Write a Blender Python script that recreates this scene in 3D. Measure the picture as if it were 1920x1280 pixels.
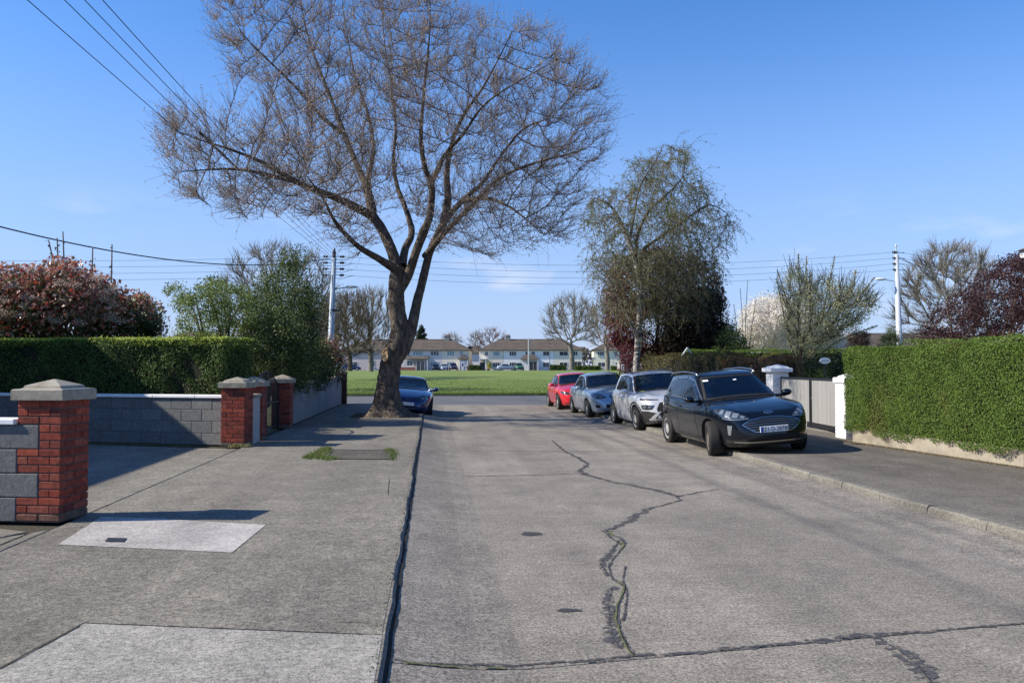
import bpy, bmesh, math, random
import numpy as np
from mathutils import Vector, Matrix
from mathutils.bvhtree import BVHTree
random.seed(7); rng = np.random.default_rng(7)
for o in list(bpy.data.objects): bpy.data.objects.remove(o)
S = bpy.context.scene
C = S.collection
# ------------------------------------------------------------------ camera, sky, sun, exposure
FPX = 1551.0; EYE = 1.62
PSI = math.atan((960-808)/FPX); PIT = math.atan((686-640)/FPX)
cd = bpy.data.cameras.new('camera'); cam = bpy.data.objects.new('camera', cd); C.objects.link(cam)
cam.location = (0, 0, EYE); cam.rotation_euler = (math.pi/2+PIT, 0, -PSI)
cd.sensor_width = 36; cd.lens = FPX/1920*36; cd.clip_start = .05; cd.clip_end = 3000
S.camera = cam
SUN_EL = math.radians(36); SUN_AZ = math.radians(181.5)     # compass of the sun in the xy plane, from +x counter-clockwise
w = bpy.data.worlds.new('World'); S.world = w; w.use_nodes = True
nt = w.node_tree; bgn = nt.nodes['Background']
sky = nt.nodes.new('ShaderNodeTexSky'); sky.sky_type = 'NISHITA'; sky.sun_disc = False
sky.sun_elevation = SUN_EL; sky.sun_rotation = math.pi/2-SUN_AZ
sky.altitude = 0; sky.air_density = 1.0; sky.dust_density = .25; sky.ozone_density = 3.5
tc = nt.nodes.new('ShaderNodeTexCoord')
mp = nt.nodes.new('ShaderNodeMapping'); mp.inputs['Scale'].default_value = (3.2, 3.2, 11); mp.inputs['Location'].default_value = (.9, .3, .2)
nz = nt.nodes.new('ShaderNodeTexNoise'); nz.inputs['Scale'].default_value = 1.5; nz.inputs['Detail'].default_value = 6; nz.inputs['Roughness'].default_value = .55
cr = nt.nodes.new('ShaderNodeValToRGB'); cr.color_ramp.elements[0].position = .56; cr.color_ramp.elements[1].position = .80
sp = nt.nodes.new('ShaderNodeSeparateXYZ')
cr2 = nt.nodes.new('ShaderNodeValToRGB'); e = cr2.color_ramp.elements
e[0].position = 0; e[0].color = (1, 1, 1, 1); e[1].position = .2; e[1].color = (0, 0, 0, 1); e.new(.1).color = (.9, .9, .9, 1)
mu = nt.nodes.new('ShaderNodeMath'); mu.operation = 'MULTIPLY'
mx = nt.nodes.new('ShaderNodeMix'); mx.data_type = 'RGBA'; mx.inputs[7].default_value = (9.2, 8.8, 9.8, 1)
hs = nt.nodes.new('ShaderNodeHueSaturation'); hs.inputs['Saturation'].default_value = 1.16; hs.inputs['Value'].default_value = 1.55
L = nt.links.new
L(tc.outputs['Generated'], mp.inputs[0]); L(mp.outputs[0], nz.inputs[0]); L(nz.outputs[0], cr.inputs[0])
L(tc.outputs['Generated'], sp.inputs[0]); L(sp.outputs[2], cr2.inputs[0]); L(cr.outputs[0], mu.inputs[0]); L(cr2.outputs[0], mu.inputs[1])
mu2 = nt.nodes.new('ShaderNodeMath'); mu2.operation = 'MULTIPLY'; mu2.inputs[1].default_value = .75; L(mu.outputs[0], mu2.inputs[0])
tn = nt.nodes.new('ShaderNodeMix'); tn.data_type = 'RGBA'; tn.blend_type = 'MULTIPLY'; tn.inputs[0].default_value = 1; tn.inputs[7].default_value = (.92, .965, 1.12, 1); L(sky.outputs[0], tn.inputs[6]); L(tn.outputs[2], hs.inputs['Color']); L(mu2.outputs[0], mx.inputs[0])
hz_ = nt.nodes.new('ShaderNodeMapRange'); hz_.inputs[1].default_value = -.02; hz_.inputs[2].default_value = .42; hz_.inputs[3].default_value = .80; hz_.inputs[4].default_value = 0; hz_.interpolation_type = 'SMOOTHSTEP'
mh_ = nt.nodes.new('ShaderNodeMix'); mh_.data_type = 'RGBA'; mh_.inputs[7].default_value = (3.45, 4.5, 7.3, 1); L(sp.outputs[2], hz_.inputs[0]); L(hz_.outputs[0], mh_.inputs[0]); L(hs.outputs[0], mh_.inputs[6]); L(mh_.outputs[2], mx.inputs[6]); L(mx.outputs[2], bgn.inputs[0])
bgn.inputs[1].default_value = .080
sd = bpy.data.lights.new('sun', 'SUN'); so = bpy.data.objects.new('sun', sd); C.objects.link(so)
sd.energy = 5.0; sd.angle = math.radians(.53); sd.color = (1, .925, .80)
sdir = Vector((math.cos(SUN_AZ)*math.cos(SUN_EL), math.sin(SUN_AZ)*math.cos(SUN_EL), math.sin(SUN_EL)))
so.rotation_euler = sdir.to_track_quat('Z', 'Y').to_euler()
vs = S.view_settings; vs.view_transform = 'Standard'; vs.look = 'None'; vs.exposure = .6; vs.gamma = 1; vs.use_curve_mapping = False
# ------------------------------------------------------------------ photograph geometry: a pixel to a place
def ray(u, v):
    x = (u-960)/FPX; y = (640-v)/FPX; sp_, cp = math.sin(PIT), math.cos(PIT); ss, cs = math.sin(PSI), math.cos(PSI)
    return (ss*cp+x*cs-y*ss*sp_, cs*cp-x*ss-y*cs*sp_, sp_+y*cp)
def G(u, v, z=0.0):
    d = ray(u, v); t = (z-EYE)/d[2]; return (d[0]*t, d[1]*t, z)
def AT(u, v, Y):
    d = ray(u, v); t = Y/d[1]; return (d[0]*t, Y, EYE+d[2]*t)
# ------------------------------------------------------------------ object helpers
def tag(o, label=None, cat=None, group=None, kind=None):
    if label: o['label'] = label
    if cat: o['category'] = cat
    if group: o['group'] = group
    if kind: o['kind'] = kind
    return o
def thing(name, label, cat, loc=(0, 0, 0), rotz=0, group=None):
    o = bpy.data.objects.new(name, None); C.objects.link(o); o.location = loc; o.rotation_euler = (0, 0, rotz)
    o.empty_display_size = .2
    return tag(o, label, cat, group)
def link(name, me, parent=None, loc=None, rot=None):
    o = bpy.data.objects.new(name, me); C.objects.link(o)
    if parent: o.parent = parent
    if loc is not None: o.location = loc
    if rot is not None: o.rotation_euler = rot
    return o
def mesh(V, F, m, smooth=False, name='m'):
    me = bpy.data.meshes.new(name); V = np.asarray(V, dtype=np.float32)
    if isinstance(F, np.ndarray):
        k = F.shape[1]; n = len(F)
        me.vertices.add(len(V)); me.vertices.foreach_set('co', V.ravel())
        me.loops.add(n*k); me.loops.foreach_set('vertex_index', F.astype(np.int32).ravel())
        me.polygons.add(n); me.polygons.foreach_set('loop_start', np.arange(0, n*k, k, dtype=np.int32))
        me.polygons.foreach_set('loop_total', np.full(n, k, dtype=np.int32))
        me.update(calc_edges=True)
    else:
        me.from_pydata([tuple(map(float, v)) for v in V], [], F); me.update()
    for q in (m if isinstance(m, (list, tuple)) else [m]): me.materials.append(q)
    if smooth: me.polygons.foreach_set('use_smooth', np.ones(len(me.polygons), dtype=bool))
    return me
class MB:
    def __init__(s): s.v = []; s.f = []
    def add(s, V, F):
        b = len(s.v); s.v += [tuple(map(float, v)) for v in V]; s.f += [tuple(i+b for i in f) for f in F]; return s
    def box(s, a, b, bev=0):
        x0, y0, z0 = a; x1, y1, z1 = b
        if bev <= 0:
            return s.add([(x0,y0,z0),(x1,y0,z0),(x1,y1,z0),(x0,y1,z0),(x0,y0,z1),(x1,y0,z1),(x1,y1,z1),(x0,y1,z1)],
                         [(3,2,1,0),(4,5,6,7),(0,1,5,4),(1,2,6,5),(2,3,7,6),(3,0,4,7)])
        bm = bmesh.new(); bmesh.ops.create_cube(bm, size=1)
        for q in bm.verts: q.co = Vector(((x0+x1)/2+q.co.x*(x1-x0), (y0+y1)/2+q.co.y*(y1-y0), (z0+z1)/2+q.co.z*(z1-z0)))
        bmesh.ops.bevel(bm, geom=bm.edges[:], offset=bev, segments=1, affect='EDGES', profile=.5)
        bm.verts.ensure_lookup_table(); bm.verts.index_update()
        s.add([q.co for q in bm.verts], [[q.index for q in f.verts] for f in bm.faces]); bm.free(); return s
    def loft(s, rings, cap0=True, cap1=True):
        n = len(rings[0]); V = [p for r in rings for p in r]; F = []
        for i in range(len(rings)-1):
            for j in range(n):
                k = (j+1) % n; F.append((i*n+j, i*n+k, (i+1)*n+k, (i+1)*n+j))
        if cap0: F.append(tuple(range(n-1, -1, -1)))
        if cap1: F.append(tuple(range((len(rings)-1)*n, len(rings)*n)))
        return s.add(V, F)
    def tube(s, pts, r, n=8, cap=True):
        pts = [Vector(p) for p in pts]; rs = r if isinstance(r, (list, tuple)) else [r]*len(pts); rings = []
        u = None
        for i, p in enumerate(pts):
            d = (pts[min(i+1, len(pts)-1)]-pts[max(i-1, 0)]).normalized()
            if u is None: u = d.cross(Vector((0, 0, 1)) if abs(d.z) < .9 else Vector((1, 0, 0))).normalized()
            u = (u-d*u.dot(d)).normalized(); v = d.cross(u)
            rings.append([p+(u*math.cos(a)+v*math.sin(a))*rs[i] for a in [2*math.pi*k/n for k in range(n)]])
        return s.loft(rings, cap, cap)
    def lathe(s, prof, n=16, c=(0, 0, 0), axis='z'):
        rings = []
        for r, z in prof:
            ring = []
            for k in range(n):
                a = 2*math.pi*k/n; x, y = r*math.cos(a), r*math.sin(a)
                p = (x, y, z) if axis == 'z' else ((x, z, y) if axis == 'y' else (z, x, y))
                ring.append((p[0]+c[0], p[1]+c[1], p[2]+c[2]))
            rings.append(ring)
        return s.loft(rings)
    def prism(s, poly, z0, z1):   # poly in xy, extruded in z
        return s.loft([[(x, y, z0) for x, y in poly], [(x, y, z1) for x, y in poly]])
    def build(s, name, m, parent=None, loc=None, rot=None, smooth=False):
        return link(name, mesh(s.v, s.f, m, smooth, name), parent, loc, rot)
def box(name, a, b, m, parent=None, bev=0, **k): return MB().box(a, b, bev).build(name, m, parent, **k)
# ------------------------------------------------------------------ materials
def newmat(name):
    m = bpy.data.materials.new(name); m.use_nodes = True; t = m.node_tree; return m, t, t.nodes['Principled BSDF']
def col(c): return (c[0], c[1], c[2], 1)
def noise_mat(name, c1, c2, scale=5, rough=.85, bump=.0, bscale=60, detail=6, c3=None, stretch=(1, 1, 1), coat=0, metal=0, bdist=.01, spec=.3, objco=True, lo=.35, hi=.68):
    m, t, p = newmat(name); N = t.nodes.new; K = t.links.new
    tc = N('ShaderNodeTexCoord'); mp = N('ShaderNodeMapping'); mp.inputs['Scale'].default_value = stretch
    K(tc.outputs['Object'], mp.inputs[0])
    n = N('ShaderNodeTexNoise'); n.inputs['Scale'].default_value = scale; n.inputs['Detail'].default_value = detail; n.inputs['Roughness'].default_value = .6
    K(mp.outputs[0], n.inputs[0]); r = N('ShaderNodeValToRGB'); r.color_ramp.elements[0].position = lo; r.color_ramp.elements[1].position = hi
    r.color_ramp.elements[0].color = col(c1); r.color_ramp.elements[1].color = col(c2)
    if c3: r.color_ramp.elements.new((lo+hi)/2).color = col(c3)
    K(n.outputs[0], r.inputs[0]); K(r.outputs[0], p.inputs['Base Color'])
    p.inputs['Roughness'].default_value = rough; p.inputs['Metallic'].default_value = metal; p.inputs['Coat Weight'].default_value = coat
    p.inputs['Specular IOR Level'].default_value = spec
    if bump:
        b = N('ShaderNodeBump'); b.inputs['Strength'].default_value = bump; b.inputs['Distance'].default_value = bdist
        n2 = N('ShaderNodeTexNoise'); n2.inputs['Scale'].default_value = bscale; n2.inputs['Detail'].default_value = 5
        K(mp.outputs[0], n2.inputs[0]); K(n2.outputs[0], b.inputs['Height']); K(b.outputs[0], p.inputs['Normal'])
    return m
def plain(name, c, rough=.5, metal=0, coat=0, spec=.5, emit=None):
    m, t, p = newmat(name); p.inputs['Base Color'].default_value = col(c); p.inputs['Roughness'].default_value = rough
    p.inputs['Metallic'].default_value = metal; p.inputs['Coat Weight'].default_value = coat; p.inputs['Specular IOR Level'].default_value = spec
    p.inputs['Coat Roughness'].default_value = .03
    return m
def leaf_mat(name, cols, rough=.5, trans=.35, spec=.35, patch=None):
    m, t, p = newmat(name); N = t.nodes.new; K = t.links.new
    g = N('ShaderNodeNewGeometry'); r = N('ShaderNodeValToRGB'); r.color_ramp.interpolation = 'LINEAR'
    e = r.color_ramp.elements; e[0].color = col(cols[0]); e[0].position = 0; e[1].color = col(cols[-1]); e[1].position = 1
    for i in range(1, len(cols)-1): e.new(i/(len(cols)-1)).color = col(cols[i])
    K(g.outputs['Random Per Island'], r.inputs[0]); cout = r.outputs[0]
    if patch:   # patches where the growth is browner or fresher
        for pc_, ps_, lo_, am_ in patch:
            n = N('ShaderNodeTexNoise'); n.inputs['Scale'].default_value = ps_; n.inputs['Detail'].default_value = 5; K(g.outputs['Position'], n.inputs[0])
            mr = N('ShaderNodeMapRange'); mr.inputs[1].default_value = lo_; mr.inputs[2].default_value = lo_+.14; mr.inputs[4].default_value = am_; K(n.outputs[0], mr.inputs[0])
            q = N('ShaderNodeMix'); q.data_type = 'RGBA'; q.inputs[7].default_value = col(pc_); K(mr.outputs[0], q.inputs[0]); K(cout, q.inputs[6]); cout = q.outputs[2]
    K(cout, p.inputs['Base Color'])
    p.inputs['Roughness'].default_value = rough; p.inputs['Specular IOR Level'].default_value = spec
    tr = N('ShaderNodeBsdfTranslucent'); K(cout, tr.inputs[0]); ms = N('ShaderNodeMixShader'); ms.inputs[0].default_value = trans
    K(p.outputs[0], ms.inputs[1]); K(tr.outputs[0], ms.inputs[2]); K(ms.outputs[0], t.nodes['Material Output'].inputs[0])
    return m
def concrete_mat(name, base, warm, dark, broom=1.0, grain=1.0, ang=0.0):
    """brushed cast concrete: brush lines across, exposed grit, large soft stains"""
    m, t, p = newmat(name); N = t.nodes.new; K = t.links.new
    tc = N('ShaderNodeTexCoord'); ob = tc.outputs['Object']
    def noise(scale, det=5, st=(1, 1, 1), ro=.6, rot=0, loc=(0, 0, 0)):
        mp = N('ShaderNodeMapping'); mp.inputs['Scale'].default_value = st; mp.inputs['Rotation'].default_value = (0, 0, rot); mp.inputs['Location'].default_value = loc
        K(ob, mp.inputs[0])
        n = N('ShaderNodeTexNoise'); n.inputs['Scale'].default_value = scale; n.inputs['Detail'].default_value = det; n.inputs['Roughness'].default_value = ro
        K(mp.outputs[0], n.inputs[0]); return n.outputs[0]
    def ramp(x, a, b, ca=(0, 0, 0), cb=(1, 1, 1)):
        r = N('ShaderNodeValToRGB'); r.color_ramp.elements[0].position = a; r.color_ramp.elements[1].position = b
        r.color_ramp.elements[0].color = col(ca); r.color_ramp.elements[1].color = col(cb); K(x, r.inputs[0]); return r.outputs[0]
    def mix(f, a, b, mode='MIX'):
        q = N('ShaderNodeMix'); q.data_type = 'RGBA'; q.blend_type = mode
        if isinstance(f, float): q.inputs[0].default_value = f
        else: K(f, q.inputs[0])
        for i, x in ((6, a), (7, b)):
            if isinstance(x, tuple): q.inputs[i].default_value = col(x)
            else: K(x, q.inputs[i])
        return q.outputs[2]
    big = ramp(noise(.35, 4, (1, .6, 1)), .35, .65)
    c = mix(big, base, warm)
    st = ramp(noise(.9, 6, (1, .45, 1), loc=(3, 7, 0)), .50, .72)
    stm = N('ShaderNodeMath'); stm.operation = 'MULTIPLY'; stm.inputs[1].default_value = .55; K(st, stm.inputs[0])
    c = mix(stm.outputs[0], c, dark)
    gr = ramp(noise(46, 8, (1, 1, 1), .95, ang), .40, .60, (.12, .12, .12), (1.92, 1.91, 1.87))
    c = mix(min(1.0, grain), c, gr, 'MULTIPLY')
    gr2 = ramp(noise(16, 6, (.6, 1, 1), .75, ang, (4, 4, 4)), .3, .72, (.70, .70, .70), (1.30, 1.30, 1.29))
    gr4 = ramp(noise(1.3, 3, (1.6, .10, 1), .5, 0, (8, 2, 1)), .35, .65, (.86, .86, .86), (1.07, 1.07, 1.07)); c = mix(1.0, c, gr4, 'MULTIPLY'); gr3 = ramp(noise(2.2, 6, (.8, 1, 1), .7, ang, (1, 9, 4)), .32, .70, (.80, .80, .80), (1.16, 1.15, 1.13)); c = mix(1.0, c, gr3, 'MULTIPLY')
    c = mix(min(1.0, grain*.9), c, gr2, 'MULTIPLY')
    K(c, p.inputs['Base Color']); p.inputs['Roughness'].default_value = .9; p.inputs['Specular IOR Level'].default_value = .25
    b = N('ShaderNodeBump'); b.inputs['Strength'].default_value = .5*broom; b.inputs['Distance'].default_value = .012
    K(noise(20, 4, (.35, 2.0, 1), .6, ang), b.inputs['Height'])
    b2 = N('ShaderNodeBump'); b2.inputs['Strength'].default_value = .9*grain; b2.inputs['Distance'].default_value = .006
    K(noise(110, 3), b2.inputs['Height']); K(b.outputs[0], b2.inputs['Normal']); K(b2.outputs[0], p.inputs['Normal'])
    return m
def obj_random_mat(name, cols, rough=.85, bump=.5, bscale=90, var=.25):
    m, t, p = newmat(name); N = t.nodes.new; K = t.links.new
    oi = N('ShaderNodeObjectInfo'); r = N('ShaderNodeValToRGB'); e = r.color_ramp.elements
    e[0].color = col(cols[0]); e[1].color = col(cols[-1])
    for i in range(1, len(cols)-1): e.new(i/(len(cols)-1)).color = col(cols[i])
    K(oi.outputs['Random'], r.inputs[0])
    tc = N('ShaderNodeTexCoord'); n = N('ShaderNodeTexNoise'); n.inputs['Scale'].default_value = 22; n.inputs['Detail'].default_value = 6
    gg = N('ShaderNodeNewGeometry'); K(gg.outputs['Position'], n.inputs[0])
    r2 = N('ShaderNodeValToRGB'); r2.color_ramp.elements[0].position = .3; r2.color_ramp.elements[1].position = .7
    r2.color_ramp.elements[0].color = col((1-var,)*3); r2.color_ramp.elements[1].color = col((1+var,)*3); K(n.outputs[0], r2.inputs[0])
    q = N('ShaderNodeMix'); q.data_type = 'RGBA'; q.blend_type = 'MULTIPLY'; q.inputs[0].default_value = 1
    K(r.outputs[0], q.inputs[6]); K(r2.outputs[0], q.inputs[7]); K(q.outputs[2], p.inputs['Base Color'])
    p.inputs['Roughness'].default_value = rough; p.inputs['Specular IOR Level'].default_value = .25
    b = N('ShaderNodeBump'); b.inputs['Strength'].default_value = bump; b.inputs['Distance'].default_value = .004
    n2 = N('ShaderNodeTexNoise'); n2.inputs['Scale'].default_value = bscale; K(gg.outputs['Position'], n2.inputs[0]); K(n2.outputs[0], b.inputs['Height']); K(b.outputs[0], p.inputs['Normal'])
    return m
M = {}
M['road'] = concrete_mat('road_concrete', (0.193, 0.175, 0.153), (0.246, 0.223, 0.192), (0.111, 0.104, 0.096))
M['pave'] = concrete_mat('pavement_concrete', (0.164, 0.151, 0.132), (0.209, 0.193, 0.162), (0.090, 0.085, 0.077))
M['pave_light'] = concrete_mat('newer_concrete', (0.255, 0.242, 0.219), (0.303, 0.289, 0.258), (0.189, 0.179, 0.166), .7, .8)
M['patch_light'] = concrete_mat('pale_concrete_patch', (0.343, 0.322, 0.306), (0.387, 0.366, 0.348), (0.283, 0.270, 0.257), .35, .6)
M['pave_right'] = concrete_mat('right_pavement', (0.122, 0.110, 0.096), (0.164, 0.148, 0.128), (0.082, 0.076, 0.070), .3, .8)
M['asphalt'] = noise_mat('worn_asphalt', (0.084, 0.085, 0.090), (0.129, 0.131, 0.135), .9, .9, .5, 60, stretch=(0.380, 1.216, 0.760))
def broken_mat(name, c1, c2, scale, thr):
    m, t, p = newmat(name); N = t.nodes.new; K = t.links.new; tc = N('ShaderNodeTexCoord'); n = N('ShaderNodeTexNoise'); n.inputs['Scale'].default_value = scale; n.inputs['Detail'].default_value = 7; n.inputs['Roughness'].default_value = .75
    mp = N('ShaderNodeMapping'); mp.inputs['Scale'].default_value = (.8, 1.3, 1); K(tc.outputs['Object'], mp.inputs[0]); K(mp.outputs[0], n.inputs[0])
    r = N('ShaderNodeValToRGB'); r.color_ramp.elements[0].position = thr-.03; r.color_ramp.elements[1].position = thr+.03; K(n.outputs[0], r.inputs[0]); K(r.outputs[0], p.inputs['Alpha'])
    n2 = N('ShaderNodeTexNoise'); n2.inputs['Scale'].default_value = 50; r2 = N('ShaderNodeValToRGB'); r2.color_ramp.elements[0].color = col(c1); r2.color_ramp.elements[1].color = col(c2); K(tc.outputs['Object'], n2.inputs[0]); K(n2.outputs[0], r2.inputs[0]); K(r2.outputs[0], p.inputs['Base Color'])
    p.inputs['Roughness'].default_value = .85; return m
M['tar'] = noise_mat('tar_frame', (.03, .03, .032), (.06, .06, .06), 30, .8)
M['tar_seal'] = broken_mat('tar_seal', (.035, .035, .04), (.09, .087, .086), 15, .485)
M['tar_crumb'] = broken_mat('tar_crumb', (.02, .02, .02), (.05, .048, .045), 26, .49)
M['joint'] = noise_mat('joint_filler', (.03, .028, .022), (.07, .062, .04), 30, .95)
M['soil'] = noise_mat('soil', (0.038, 0.029, 0.020), (0.076, 0.059, 0.042), 12, .95, .9, 40, bdist=.03)
M['kerb'] = concrete_mat('kerb_concrete', (.150, .142, .125), (.200, .188, .160), (.09, .085, .075), .3, .7)
M['kerb_face'] = M['kerb']
M['brick'] = obj_random_mat('red_brick', [(.17, .034, .022), (.24, .045, .026), (.29, .062, .034), (.13, .034, .026), (.21, .042, .024), (.25, .075, .05), (.19, .036, .024)], bump=.7, var=.38)
M['brick_old'] = obj_random_mat('weathered_brick', [(.11, .055, .038), (.15, .095, .07), (.12, .10, .075), (.17, .06, .04)], var=.4)
M['brick_dark'] = obj_random_mat('brown_brick', [(.07, .03, .022), (.11, .04, .028)])
M['mortar'] = noise_mat('mortar', (.09, .078, .066), (.16, .14, .12), 25, .95)
M['mortar_dark'] = noise_mat('mortar_dark', (.05, .04, .035), (.10, .085, .07), 25, .95)
M['block'] = obj_random_mat('concrete_block', [(0.120, 0.122, 0.120), (0.160, 0.160, 0.156), (0.136, 0.138, 0.136), (0.180, 0.178, 0.170)], bump=.9, bscale=60, var=.22)
M['cap'] = noise_mat('cast_cap', (0.216, 0.192, 0.144), (0.336, 0.308, 0.248), 9, .9, .5, 80, c3=(0.288, 0.264, 0.212))
M['coping'] = noise_mat('white_coping', (.74, .74, .74), (.84, .84, .83), 6, .6)
M['render'] = noise_mat('pale_render', (0.336, 0.336, 0.320), (0.416, 0.416, 0.400), 4, .9, .6, 70)
M['render_grey'] = noise_mat('grey_render', (0.192, 0.200, 0.200), (0.272, 0.276, 0.272), 2.5, .9, .4, 50, stretch=(1, 1, .4))
M['render_beige'] = noise_mat('beige_render', (.20, .175, .135), (.34, .30, .235), 3, .9, .5, 30, c3=(.29, .255, .20))
M['white_paint'] = noise_mat('white_paint', (.72, .72, .71), (.82, .82, .81), 6, .55, .3, 60)
M['iron'] = plain('black_iron', (.012, .012, .013), .45)
M['gate_board'] = noise_mat('grey_gate_board', (.25, .245, .235), (.29, .285, .27), 3, .5, stretch=(1, 1, .2))
M['galv'] = noise_mat('painted_pole', (0.288, 0.344, 0.384), (0.384, 0.440, 0.480), 3, .5, stretch=(1, 1, .3))
M['galv2'] = noise_mat('pale_pole', (0.400, 0.440, 0.464), (0.496, 0.528, 0.552), 3, .5, stretch=(1, 1, .3))
M['dark'] = plain('dark_fitting', (.02, .02, .022), .5)
M['wire'] = plain('wire', (.015, .015, .017), .6)
M['lamp'] = plain('lamp_head', (.45, .50, .50), .4)
M['bark'] = noise_mat('bark', (.030, .023, .018), (.21, .165, .12), 11, .95, 1.0, 26, c3=(.10, .078, .06), stretch=(1, 1, .35), bdist=.05, lo=.3, hi=.72)
M['bark_fine'] = noise_mat('twig_bark', (.11, .085, .070), (.24, .19, .16), 3, .9)
M['bark_grey'] = noise_mat('grey_twigs', (.14, .125, .105), (.24, .215, .18), 1, .9)
M['bark_brown'] = noise_mat('brown_twigs', (.085, .065, .045), (.15, .12, .085), 1, .9)
M['birch'] = noise_mat('birch_bark', (.05, .045, .04), (.36, .34, .31), 5, .8, .3, 40, stretch=(1, 1, 3), lo=.42, hi=.56)
M['cutwood'] = noise_mat('cut_wood', (0.240, 0.144, 0.072), (0.496, 0.336, 0.176), 7, .8, c3=(0.400, 0.264, 0.136))
M['tyre'] = plain('tyre_rubber', (.022, .021, .020), .75, spec=.3)
M['alloy'] = plain('alloy', (.50, .50, .49), .35, metal=.35)
M['alloy_bronze'] = plain('dusty_alloy', (.36, .30, .24), .4, metal=.6)
M['chrome'] = plain('chrome', (.46, .46, .45), .28, metal=1)
M['plastic'] = noise_mat('black_plastic', (.020, .020, .021), (.034, .034, .034), 8, .6)
M['seam'] = plain('panel_gap', (.004, .004, .004), .8)
M['glass'] = plain('car_glass', (.004, .005, .007), .03, spec=.45)
def car_glass():
    m, t, p = newmat('clear_car_glass'); N = t.nodes.new; K = t.links.new; tr = N('ShaderNodeBsdfTransparent'); tr.inputs[0].default_value = (.42, .48, .50, 1)
    gl = N('ShaderNodeBsdfGlossy'); gl.inputs['Roughness'].default_value = .02; gl.inputs[0].default_value = (.9, .93, .95, 1); f = N('ShaderNodeFresnel'); f.inputs[0].default_value = 1.5
    mr = N('ShaderNodeMapRange'); mr.inputs[1].default_value = 0; mr.inputs[2].default_value = 1; mr.inputs[3].default_value = .03; mr.inputs[4].default_value = .95; K(f.outputs[0], mr.inputs[0])
    ms = N('ShaderNodeMixShader'); K(mr.outputs[0], ms.inputs[0]); K(tr.outputs[0], ms.inputs[1]); K(gl.outputs[0], ms.inputs[2]); K(ms.outputs[0], t.nodes['Material Output'].inputs[0]); return m
M['clear_glass'] = car_glass()
M['trim_dark'] = noise_mat('car_interior', (.012, .012, .013), (.028, .028, .029), 20, .85)
M['mortar_grey'] = noise_mat('grey_mortar', (.095, .095, .093), (.14, .14, .135), 25, .95)
M['glass_far'] = plain('house_glass', (.03, .04, .05), .08, spec=.8)
M['glass_teal'] = plain('curtained_glass', (.20, .30, .32), .15, spec=.7)
M['lens'] = plain('lamp_lens', (.22, .25, .27), .10, metal=.4, coat=1)
M['lens_dark'] = plain('lamp_housing', (.04, .05, .06), .08, coat=1, metal=.3)
M['red_lens'] = plain('tail_lens', (.35, .01, .01), .15, coat=1)
M['plate'] = plain('number_plate', (.72, .73, .74), .35)
M['plate_blue'] = plain('plate_blue', (.02, .08, .40), .35)
M['ink'] = plain('ink', (.012, .012, .014), .6)
M['sticker'] = plain('sticker', (.78, .80, .80), .5)
M['sticker_y'] = plain('sticker_yellow', (.62, .68, .16), .5)
M['paint_black'] = plain('paint_black', (.003, .005, .009), .16, metal=.0, coat=.6, spec=.2)
M['paint_white'] = plain('paint_white', (.50, .51, .53), .30, metal=.1, coat=1)
M['paint_silver'] = plain('paint_silver', (.34, .41, .48), .30, metal=.4, coat=1)
M['paint_red'] = plain('paint_red', (.52, .012, .02), .28, coat=1)
M['paint_blue'] = plain('paint_blue', (.010, .026, .11), .25, metal=.35, coat=1)
M['grass'] = noise_mat('mown_grass', (.095, .145, .032), (.21, .255, .07), .35, .95, 1.0, 30, c3=(.15, .205, .045), bdist=.05, stretch=(.5, 1.5, 1))
M['earth'] = noise_mat('garden_ground', (.07, .08, .035), (.12, .12, .06), .6, .95, .5, 20)
# ------------------------------------------------------------------ vegetation builders (numpy)
def nrm(a): return a/np.maximum(np.linalg.norm(a, axis=-1, keepdims=True), 1e-9)
def frames(d):
    a = np.where(np.abs(d[:, 2:3]) < .95, np.array([[0., 0, 1]]), np.array([[1., 0, 0]]))
    u = nrm(np.cross(d, a)); return u, np.cross(d, u)
def seg_tubes(P0, P1, r0, r1, D0, D1, k=3):
    n = len(P0); ang = np.arange(k)*2*np.pi/k; ca, sa = np.cos(ang), np.sin(ang)
    out = np.empty((n, 2, k, 3))
    for i, (P, r, D) in enumerate(((P0, r0, D0), (P1, r1, D1))):
        u, v = frames(D); out[:, i] = P[:, None]+(u[:, None]*ca[None, :, None]+v[:, None]*sa[None, :, None])*r[:, None, None]
    b = (np.arange(n)*2*k)[:, None]; j = np.arange(k); j2 = (j+1) % k
    F = np.stack([b+j, b+j2, b+k+j2, b+k+j], axis=-1).reshape(-1, 4)
    return out.reshape(-1, 3), F
def join(parts):
    V = []; F = []; b = 0
    for v, f in parts:
        V.append(v); F.append(f+b); b += len(v)
    return np.concatenate(V), np.concatenate(F)
def poly_tubes(P, r, k=3):
    """P (n,m,3) polylines, r (n,m)"""
    n, m, _ = P.shape; D = np.empty_like(P); D[:, 1:-1] = P[:, 2:]-P[:, :-2]; D[:, 0] = P[:, 1]-P[:, 0]; D[:, -1] = P[:, -1]-P[:, -2]; D = nrm(D)
    return join([seg_tubes(P[:, i], P[:, i+1], r[:, i], r[:, i+1], D[:, i], D[:, i+1], k) for i in range(m-1)])
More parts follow.
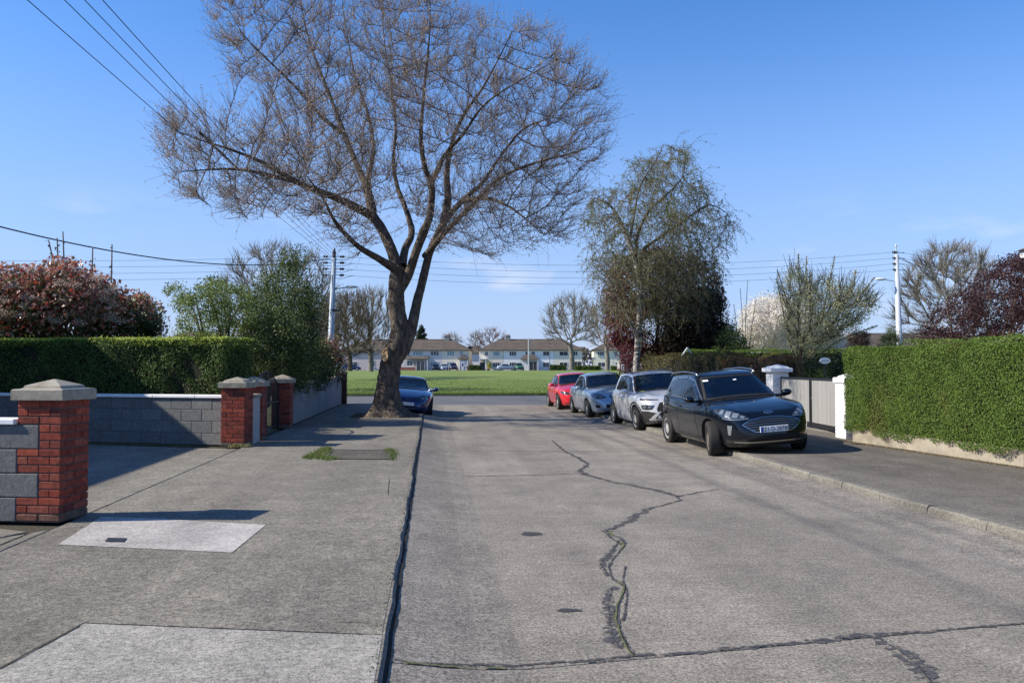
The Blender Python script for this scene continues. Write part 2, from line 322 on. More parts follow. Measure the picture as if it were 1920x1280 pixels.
def leaves(P, size, nd=None, spread=1.0, asp=.55, fold=.25):
    """one folded rhombic leaf (two faces) per point; nd = preferred facing"""
    n = len(P); d = rng.normal(size=(n, 3)); d = nrm(d) if nd is None else nrm(nd+d*spread)
    t = nrm(np.cross(d, rng.normal(size=(n, 3)))); s = np.cross(d, t); size = np.broadcast_to(size, (n,))[:, None]
    a = P-t*size*.5; b = P+s*size*asp*.5+d*size*fold*.3; c = P+t*size*.5; e = P-s*size*asp*.5+d*size*fold*.3
    V = np.stack([a, b, c, e], 1).reshape(-1, 3); i = np.arange(n)[:, None]*4
    return V, np.concatenate([i+np.array([[0, 1, 2]]), i+np.array([[0, 2, 3]])], 1).reshape(-1, 3)
def in_poly(pts, poly):
    x, y = pts[:, 0], pts[:, 1]; ins = np.zeros(len(pts), bool); n = len(poly)
    for i in range(n):
        x1, y1 = poly[i]; x2, y2 = poly[(i+1) % n]
        c = ((y1 > y) != (y2 > y)); xi = (x2-x1)*(y-y1)/((y2-y1) if y2 != y1 else 1e-9)+x1; ins ^= c & (x < xi)
    return ins
def rays(uv):
    x = (uv[:, 0]-960)/FPX; y = (640-uv[:, 1])/FPX; sp_, cp = math.sin(PIT), math.cos(PIT); ss, cs = math.sin(PSI), math.cos(PSI)
    return np.stack([ss*cp+x*cs-y*ss*sp_, cs*cp-x*ss-y*cs*sp_, sp_+y*cp], 1)
def crown_pts(poly, Y, depth, n, skin=0.0, tufts=0, tr=1.0):
    if tufts:
        q = crown_pts(poly, Y, depth, n*4, skin); c = crown_pts(poly, Y, depth, tufts, .3); w_ = rng.uniform(.5, 1.25, tufts)*tr
        d = np.min(np.stack([np.linalg.norm(q-c[i], axis=1)/w_[i] for i in range(tufts)]), 0); k = (d < 1) | (rng.random(len(q)) < .05); return q[k][:n]
    return crown_pts0(poly, Y, depth, n, skin)
def crown_pts0(poly, Y, depth, n, skin=0.0):
    """points in the volume of a crown whose outline (as seen from the road) is poly, at distance Y, half depth 'depth'"""
    poly = np.array(poly, float); lo, hi = poly.min(0), poly.max(0); out = []
    cx = poly.mean(0); m = 0
    while m < n:
        p = rng.uniform(lo, hi, (n*2, 2)); p = p[in_poly(p, poly)]; out.append(p); m += len(p)
    p = np.concatenate(out)[:n]; q = (p-cx)/((hi-lo)/2); rr = np.clip(1-(q**2).sum(1), .08, 1)**.5
    z = rng.uniform(-1, 1, n)
    if skin: z = np.sign(z)*np.abs(z)**(1-skin)
    y = Y+z*rr*depth; d = rays(p); t = y/d[:, 1]
    return d*t[:, None]+np.array([0, 0, EYE])
def grow(att, pos, par, step, kill, infl=1e9, iters=200, jit=.15, trop=(0, 0, 0)):
    pos = [np.array(p, float) for p in pos]; par = list(par); A = att; n = len(A)
    Pm = np.array(pos); nd = np.full(n, 1e9); ni = np.zeros(n, int)
    for s in range(0, len(Pm), 64):
        d = np.linalg.norm(A[:, None]-Pm[None, s:s+64], axis=2); j = d.argmin(1); dm = d[np.arange(n), j]; u = dm < nd; nd[u] = dm[u]; ni[u] = j[u]+s
    alive = nd > kill; cnt = {}
    trop = np.array(trop)
    for it in range(iters):
        act = alive & (nd < infl)
        if not act.any(): break
        ids = ni[act]; base = np.array(pos); v = nrm(A[act]-base[ids]); u, inv = np.unique(ids, return_inverse=True)
        acc = np.zeros((len(u), 3)); np.add.at(acc, inv, v); acc = nrm(nrm(acc)+rng.normal(size=acc.shape)*jit+trop)
        new = base[u]+acc*step; s0 = len(pos); keep = []
        for k_, q in enumerate(u):
            c_ = cnt.get(q, 0)
            if c_ >= 3: alive[act.nonzero()[0][inv == k_]] = False; continue
            cnt[q] = c_+1; pos.append(new[k_]); par.append(int(q)); keep.append(k_)
        if not keep: continue
        N_ = new[keep]; al = alive.nonzero()[0]
        for s in range(0, len(N_), 64):
            d = np.linalg.norm(A[al][:, None]-N_[None, s:s+64], axis=2); j = d.argmin(1); dm = d[np.arange(len(al)), j]; u2 = dm < nd[al]
            nd[al[u2]] = dm[u2]; ni[al[u2]] = j[u2]+s0+s
        alive &= nd > kill
    return np.array(pos), np.array(par)
def radii(pos, par, r0, ex=2.3, rmin=None):
    n = len(pos); acc = np.zeros(n); ch = np.zeros(n, int)
    for i in range(1, n):
        if par[i] >= 0: ch[par[i]] += 1
    for i in range(n-1, -1, -1):
        if ch[i] == 0: acc[i] = r0**ex
        if par[i] >= 0: acc[par[i]] += acc[i]
    r = acc**(1/ex)
    if rmin is not None: r[:len(rmin)] = np.maximum(r[:len(rmin)]*.0, rmin)
    # never thicker than the parent
    for i in range(1, n):
        if par[i] >= 0: r[i] = min(r[i], r[par[i]]*.98)
    return r, ch
def smooth_skeleton(pos, par, ng, it=3):
    n = len(pos)
    for _ in range(it):
        acc = np.zeros_like(pos); cnt = np.zeros(n); m = par >= 0; np.add.at(acc, par[m], pos[m]); np.add.at(cnt, par[m], 1)
        q = pos.copy(); s = (cnt > 0) & m; s[:ng] = False; q[s] = .4*pos[s]+.35*pos[par[s]]+.25*acc[s]/cnt[s][:, None]; pos = q
    return pos
def skeleton_tubes(pos, par, r, skip=0, big=.03, kb=7):
    n = len(pos); idx = np.arange(skip, n); idx = idx[par[idx] >= 0]; pp = par[idx]
    D = np.zeros_like(pos); m = par >= 0; D[m] = pos[m]-pos[par[m]]; D = nrm(D); D[~m] = (0, 0, 1)
    P0, P1 = pos[pp], pos[idx]; r0 = np.minimum(r[pp], r[idx]*1.5); D1 = D[idx]; D0 = nrm(D1+D[pp]*.6)
    th = r[idx] > big; out = []
    for sel, k in ((th, kb), (~th, 3)):
        if sel.any(): out.append(seg_tubes(P0[sel], P1[sel], r0[sel], r[idx][sel], D0[sel], D1[sel], k))
    return out
def make_twigs(pos, par, r, K, L0, L1, rad, up=.25, droop=0.0, out=.7, rmax=.03, skip=0, seg=3, core=None, rnd=.75, rad_out=.7):
    m = (par >= 0) & (r < rmax); m[:skip] = False; idx = np.repeat(m.nonzero()[0], K); n = len(idx)
    a = pos[idx]; b = pos[par[idx]]; t = rng.random((n, 1)); P = b+(a-b)*t; d = nrm(a-b)*out+rng.normal(size=(n, 3))*rnd+np.array([0, 0, up]); d = nrm(d if core is None else d+nrm(P-np.array(core))*rad_out)
    Ls = rng.uniform(L0, L1, (n, 1)); pts = [P]; cur = P
    bend = rng.normal(size=(n, 3))*.22
    for k in range(seg):
        cur = cur+d*Ls/seg; pts.append(cur); d = nrm(d+bend+np.array([0, 0, up*.5-droop]))
    Pl = np.stack(pts, 1); rr = np.linspace(rad, rad*.55, seg+1)[None]*np.ones((n, 1))
    return Pl, rr
def limb_mesh(parts, sides=18, rough=.05, sub=6):
    """smooth tapering limbs with lumpy bark; parts = [(points, radii)]"""
    V = []; F = []; base = 0
    for pts, rad in parts:
        p = np.array(pts, float); r = np.array(rad, float); n = len(p); P = np.vstack([2*p[0]-p[1], p, 2*p[-1]-p[-2]]); pos = []; rs = []
        for i in range(n-1):
            for s in range(sub):
                t = s/sub; p0, p1, p2, p3 = P[i:i+4]
                pos.append(.5*((2*p1)+(-p0+p2)*t+(2*p0-5*p1+4*p2-p3)*t*t+(-p0+3*p1-3*p2+p3)*t**3)); rs.append(r[i]*(1-t)+r[i+1]*t)
        pos.append(p[-1]); rs.append(r[-1]); pos = np.array(pos); rs = np.array(rs)
        d = nrm(np.gradient(pos, axis=0)); u = nrm(np.cross(d[0], [0, 1, .01])); m = len(pos)
        for i in range(m):
            u = nrm(u-d[i]*np.dot(u, d[i])); v = np.cross(d[i], u); a = np.arange(sides)*2*np.pi/sides
            q = pos[i]; f = 1+rough*(np.sin(a*3+q[2]*2.1+q[0])+.7*np.sin(a*5-q[2]*5.3)+.6*np.sin(a*8+q[2]*11+q[1]*3)+.5*rng.normal(size=sides))
            V.append(q+(u*np.cos(a)[:, None]+v*np.sin(a)[:, None])*(rs[i]*f)[:, None])
        for i in range(m-1):
            for j in range(sides):
                k = (j+1) % sides; F.append((base+i*sides+j, base+i*sides+k, base+(i+1)*sides+k, base+(i+1)*sides+j))
        base += m*sides
    return np.concatenate(V), np.array(F)
def shift(vf, o): return vf[0]-np.array(o), vf[1]
def bare_tree(name, label, base, poly, depth, natt, step, bark, group=None, twK=2, twL=(.3, .8), twr=.012, r0=.012, trunk_r=.2, fork=.32, cat='tree', leafcol=None, nleaf=0, lsize=.08, limbs=3, jit=.15, nkill=1.4, up=.3, lmax=None):
    """a tree whose trunk and limbs grow into the crown outline"""
    base = np.array(base, float); att = crown_pts(poly, base[1], depth, natt)
    zc0, zc1 = att[:, 2].min(), att[:, 2].max(); top = base+np.array([0, 0, max(.4, (zc0-base[2])*.9+(zc1-zc0)*fork*.35)])
    pos = [base]; par = [-1]; rm = [trunk_r*1.25]
    for t in np.linspace(.15, 1, 6): pos.append(base+(top-base)*t+np.array([math.sin(t*4)*trunk_r*.3, 0, 0])); par.append(len(pos)-2); rm.append(trunk_r*(1.05-.25*t))
    pos, par = grow(att, pos, par, step, step*nkill, iters=160, jit=jit)
    pos = smooth_skeleton(pos, par, len(rm), 2); r, ch = radii(pos, par, r0, rmin=np.array(rm)); ng = len(rm); r[ng:] = np.minimum(r[ng:], trunk_r*.62)
    t = thing(name, label, cat, tuple(base), 0, group)
    v, f = limb_mesh([(pos[:ng], rm)], 12, .03, 3); link('trunk', mesh(v-base, f, bark, True), t)
    tubes = skeleton_tubes(pos, par, r, ng)
    tubes += [poly_tubes(*make_twigs(pos, par, r, twK, twL[0], twL[1], twr, up=up, rmax=r0*2.2, skip=ng, seg=2, out=.8, rnd=.4, core=top, rad_out=.6))]
    v, f = join(tubes); b = link('crown', mesh(v-base, f, bark), t); b['kind'] = 'stuff'
    if nleaf:
        idx = rng.choice((r < r0*2.5).nonzero()[0], nleaf); P = pos[idx]+rng.normal(size=(nleaf, 3))*step*.6
        v, f = leaves(P, rng.uniform(.6, 1.3, nleaf)*lsize, spread=1); lo = link('foliage', mesh(v-base, f, leafcol), t); lo['kind'] = 'stuff'
    return t
def leafy(name, label, base, poly, depth, n, lsize, lmat, bark, cat='tree', group=None, clumps=160, cr=.45, limbs=5, trunk_r=.12, extra=None, top_h=None, asp=.55):
    """dense leafy shrub or tree: leaf clumps through the crown's volume, carried by limbs"""
    base = np.array(base, float); cen = crown_pts(poly, base[1], depth, clumps, .35)
    t = thing(name, label, cat, tuple(base), 0, group)
    lb = []; mid = cen.mean(0)
    for i in range(limbs):
        e_ = cen[rng.integers(len(cen))]; s_ = base+rng.normal(size=3)*np.array([.15, .15, 0]); m_ = s_*.45+e_*.55+np.array([0, 0, .25])
        lb.append(([s_, m_, e_], [trunk_r, trunk_r*.55, trunk_r*.12]))
    v, f = limb_mesh(lb, 7, .03, 4); link('trunk', mesh(v-base, f, bark, True), t)
    k = rng.integers(clumps, size=n); w_ = rng.uniform(.55, 1.35, clumps); dr = nrm(rng.normal(size=(n, 3))); rr = rng.random(n)**.45
    P = cen[k]+dr*(rr*cr*w_[k])[:, None]*np.array([1, 1, .75]); P[:, 2] = np.maximum(P[:, 2], base[2]+.05)
    v, f = leaves(P, rng.uniform(.65, 1.3, n)*lsize, dr+np.array([0, 0, .35]), .9, asp); o = link('foliage', mesh(v-base, f, lmat), t); o['kind'] = 'stuff'
    if extra:
        for nm, m2, n2, s2, zb in extra:
            k = rng.integers(clumps, size=n2*3); P = cen[k]+nrm(rng.normal(size=(n2*3, 3)))*cr*w_[k][:, None]*1.05
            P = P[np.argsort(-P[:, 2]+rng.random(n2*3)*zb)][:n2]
            v, f = leaves(P, rng.uniform(.7, 1.3, len(P))*s2, None, 1, .6); o = link(nm, mesh(v-base, f, m2), t); o['kind'] = 'stuff'
    return t
def hedge(name, label, A, B, thick, z0, z1, n, lsize, lmat, core, group=None, bulge=.06, top_mat=None, ntop=0, ragged=.0, side=1, cat='hedge', faces=('front', 'top', 'ends', 'back'), zwob=.03):
    """clipped hedge from A to B (xy), its front face along AB, growing to the 'side' of it"""
    A = np.array(A, float); B = np.array(B, float); Lh = np.linalg.norm(B-A); d = (B-A)/Lh; nn = np.array([d[1], -d[0]])*side  # outward front normal
    t = thing(name, label, cat, (A[0], A[1], 0))
    H = z1-z0; area = {'front': Lh*H, 'top': Lh*thick, 'ends': 2*thick*H, 'back': Lh*H*.25}; tot = sum(area[q] for q in faces); P = []; Nn = []
    def wob(s, h): return bulge*(np.sin(s*1.9+h*1.3)+.6*np.sin(s*4.7-h*3.1+1)+.4*np.sin(s*11+h*9))
    for q in faces:
        m = int(n*area[q]/tot); s = rng.random(m)*Lh; h = rng.random(m)*H; k = rng.random(m)*thick; ins = np.abs(rng.normal(size=m))*.05
        if q == 'front': off = wob(s, h)-ins; N_ = np.tile([nn[0], nn[1], .15], (m, 1))
        elif q == 'top': off = -k; h = H+zwob*(np.sin(s*2.3+1)+.6*np.sin(s*6.1+k*4))-ins; N_ = np.tile([0, 0, 1.], (m, 1))
        elif q == 'back': off = -thick+ins; N_ = np.tile([-nn[0], -nn[1], .1], (m, 1))
        else:
            off = -k; e_ = rng.integers(2, size=m); s = np.where(e_ == 0, ins-wob(k, h), Lh-ins+wob(k, h)); N_ = np.where(e_[:, None] == 0, [[-d[0], -d[1], .1]], [[d[0], d[1], .1]])
        # soften the top edge
        edge = np.clip((h-(H-.12))/.12, 0, 1); off = off-np.where(off > -.12, edge*.07, 0)
        if ragged: 
            lim = ragged*(.5+.5*np.sin(s*3.1)+.35*np.sin(s*8.3+2)+.3*np.sin(s*19)); keep = h > lim
            s, h, off, N_ = s[keep], h[keep], off[keep], N_[keep]
        xy = A[None]+d[None]*s[:, None]+nn[None]*off[:, None]; P.append(np.column_stack([xy, z0+h])); Nn.append(N_)
    P = np.concatenate(P); Nn = np.concatenate(Nn)
    v, f = leaves(P, rng.uniform(.65, 1.3, len(P))*lsize, Nn, .75, .6); org = np.array([A[0], A[1], 0])
    o = link('foliage', mesh(v-org, f, lmat), t); o['kind'] = 'stuff'
    ns_ = int(Lh*16) if ragged or top_mat else 0
    if ns_:   # stray shoots
        s = rng.random(ns_)*Lh; k = rng.random(ns_)*thick*.6; hh = rng.uniform(.03, .13, ns_); q = []
        for j in range(5): xy = A[None]+d[None]*(s+rng.normal(size=ns_)*.012)[:, None]-nn[None]*k[:, None]; q.append(np.column_stack([xy, z1-.01+hh*j/4]))
        v, f = leaves(np.concatenate(q), lsize*.8); o = link('stray_shoots', mesh(v-org, f, top_mat or lmat), t); o['kind'] = 'stuff'
    if top_mat:
        s = rng.random(ntop)*Lh; k = rng.random(ntop)*thick-.02; xy = A[None]+d[None]*s[:, None]-nn[None]*k[:, None]
        P = np.column_stack([xy, z1+rng.random(ntop)*.07-.02-rng.random(ntop)**3*.15]); v, f = leaves(P, rng.uniform(.6, 1.2, ntop)*lsize*1.1, np.tile([nn[0]*.3, nn[1]*.3, 1.], (ntop, 1)), .6, .5)
        o = link('new_growth', mesh(v-org, f, top_mat), t); o['kind'] = 'stuff'
    i_ = .13; a0 = A+d*i_-nn*i_; b0 = B-d*i_-nn*i_; a1 = A+d*i_-nn*(thick-i_); b1 = B-d*i_-nn*(thick-i_); zz = z0+(ragged*1.1 if ragged else 0)+.02
    mb = MB(); mb.prism([(p[0]-A[0], p[1]-A[1]) for p in ([a0, a1, b1, b0] if side < 0 else [a0, b0, b1, a1])], zz, z1-i_); mb.build('branches', core, t)
    if ragged: # stems below
        sp_ = []
        for i in range(int(Lh*5)):
            q = A+d*rng.uniform(.1, Lh-.1)-nn*rng.uniform(.15, .5); sp_.append(([[q[0], q[1], z0-.25], [q[0]+rng.normal()*.05, q[1]+rng.normal()*.05, zz+.2]], [.015, .012]))
        v, f = limb_mesh(sp_, 5, 0, 1); o = link('stems', mesh(v-org, f, M['bark']), t); o['kind'] = 'stuff'
    return t
def ground_poly(name, px, z, m, parent=None, world=None):
    P = world if world is not None else [G(u, v, z)[:2] for u, v in px]
    P = [Vector((p[0], p[1], z)) for p in P]; bm = bmesh.new(); vs_ = [bm.verts.new(p) for p in P]; f = bm.faces.new(vs_)
    if f.normal.z < 0: f.normal_flip()
    f.normal_update()
    if f.normal.z < 0: f.normal_flip()
    bmesh.ops.triangulate(bm, faces=bm.faces[:]); me = bpy.data.meshes.new(name); bm.to_mesh(me); bm.free(); me.materials.append(m); return link(name, me, parent)
def strip(name, px, width, z, m, parent=None, jag=.35, sub=.06, wvar=None, world=None):
    """a ragged strip along points traced on the ground"""
    P = [np.array(G(u, v, z)) for u, v in px] if world is None else [np.array([x, y, .006]) for x, y in world]; W = [q*.8 for q in (wvar or [width]*len(P))]; V = []; 
    L_, R_ = [], []; sd = 0.0; ph0 = rng.random()*9
    for i in range(len(P)-1):
        a, b = P[i], P[i+1]; n = max(2, int(np.linalg.norm(b-a)/sub)); d = nrm(b-a); q = np.array([-d[1], d[0], 0])
        for k in range(n):
            t = k/n; sd += np.linalg.norm(b-a)/n; w_ = (W[i]*(1-t)+W[i+1]*t)/2; jn = lambda o_: jag*(.55*math.sin(sd*9+o_)+.45*math.sin(sd*23+o_*2.3)+.4*math.sin(sd*57+o_*5))+rng.normal()*jag*.25
            c = a+(b-a)*t+q*width*.12*math.sin(sd*13+ph0); L_.append(c+q*w_*(1+jn(ph0))); R_.append(c-q*w_*(1+jn(ph0+2)))
    n = len(L_); V = L_+R_; F = [(i, n+i, n+i+1, i+1) for i in range(n-1)]
    V = [(v[0], v[1], v[2]+(rz(v[0]) if parent is road else 0)) for v in V]; me = mesh(V, F, m); bm = bmesh.new(); bm.from_mesh(me)
    for f in bm.faces:
        f.normal_update()
        if f.normal.z < 0: f.normal_flip()
    bm.to_mesh(me); bm.free(); return link(name, me, parent)
def text(name, body, size, m, parent, loc, rot, extrude=.002, shear=0, sx=1.0):
    c = bpy.data.curves.new(name, 'FONT'); c.body = body; c.size = size; c.extrude = extrude; c.align_x = 'CENTER'; c.align_y = 'CENTER'; c.shear = shear
    o = bpy.data.objects.new('tmp', c); C.objects.link(o); bpy.context.view_layer.update()
    me = bpy.data.meshes.new_from_object(o.evaluated_get(bpy.context.evaluated_depsgraph_get())); bpy.data.objects.remove(o)
    me.materials.clear(); me.materials.append(m); me.transform(Matrix.Diagonal((sx, 1, 1, 1)))
    return link(name, me, parent, loc, rot)
# ------------------------------------------------------------------ ground, roads, pavements
ZL, ZR = .14, .12
M['gutter'] = noise_mat('gutter_dark', (.010, .009, .008), (.03, .026, .02), 30, .95)
def struct(o): o['kind'] = 'structure'; return o
# one ground sheet to the horizon, rising gently across the green
def gz(x, y): return -.012+max(0, min(1, (y-60)/125))*.66
ys = [-60, -20, 0, 10, 20, 34, 45, 60, 75, 90, 105, 120, 135, 150, 165, 178, 190, 260, 500, 1500]; xs = [-900, -300, -120, -60, -30, -12, 0, 12, 30, 60, 120, 300, 900]
V = [(x, y, gz(x, y)-.02) for y in ys for x in xs]; F = [(j*len(xs)+i, j*len(xs)+i+1, (j+1)*len(xs)+i+1, (j+1)*len(xs)+i) for j in range(len(ys)-1) for i in range(len(xs)-1)]
struct(link('ground', mesh(V, F, M['earth'], True)))
V = [(x, y, gz(x, y)+.006+(.06 if y > 45.5 else 0)) for y in [45.15, 46, 50, 60, 75, 90, 105, 120, 135, 150, 165, 178] for x in [-70, -40, -20, 0, 20, 40, 70, 100]]
F = [(j*8+i, j*8+i+1, (j+1)*8+i+1, (j+1)*8+i) for j in range(11) for i in range(7)]
struct(link('green', mesh(V, F, M['grass'], True)))
road = struct(thing('road', None, None)); road['kind'] = 'structure'
KX = -.235   # left kerb edge
def kr(y): return 5.30 if y > 9 else 5.30+(9-y)*.035    # right kerb edge
# cast road bays, 14 mm joints
joints = [-8, -1.2]
def road_bay(poly): return struct_bay(road, 'road_slab', poly, -.20, 0.0, M['road'])
def struct_bay(par, name, poly, z0, z1, m):
    mb = MB()
    c = Vector((sum(p[0] for p in poly)/len(poly), sum(p[1] for p in poly)/len(poly), 0)); P = [(p[0], p[1]) for p in poly]
    area = sum(P[i][0]*P[(i+1) % len(P)][1]-P[(i+1) % len(P)][0]*P[i][1] for i in range(len(P)))
    if area < 0: P = P[::-1]
    b = .006
    def ins(p, q):
        v = Vector((p[0]-c.x, p[1]-c.y)); l = v.length; return (c.x+v.x*(1-q*1.4/l), c.y+v.y*(1-q*1.4/l))
    mb.loft([[(x, y, z0) for x, y in P], [(x, y, z1-b) for x, y in P], [(*ins(p, b), z1) for p in P]], False, True)
    return mb.build(name, m, par)
gj = .007
J1L, J1R = G(730, 1275)[1]-.02, G(1920, 1170)[1]+.28      # slanting joint in the foreground
J2 = G(1000, 890)[1]; J3 = G(1000, 844.5)[1]; J4 = 22.6; J5 = 28.2
def rz(x):
    if x > 3: return .035*max(0, min(1, (x-4.6)/.7))**1.5
    return .108*max(0, min(1, (KX+.75-x)/.75))**1.5
def jy(x): return J1L+(J1R-J1L)*(x-KX)/(5.4-KX)
rows = [(-8, -8), (-1.3, -1.3), (jy(KX), jy(5.5)), (J2, J2-.12), (J3, J3-.1), (J4, J4), (J5, J5), (34.6, 34.6)]
for a, b in zip(rows[:-1], rows[1:]):
    x0 = KX-.3
    ya, yb = a[0]+gj, b[0]-gj
    x1 = 5.62
    ry = lambda q, x: q[0]+(q[1]-q[0])*(x-KX)/(5.5-KX)
    V = []; F = []; XN = [KX-.1, KX, KX+.12, KX+.3, KX+.5, KX+.75, 4.6, 4.95, 5.3, 5.62]
    for x in XN: V += [(x, ry(a, x)+gj, -.2), (x, ry(a, x)+gj, rz(x)-.004), (x, ry(a, x)+gj+.006, rz(x)), (x, ry(b, x)-gj-.006, rz(x)), (x, ry(b, x)-gj, rz(x)-.004), (x, ry(b, x)-gj, -.2)]
    for i in range(len(XN)-1):
        for j in range(5): F.append((i*6+j, (i+1)*6+j, (i+1)*6+j+1, i*6+j+1))
    link('road_slab', mesh(V, F, M['road']), road)
strip('gutter_strip', [], .032, 0, M['gutter'], road, .28, .03, None, [(KX+.018, y_) for y_ in np.linspace(2.2, 33, 60)])  # ragged near-black strip along the foot of the left kerb
base = ground_poly('joint_bed', None, -.018, M['joint'], road, [(KX-.3, -8), (5.62, -8), (5.62, 34.6), (KX-.3, 34.6)])
struct(link('cross_road', mesh([(-60, 34.62, -.004), (90, 34.62, -.004), (90, 45.1, -.004), (-60, 45.1, -.004)], [(0, 1, 2, 3)], M['asphalt'])))
# smooth asphalt beyond right/left corners handled by the pavements
# tar seals and marks traced on the road
Z1 = .004
def tar(px, w, wv=None, jag=.45, m='tar_seal'):
    strip('tar_seal', px, w*.95, Z1, M[m], road, .6, .025, [q*1.0 for q in wv] if wv else None)
    return strip('crack', px, .012, Z1+.0015, M['tar_crumb'], road, .7, .02)
tar([(1035, 825), (1058, 845), (1085, 858), (1103, 870), (1086, 882), (1100, 890)], .10, [.05, .07, .10, .10, .09, .16])
tar([(1092, 888), (1150, 903), (1200, 912), (1245, 922), (1272, 930)], .11, [.10, .10, .11, .13, .12])
tar([(1270, 929), (1276, 937), (1240, 947), (1210, 955), (1180, 975), (1150, 990), (1134, 997)], .10, [.06, .05, .05, .10, .13, .10, .10])
tar([(1134, 997), (1152, 1012), (1170, 1022), (1155, 1040), (1140, 1062), (1150, 1085), (1172, 1100), (1160, 1130), (1156, 1160), (1165, 1190), (1188, 1230)], .03, [.05, .03, .03, .03, .03, .03, .03, .025, .03, .03, .03], .7)
tar([(1272, 930), (1310, 922), (1355, 915)], .05, [.06, .05, .02])
tar([(1138, 997), (1165, 1008), (1172, 1020)], .05); tar([(1160, 1012), (1150, 1030), (1126, 1056), (1142, 1080)], .055, [.03, .07, .08, .03])
tar([(1148, 1098), (1140, 1130), (1143, 1165), (1150, 1195), (1166, 1217)], .09, [.07, .09, .10, .11, .07])
tar([(1172, 1060), (1168, 1090), (1176, 1110), (1172, 1150), (1166, 1165)], .022); tar([(1160, 1180), (1180, 1215)], .03)
tar([(728, 1272), (800, 1265), (900, 1253), (1000, 1244), (1100, 1237), (1190, 1229), (1300, 1221), (1400, 1213), (1500, 1203), (1600, 1193), (1640, 1189)], .05, [.02, .04, .05, .05, .05, .05, .06, .06, .07, .08, .09])
tar([(1640, 1189), (1700, 1186), (1800, 1177), (1930, 1167)], .05, [.07, .06, .045, .04])
tar([(1640, 1192), (1680, 1213), (1720, 1245), (1752, 1284), (1775, 1310)], .13, [.07, .14, .14, .15, .15])
tar([(850, 893.5), (900, 892), (1000, 890), (1088, 887)], .035, [.02, .06, .05, .02], .4)
tar([(845, 845), (1000, 846), (1270, 846)], .03, [.02, .03, .015], .5)
moss = leaf_mat('moss', [(.07, .09, .03), (.13, .15, .05), (.10, .10, .05)], .9, 0)
M['moss'] = noise_mat('moss_line', (.07, .075, .03), (.15, .16, .07), 30, .95)
Z1 = .007
strip('moss_line', [(1186, 1228), (1165, 1195), (1153, 1158), (1158, 1130), (1172, 1096), (1152, 1082)], .014, Z1, M['moss'], road, .8, .03)
strip('moss_line', [(1140, 997), (1150, 1004)], .035, Z1, M['moss'], road, .7, .02); strip('moss_line', [(1162, 1015), (1170, 1022), (1163, 1030)], .03, Z1, M['moss'], road, .7, .02)
strip('moss_line', [(760, 1272), (860, 1262), (960, 1252)], .022, Z1, M['moss'], road, .8, .03)
for (u, v, wu, hv) in ((997, 1000, 20, 3.5), (1068, 1143, 24, 3.2), (795, 1186, 5, 1.6)):
    a = [2*math.pi*k/14 for k in range(14)]; ground_poly('tar_blot', [(u+wu*math.cos(q)*(1+.12*math.sin(q*5)), v+hv*math.sin(q)*(1+.2*math.cos(q*3))) for q in a], .004, M['tar'], road)
# ---- left pavement: cast bays between kerb and boundary line, plus the driveway slabs
pl = struct(thing('left_pavement', None, None)); BX = -3.42
yb = [-8, -1.5, 4.72, 8.0, 13.1, 17.3, 20.9, 24.0, 26.2, 33.4]
LBY = [G(158, 1167, ZL)[:2], G(712, 1190, ZL)[:2], G(0, 1252, ZL)[:2]]
m_ = (LBY[2][0]-LBY[0][0])/(LBY[2][1]-LBY[0][1]); xl = lambda y: LBY[0][0]+m_*(y-LBY[0][1]); xe = KX-.022
struct_bay(pl, 'paving_bay', [LBY[0], (xe, LBY[1][1]), (xe, 1.6), (xl(1.6), 1.6)], -.2, ZL, M['pave_light'])
struct_bay(pl, 'paving_bay', [(BX+.006, 8.0-gj), (xe, 8.0-gj), (xe, LBY[1][1]+.012), (LBY[0][0], LBY[0][1]+.012), (xl(1.6)-.012, 1.6), (BX-2.5, 1.6), (BX-2.5, 4.5), (BX+.006, 5.2)], -.2, ZL, M['pave'])
struct_bay(pl, 'paving_bay', [(-14, 1.59), (xe, 1.59), (xe, -8), (-14, -8)], -.2, ZL, M['pave'])
for i, (a, b) in enumerate(zip(yb[:-1], yb[1:])):
    if i in (0, 1, 2, 6, 7):   # bay with the tree pit cut out
        continue
    ea = KX-.0; poly = [(BX+.006, a+gj), (KX-.022, a+gj), (KX-.022, b-gj), (BX+.006, b-gj)]
    if i == 8: poly = [(BX+.006, a+gj), (KX-.022, a+gj), (KX-.022, 30.8), (KX-.9, 32.8), (KX-2.2, 33.4), (BX+.006, 33.4)]
    struct_bay(pl, 'paving_bay', poly, -.2, ZL, M['pave_light'] if i < 2 else M['pave'])
TP = (-2.35, -.42, 24.0, 25.9)
struct_bay(pl, 'paving_bay', [(BX+.006, 20.9+gj), (KX-.022, 20.9+gj), (KX-.022, TP[2]), (BX+.006, TP[2])], -.2, ZL, M['pave'])
struct_bay(pl, 'paving_bay', [(BX+.006, TP[2]+.01), (TP[0], TP[2]+.01), (TP[0], 26.2), (BX+.006, 26.2)], -.2, ZL, M['pave'])
struct(box('tree_pit', (TP[0]-.01, TP[2]-.01, -.1), (TP[1]+.05, 26.2, ZL-.02), M['soil']))
struct_bay(pl, 'verge_corner', [(-60, 33.4), (BX, 33.4), (KX-2.2, 33.45), (KX-3.2, 34.6), (-60, 34.6)], -.2, ZL-.02, M['pave'])
ground_poly('joint_bed', None, .105, M['joint'], pl, [(-60, -8), (KX-.16, -8), (KX-.16, 24), (-60, 24)])
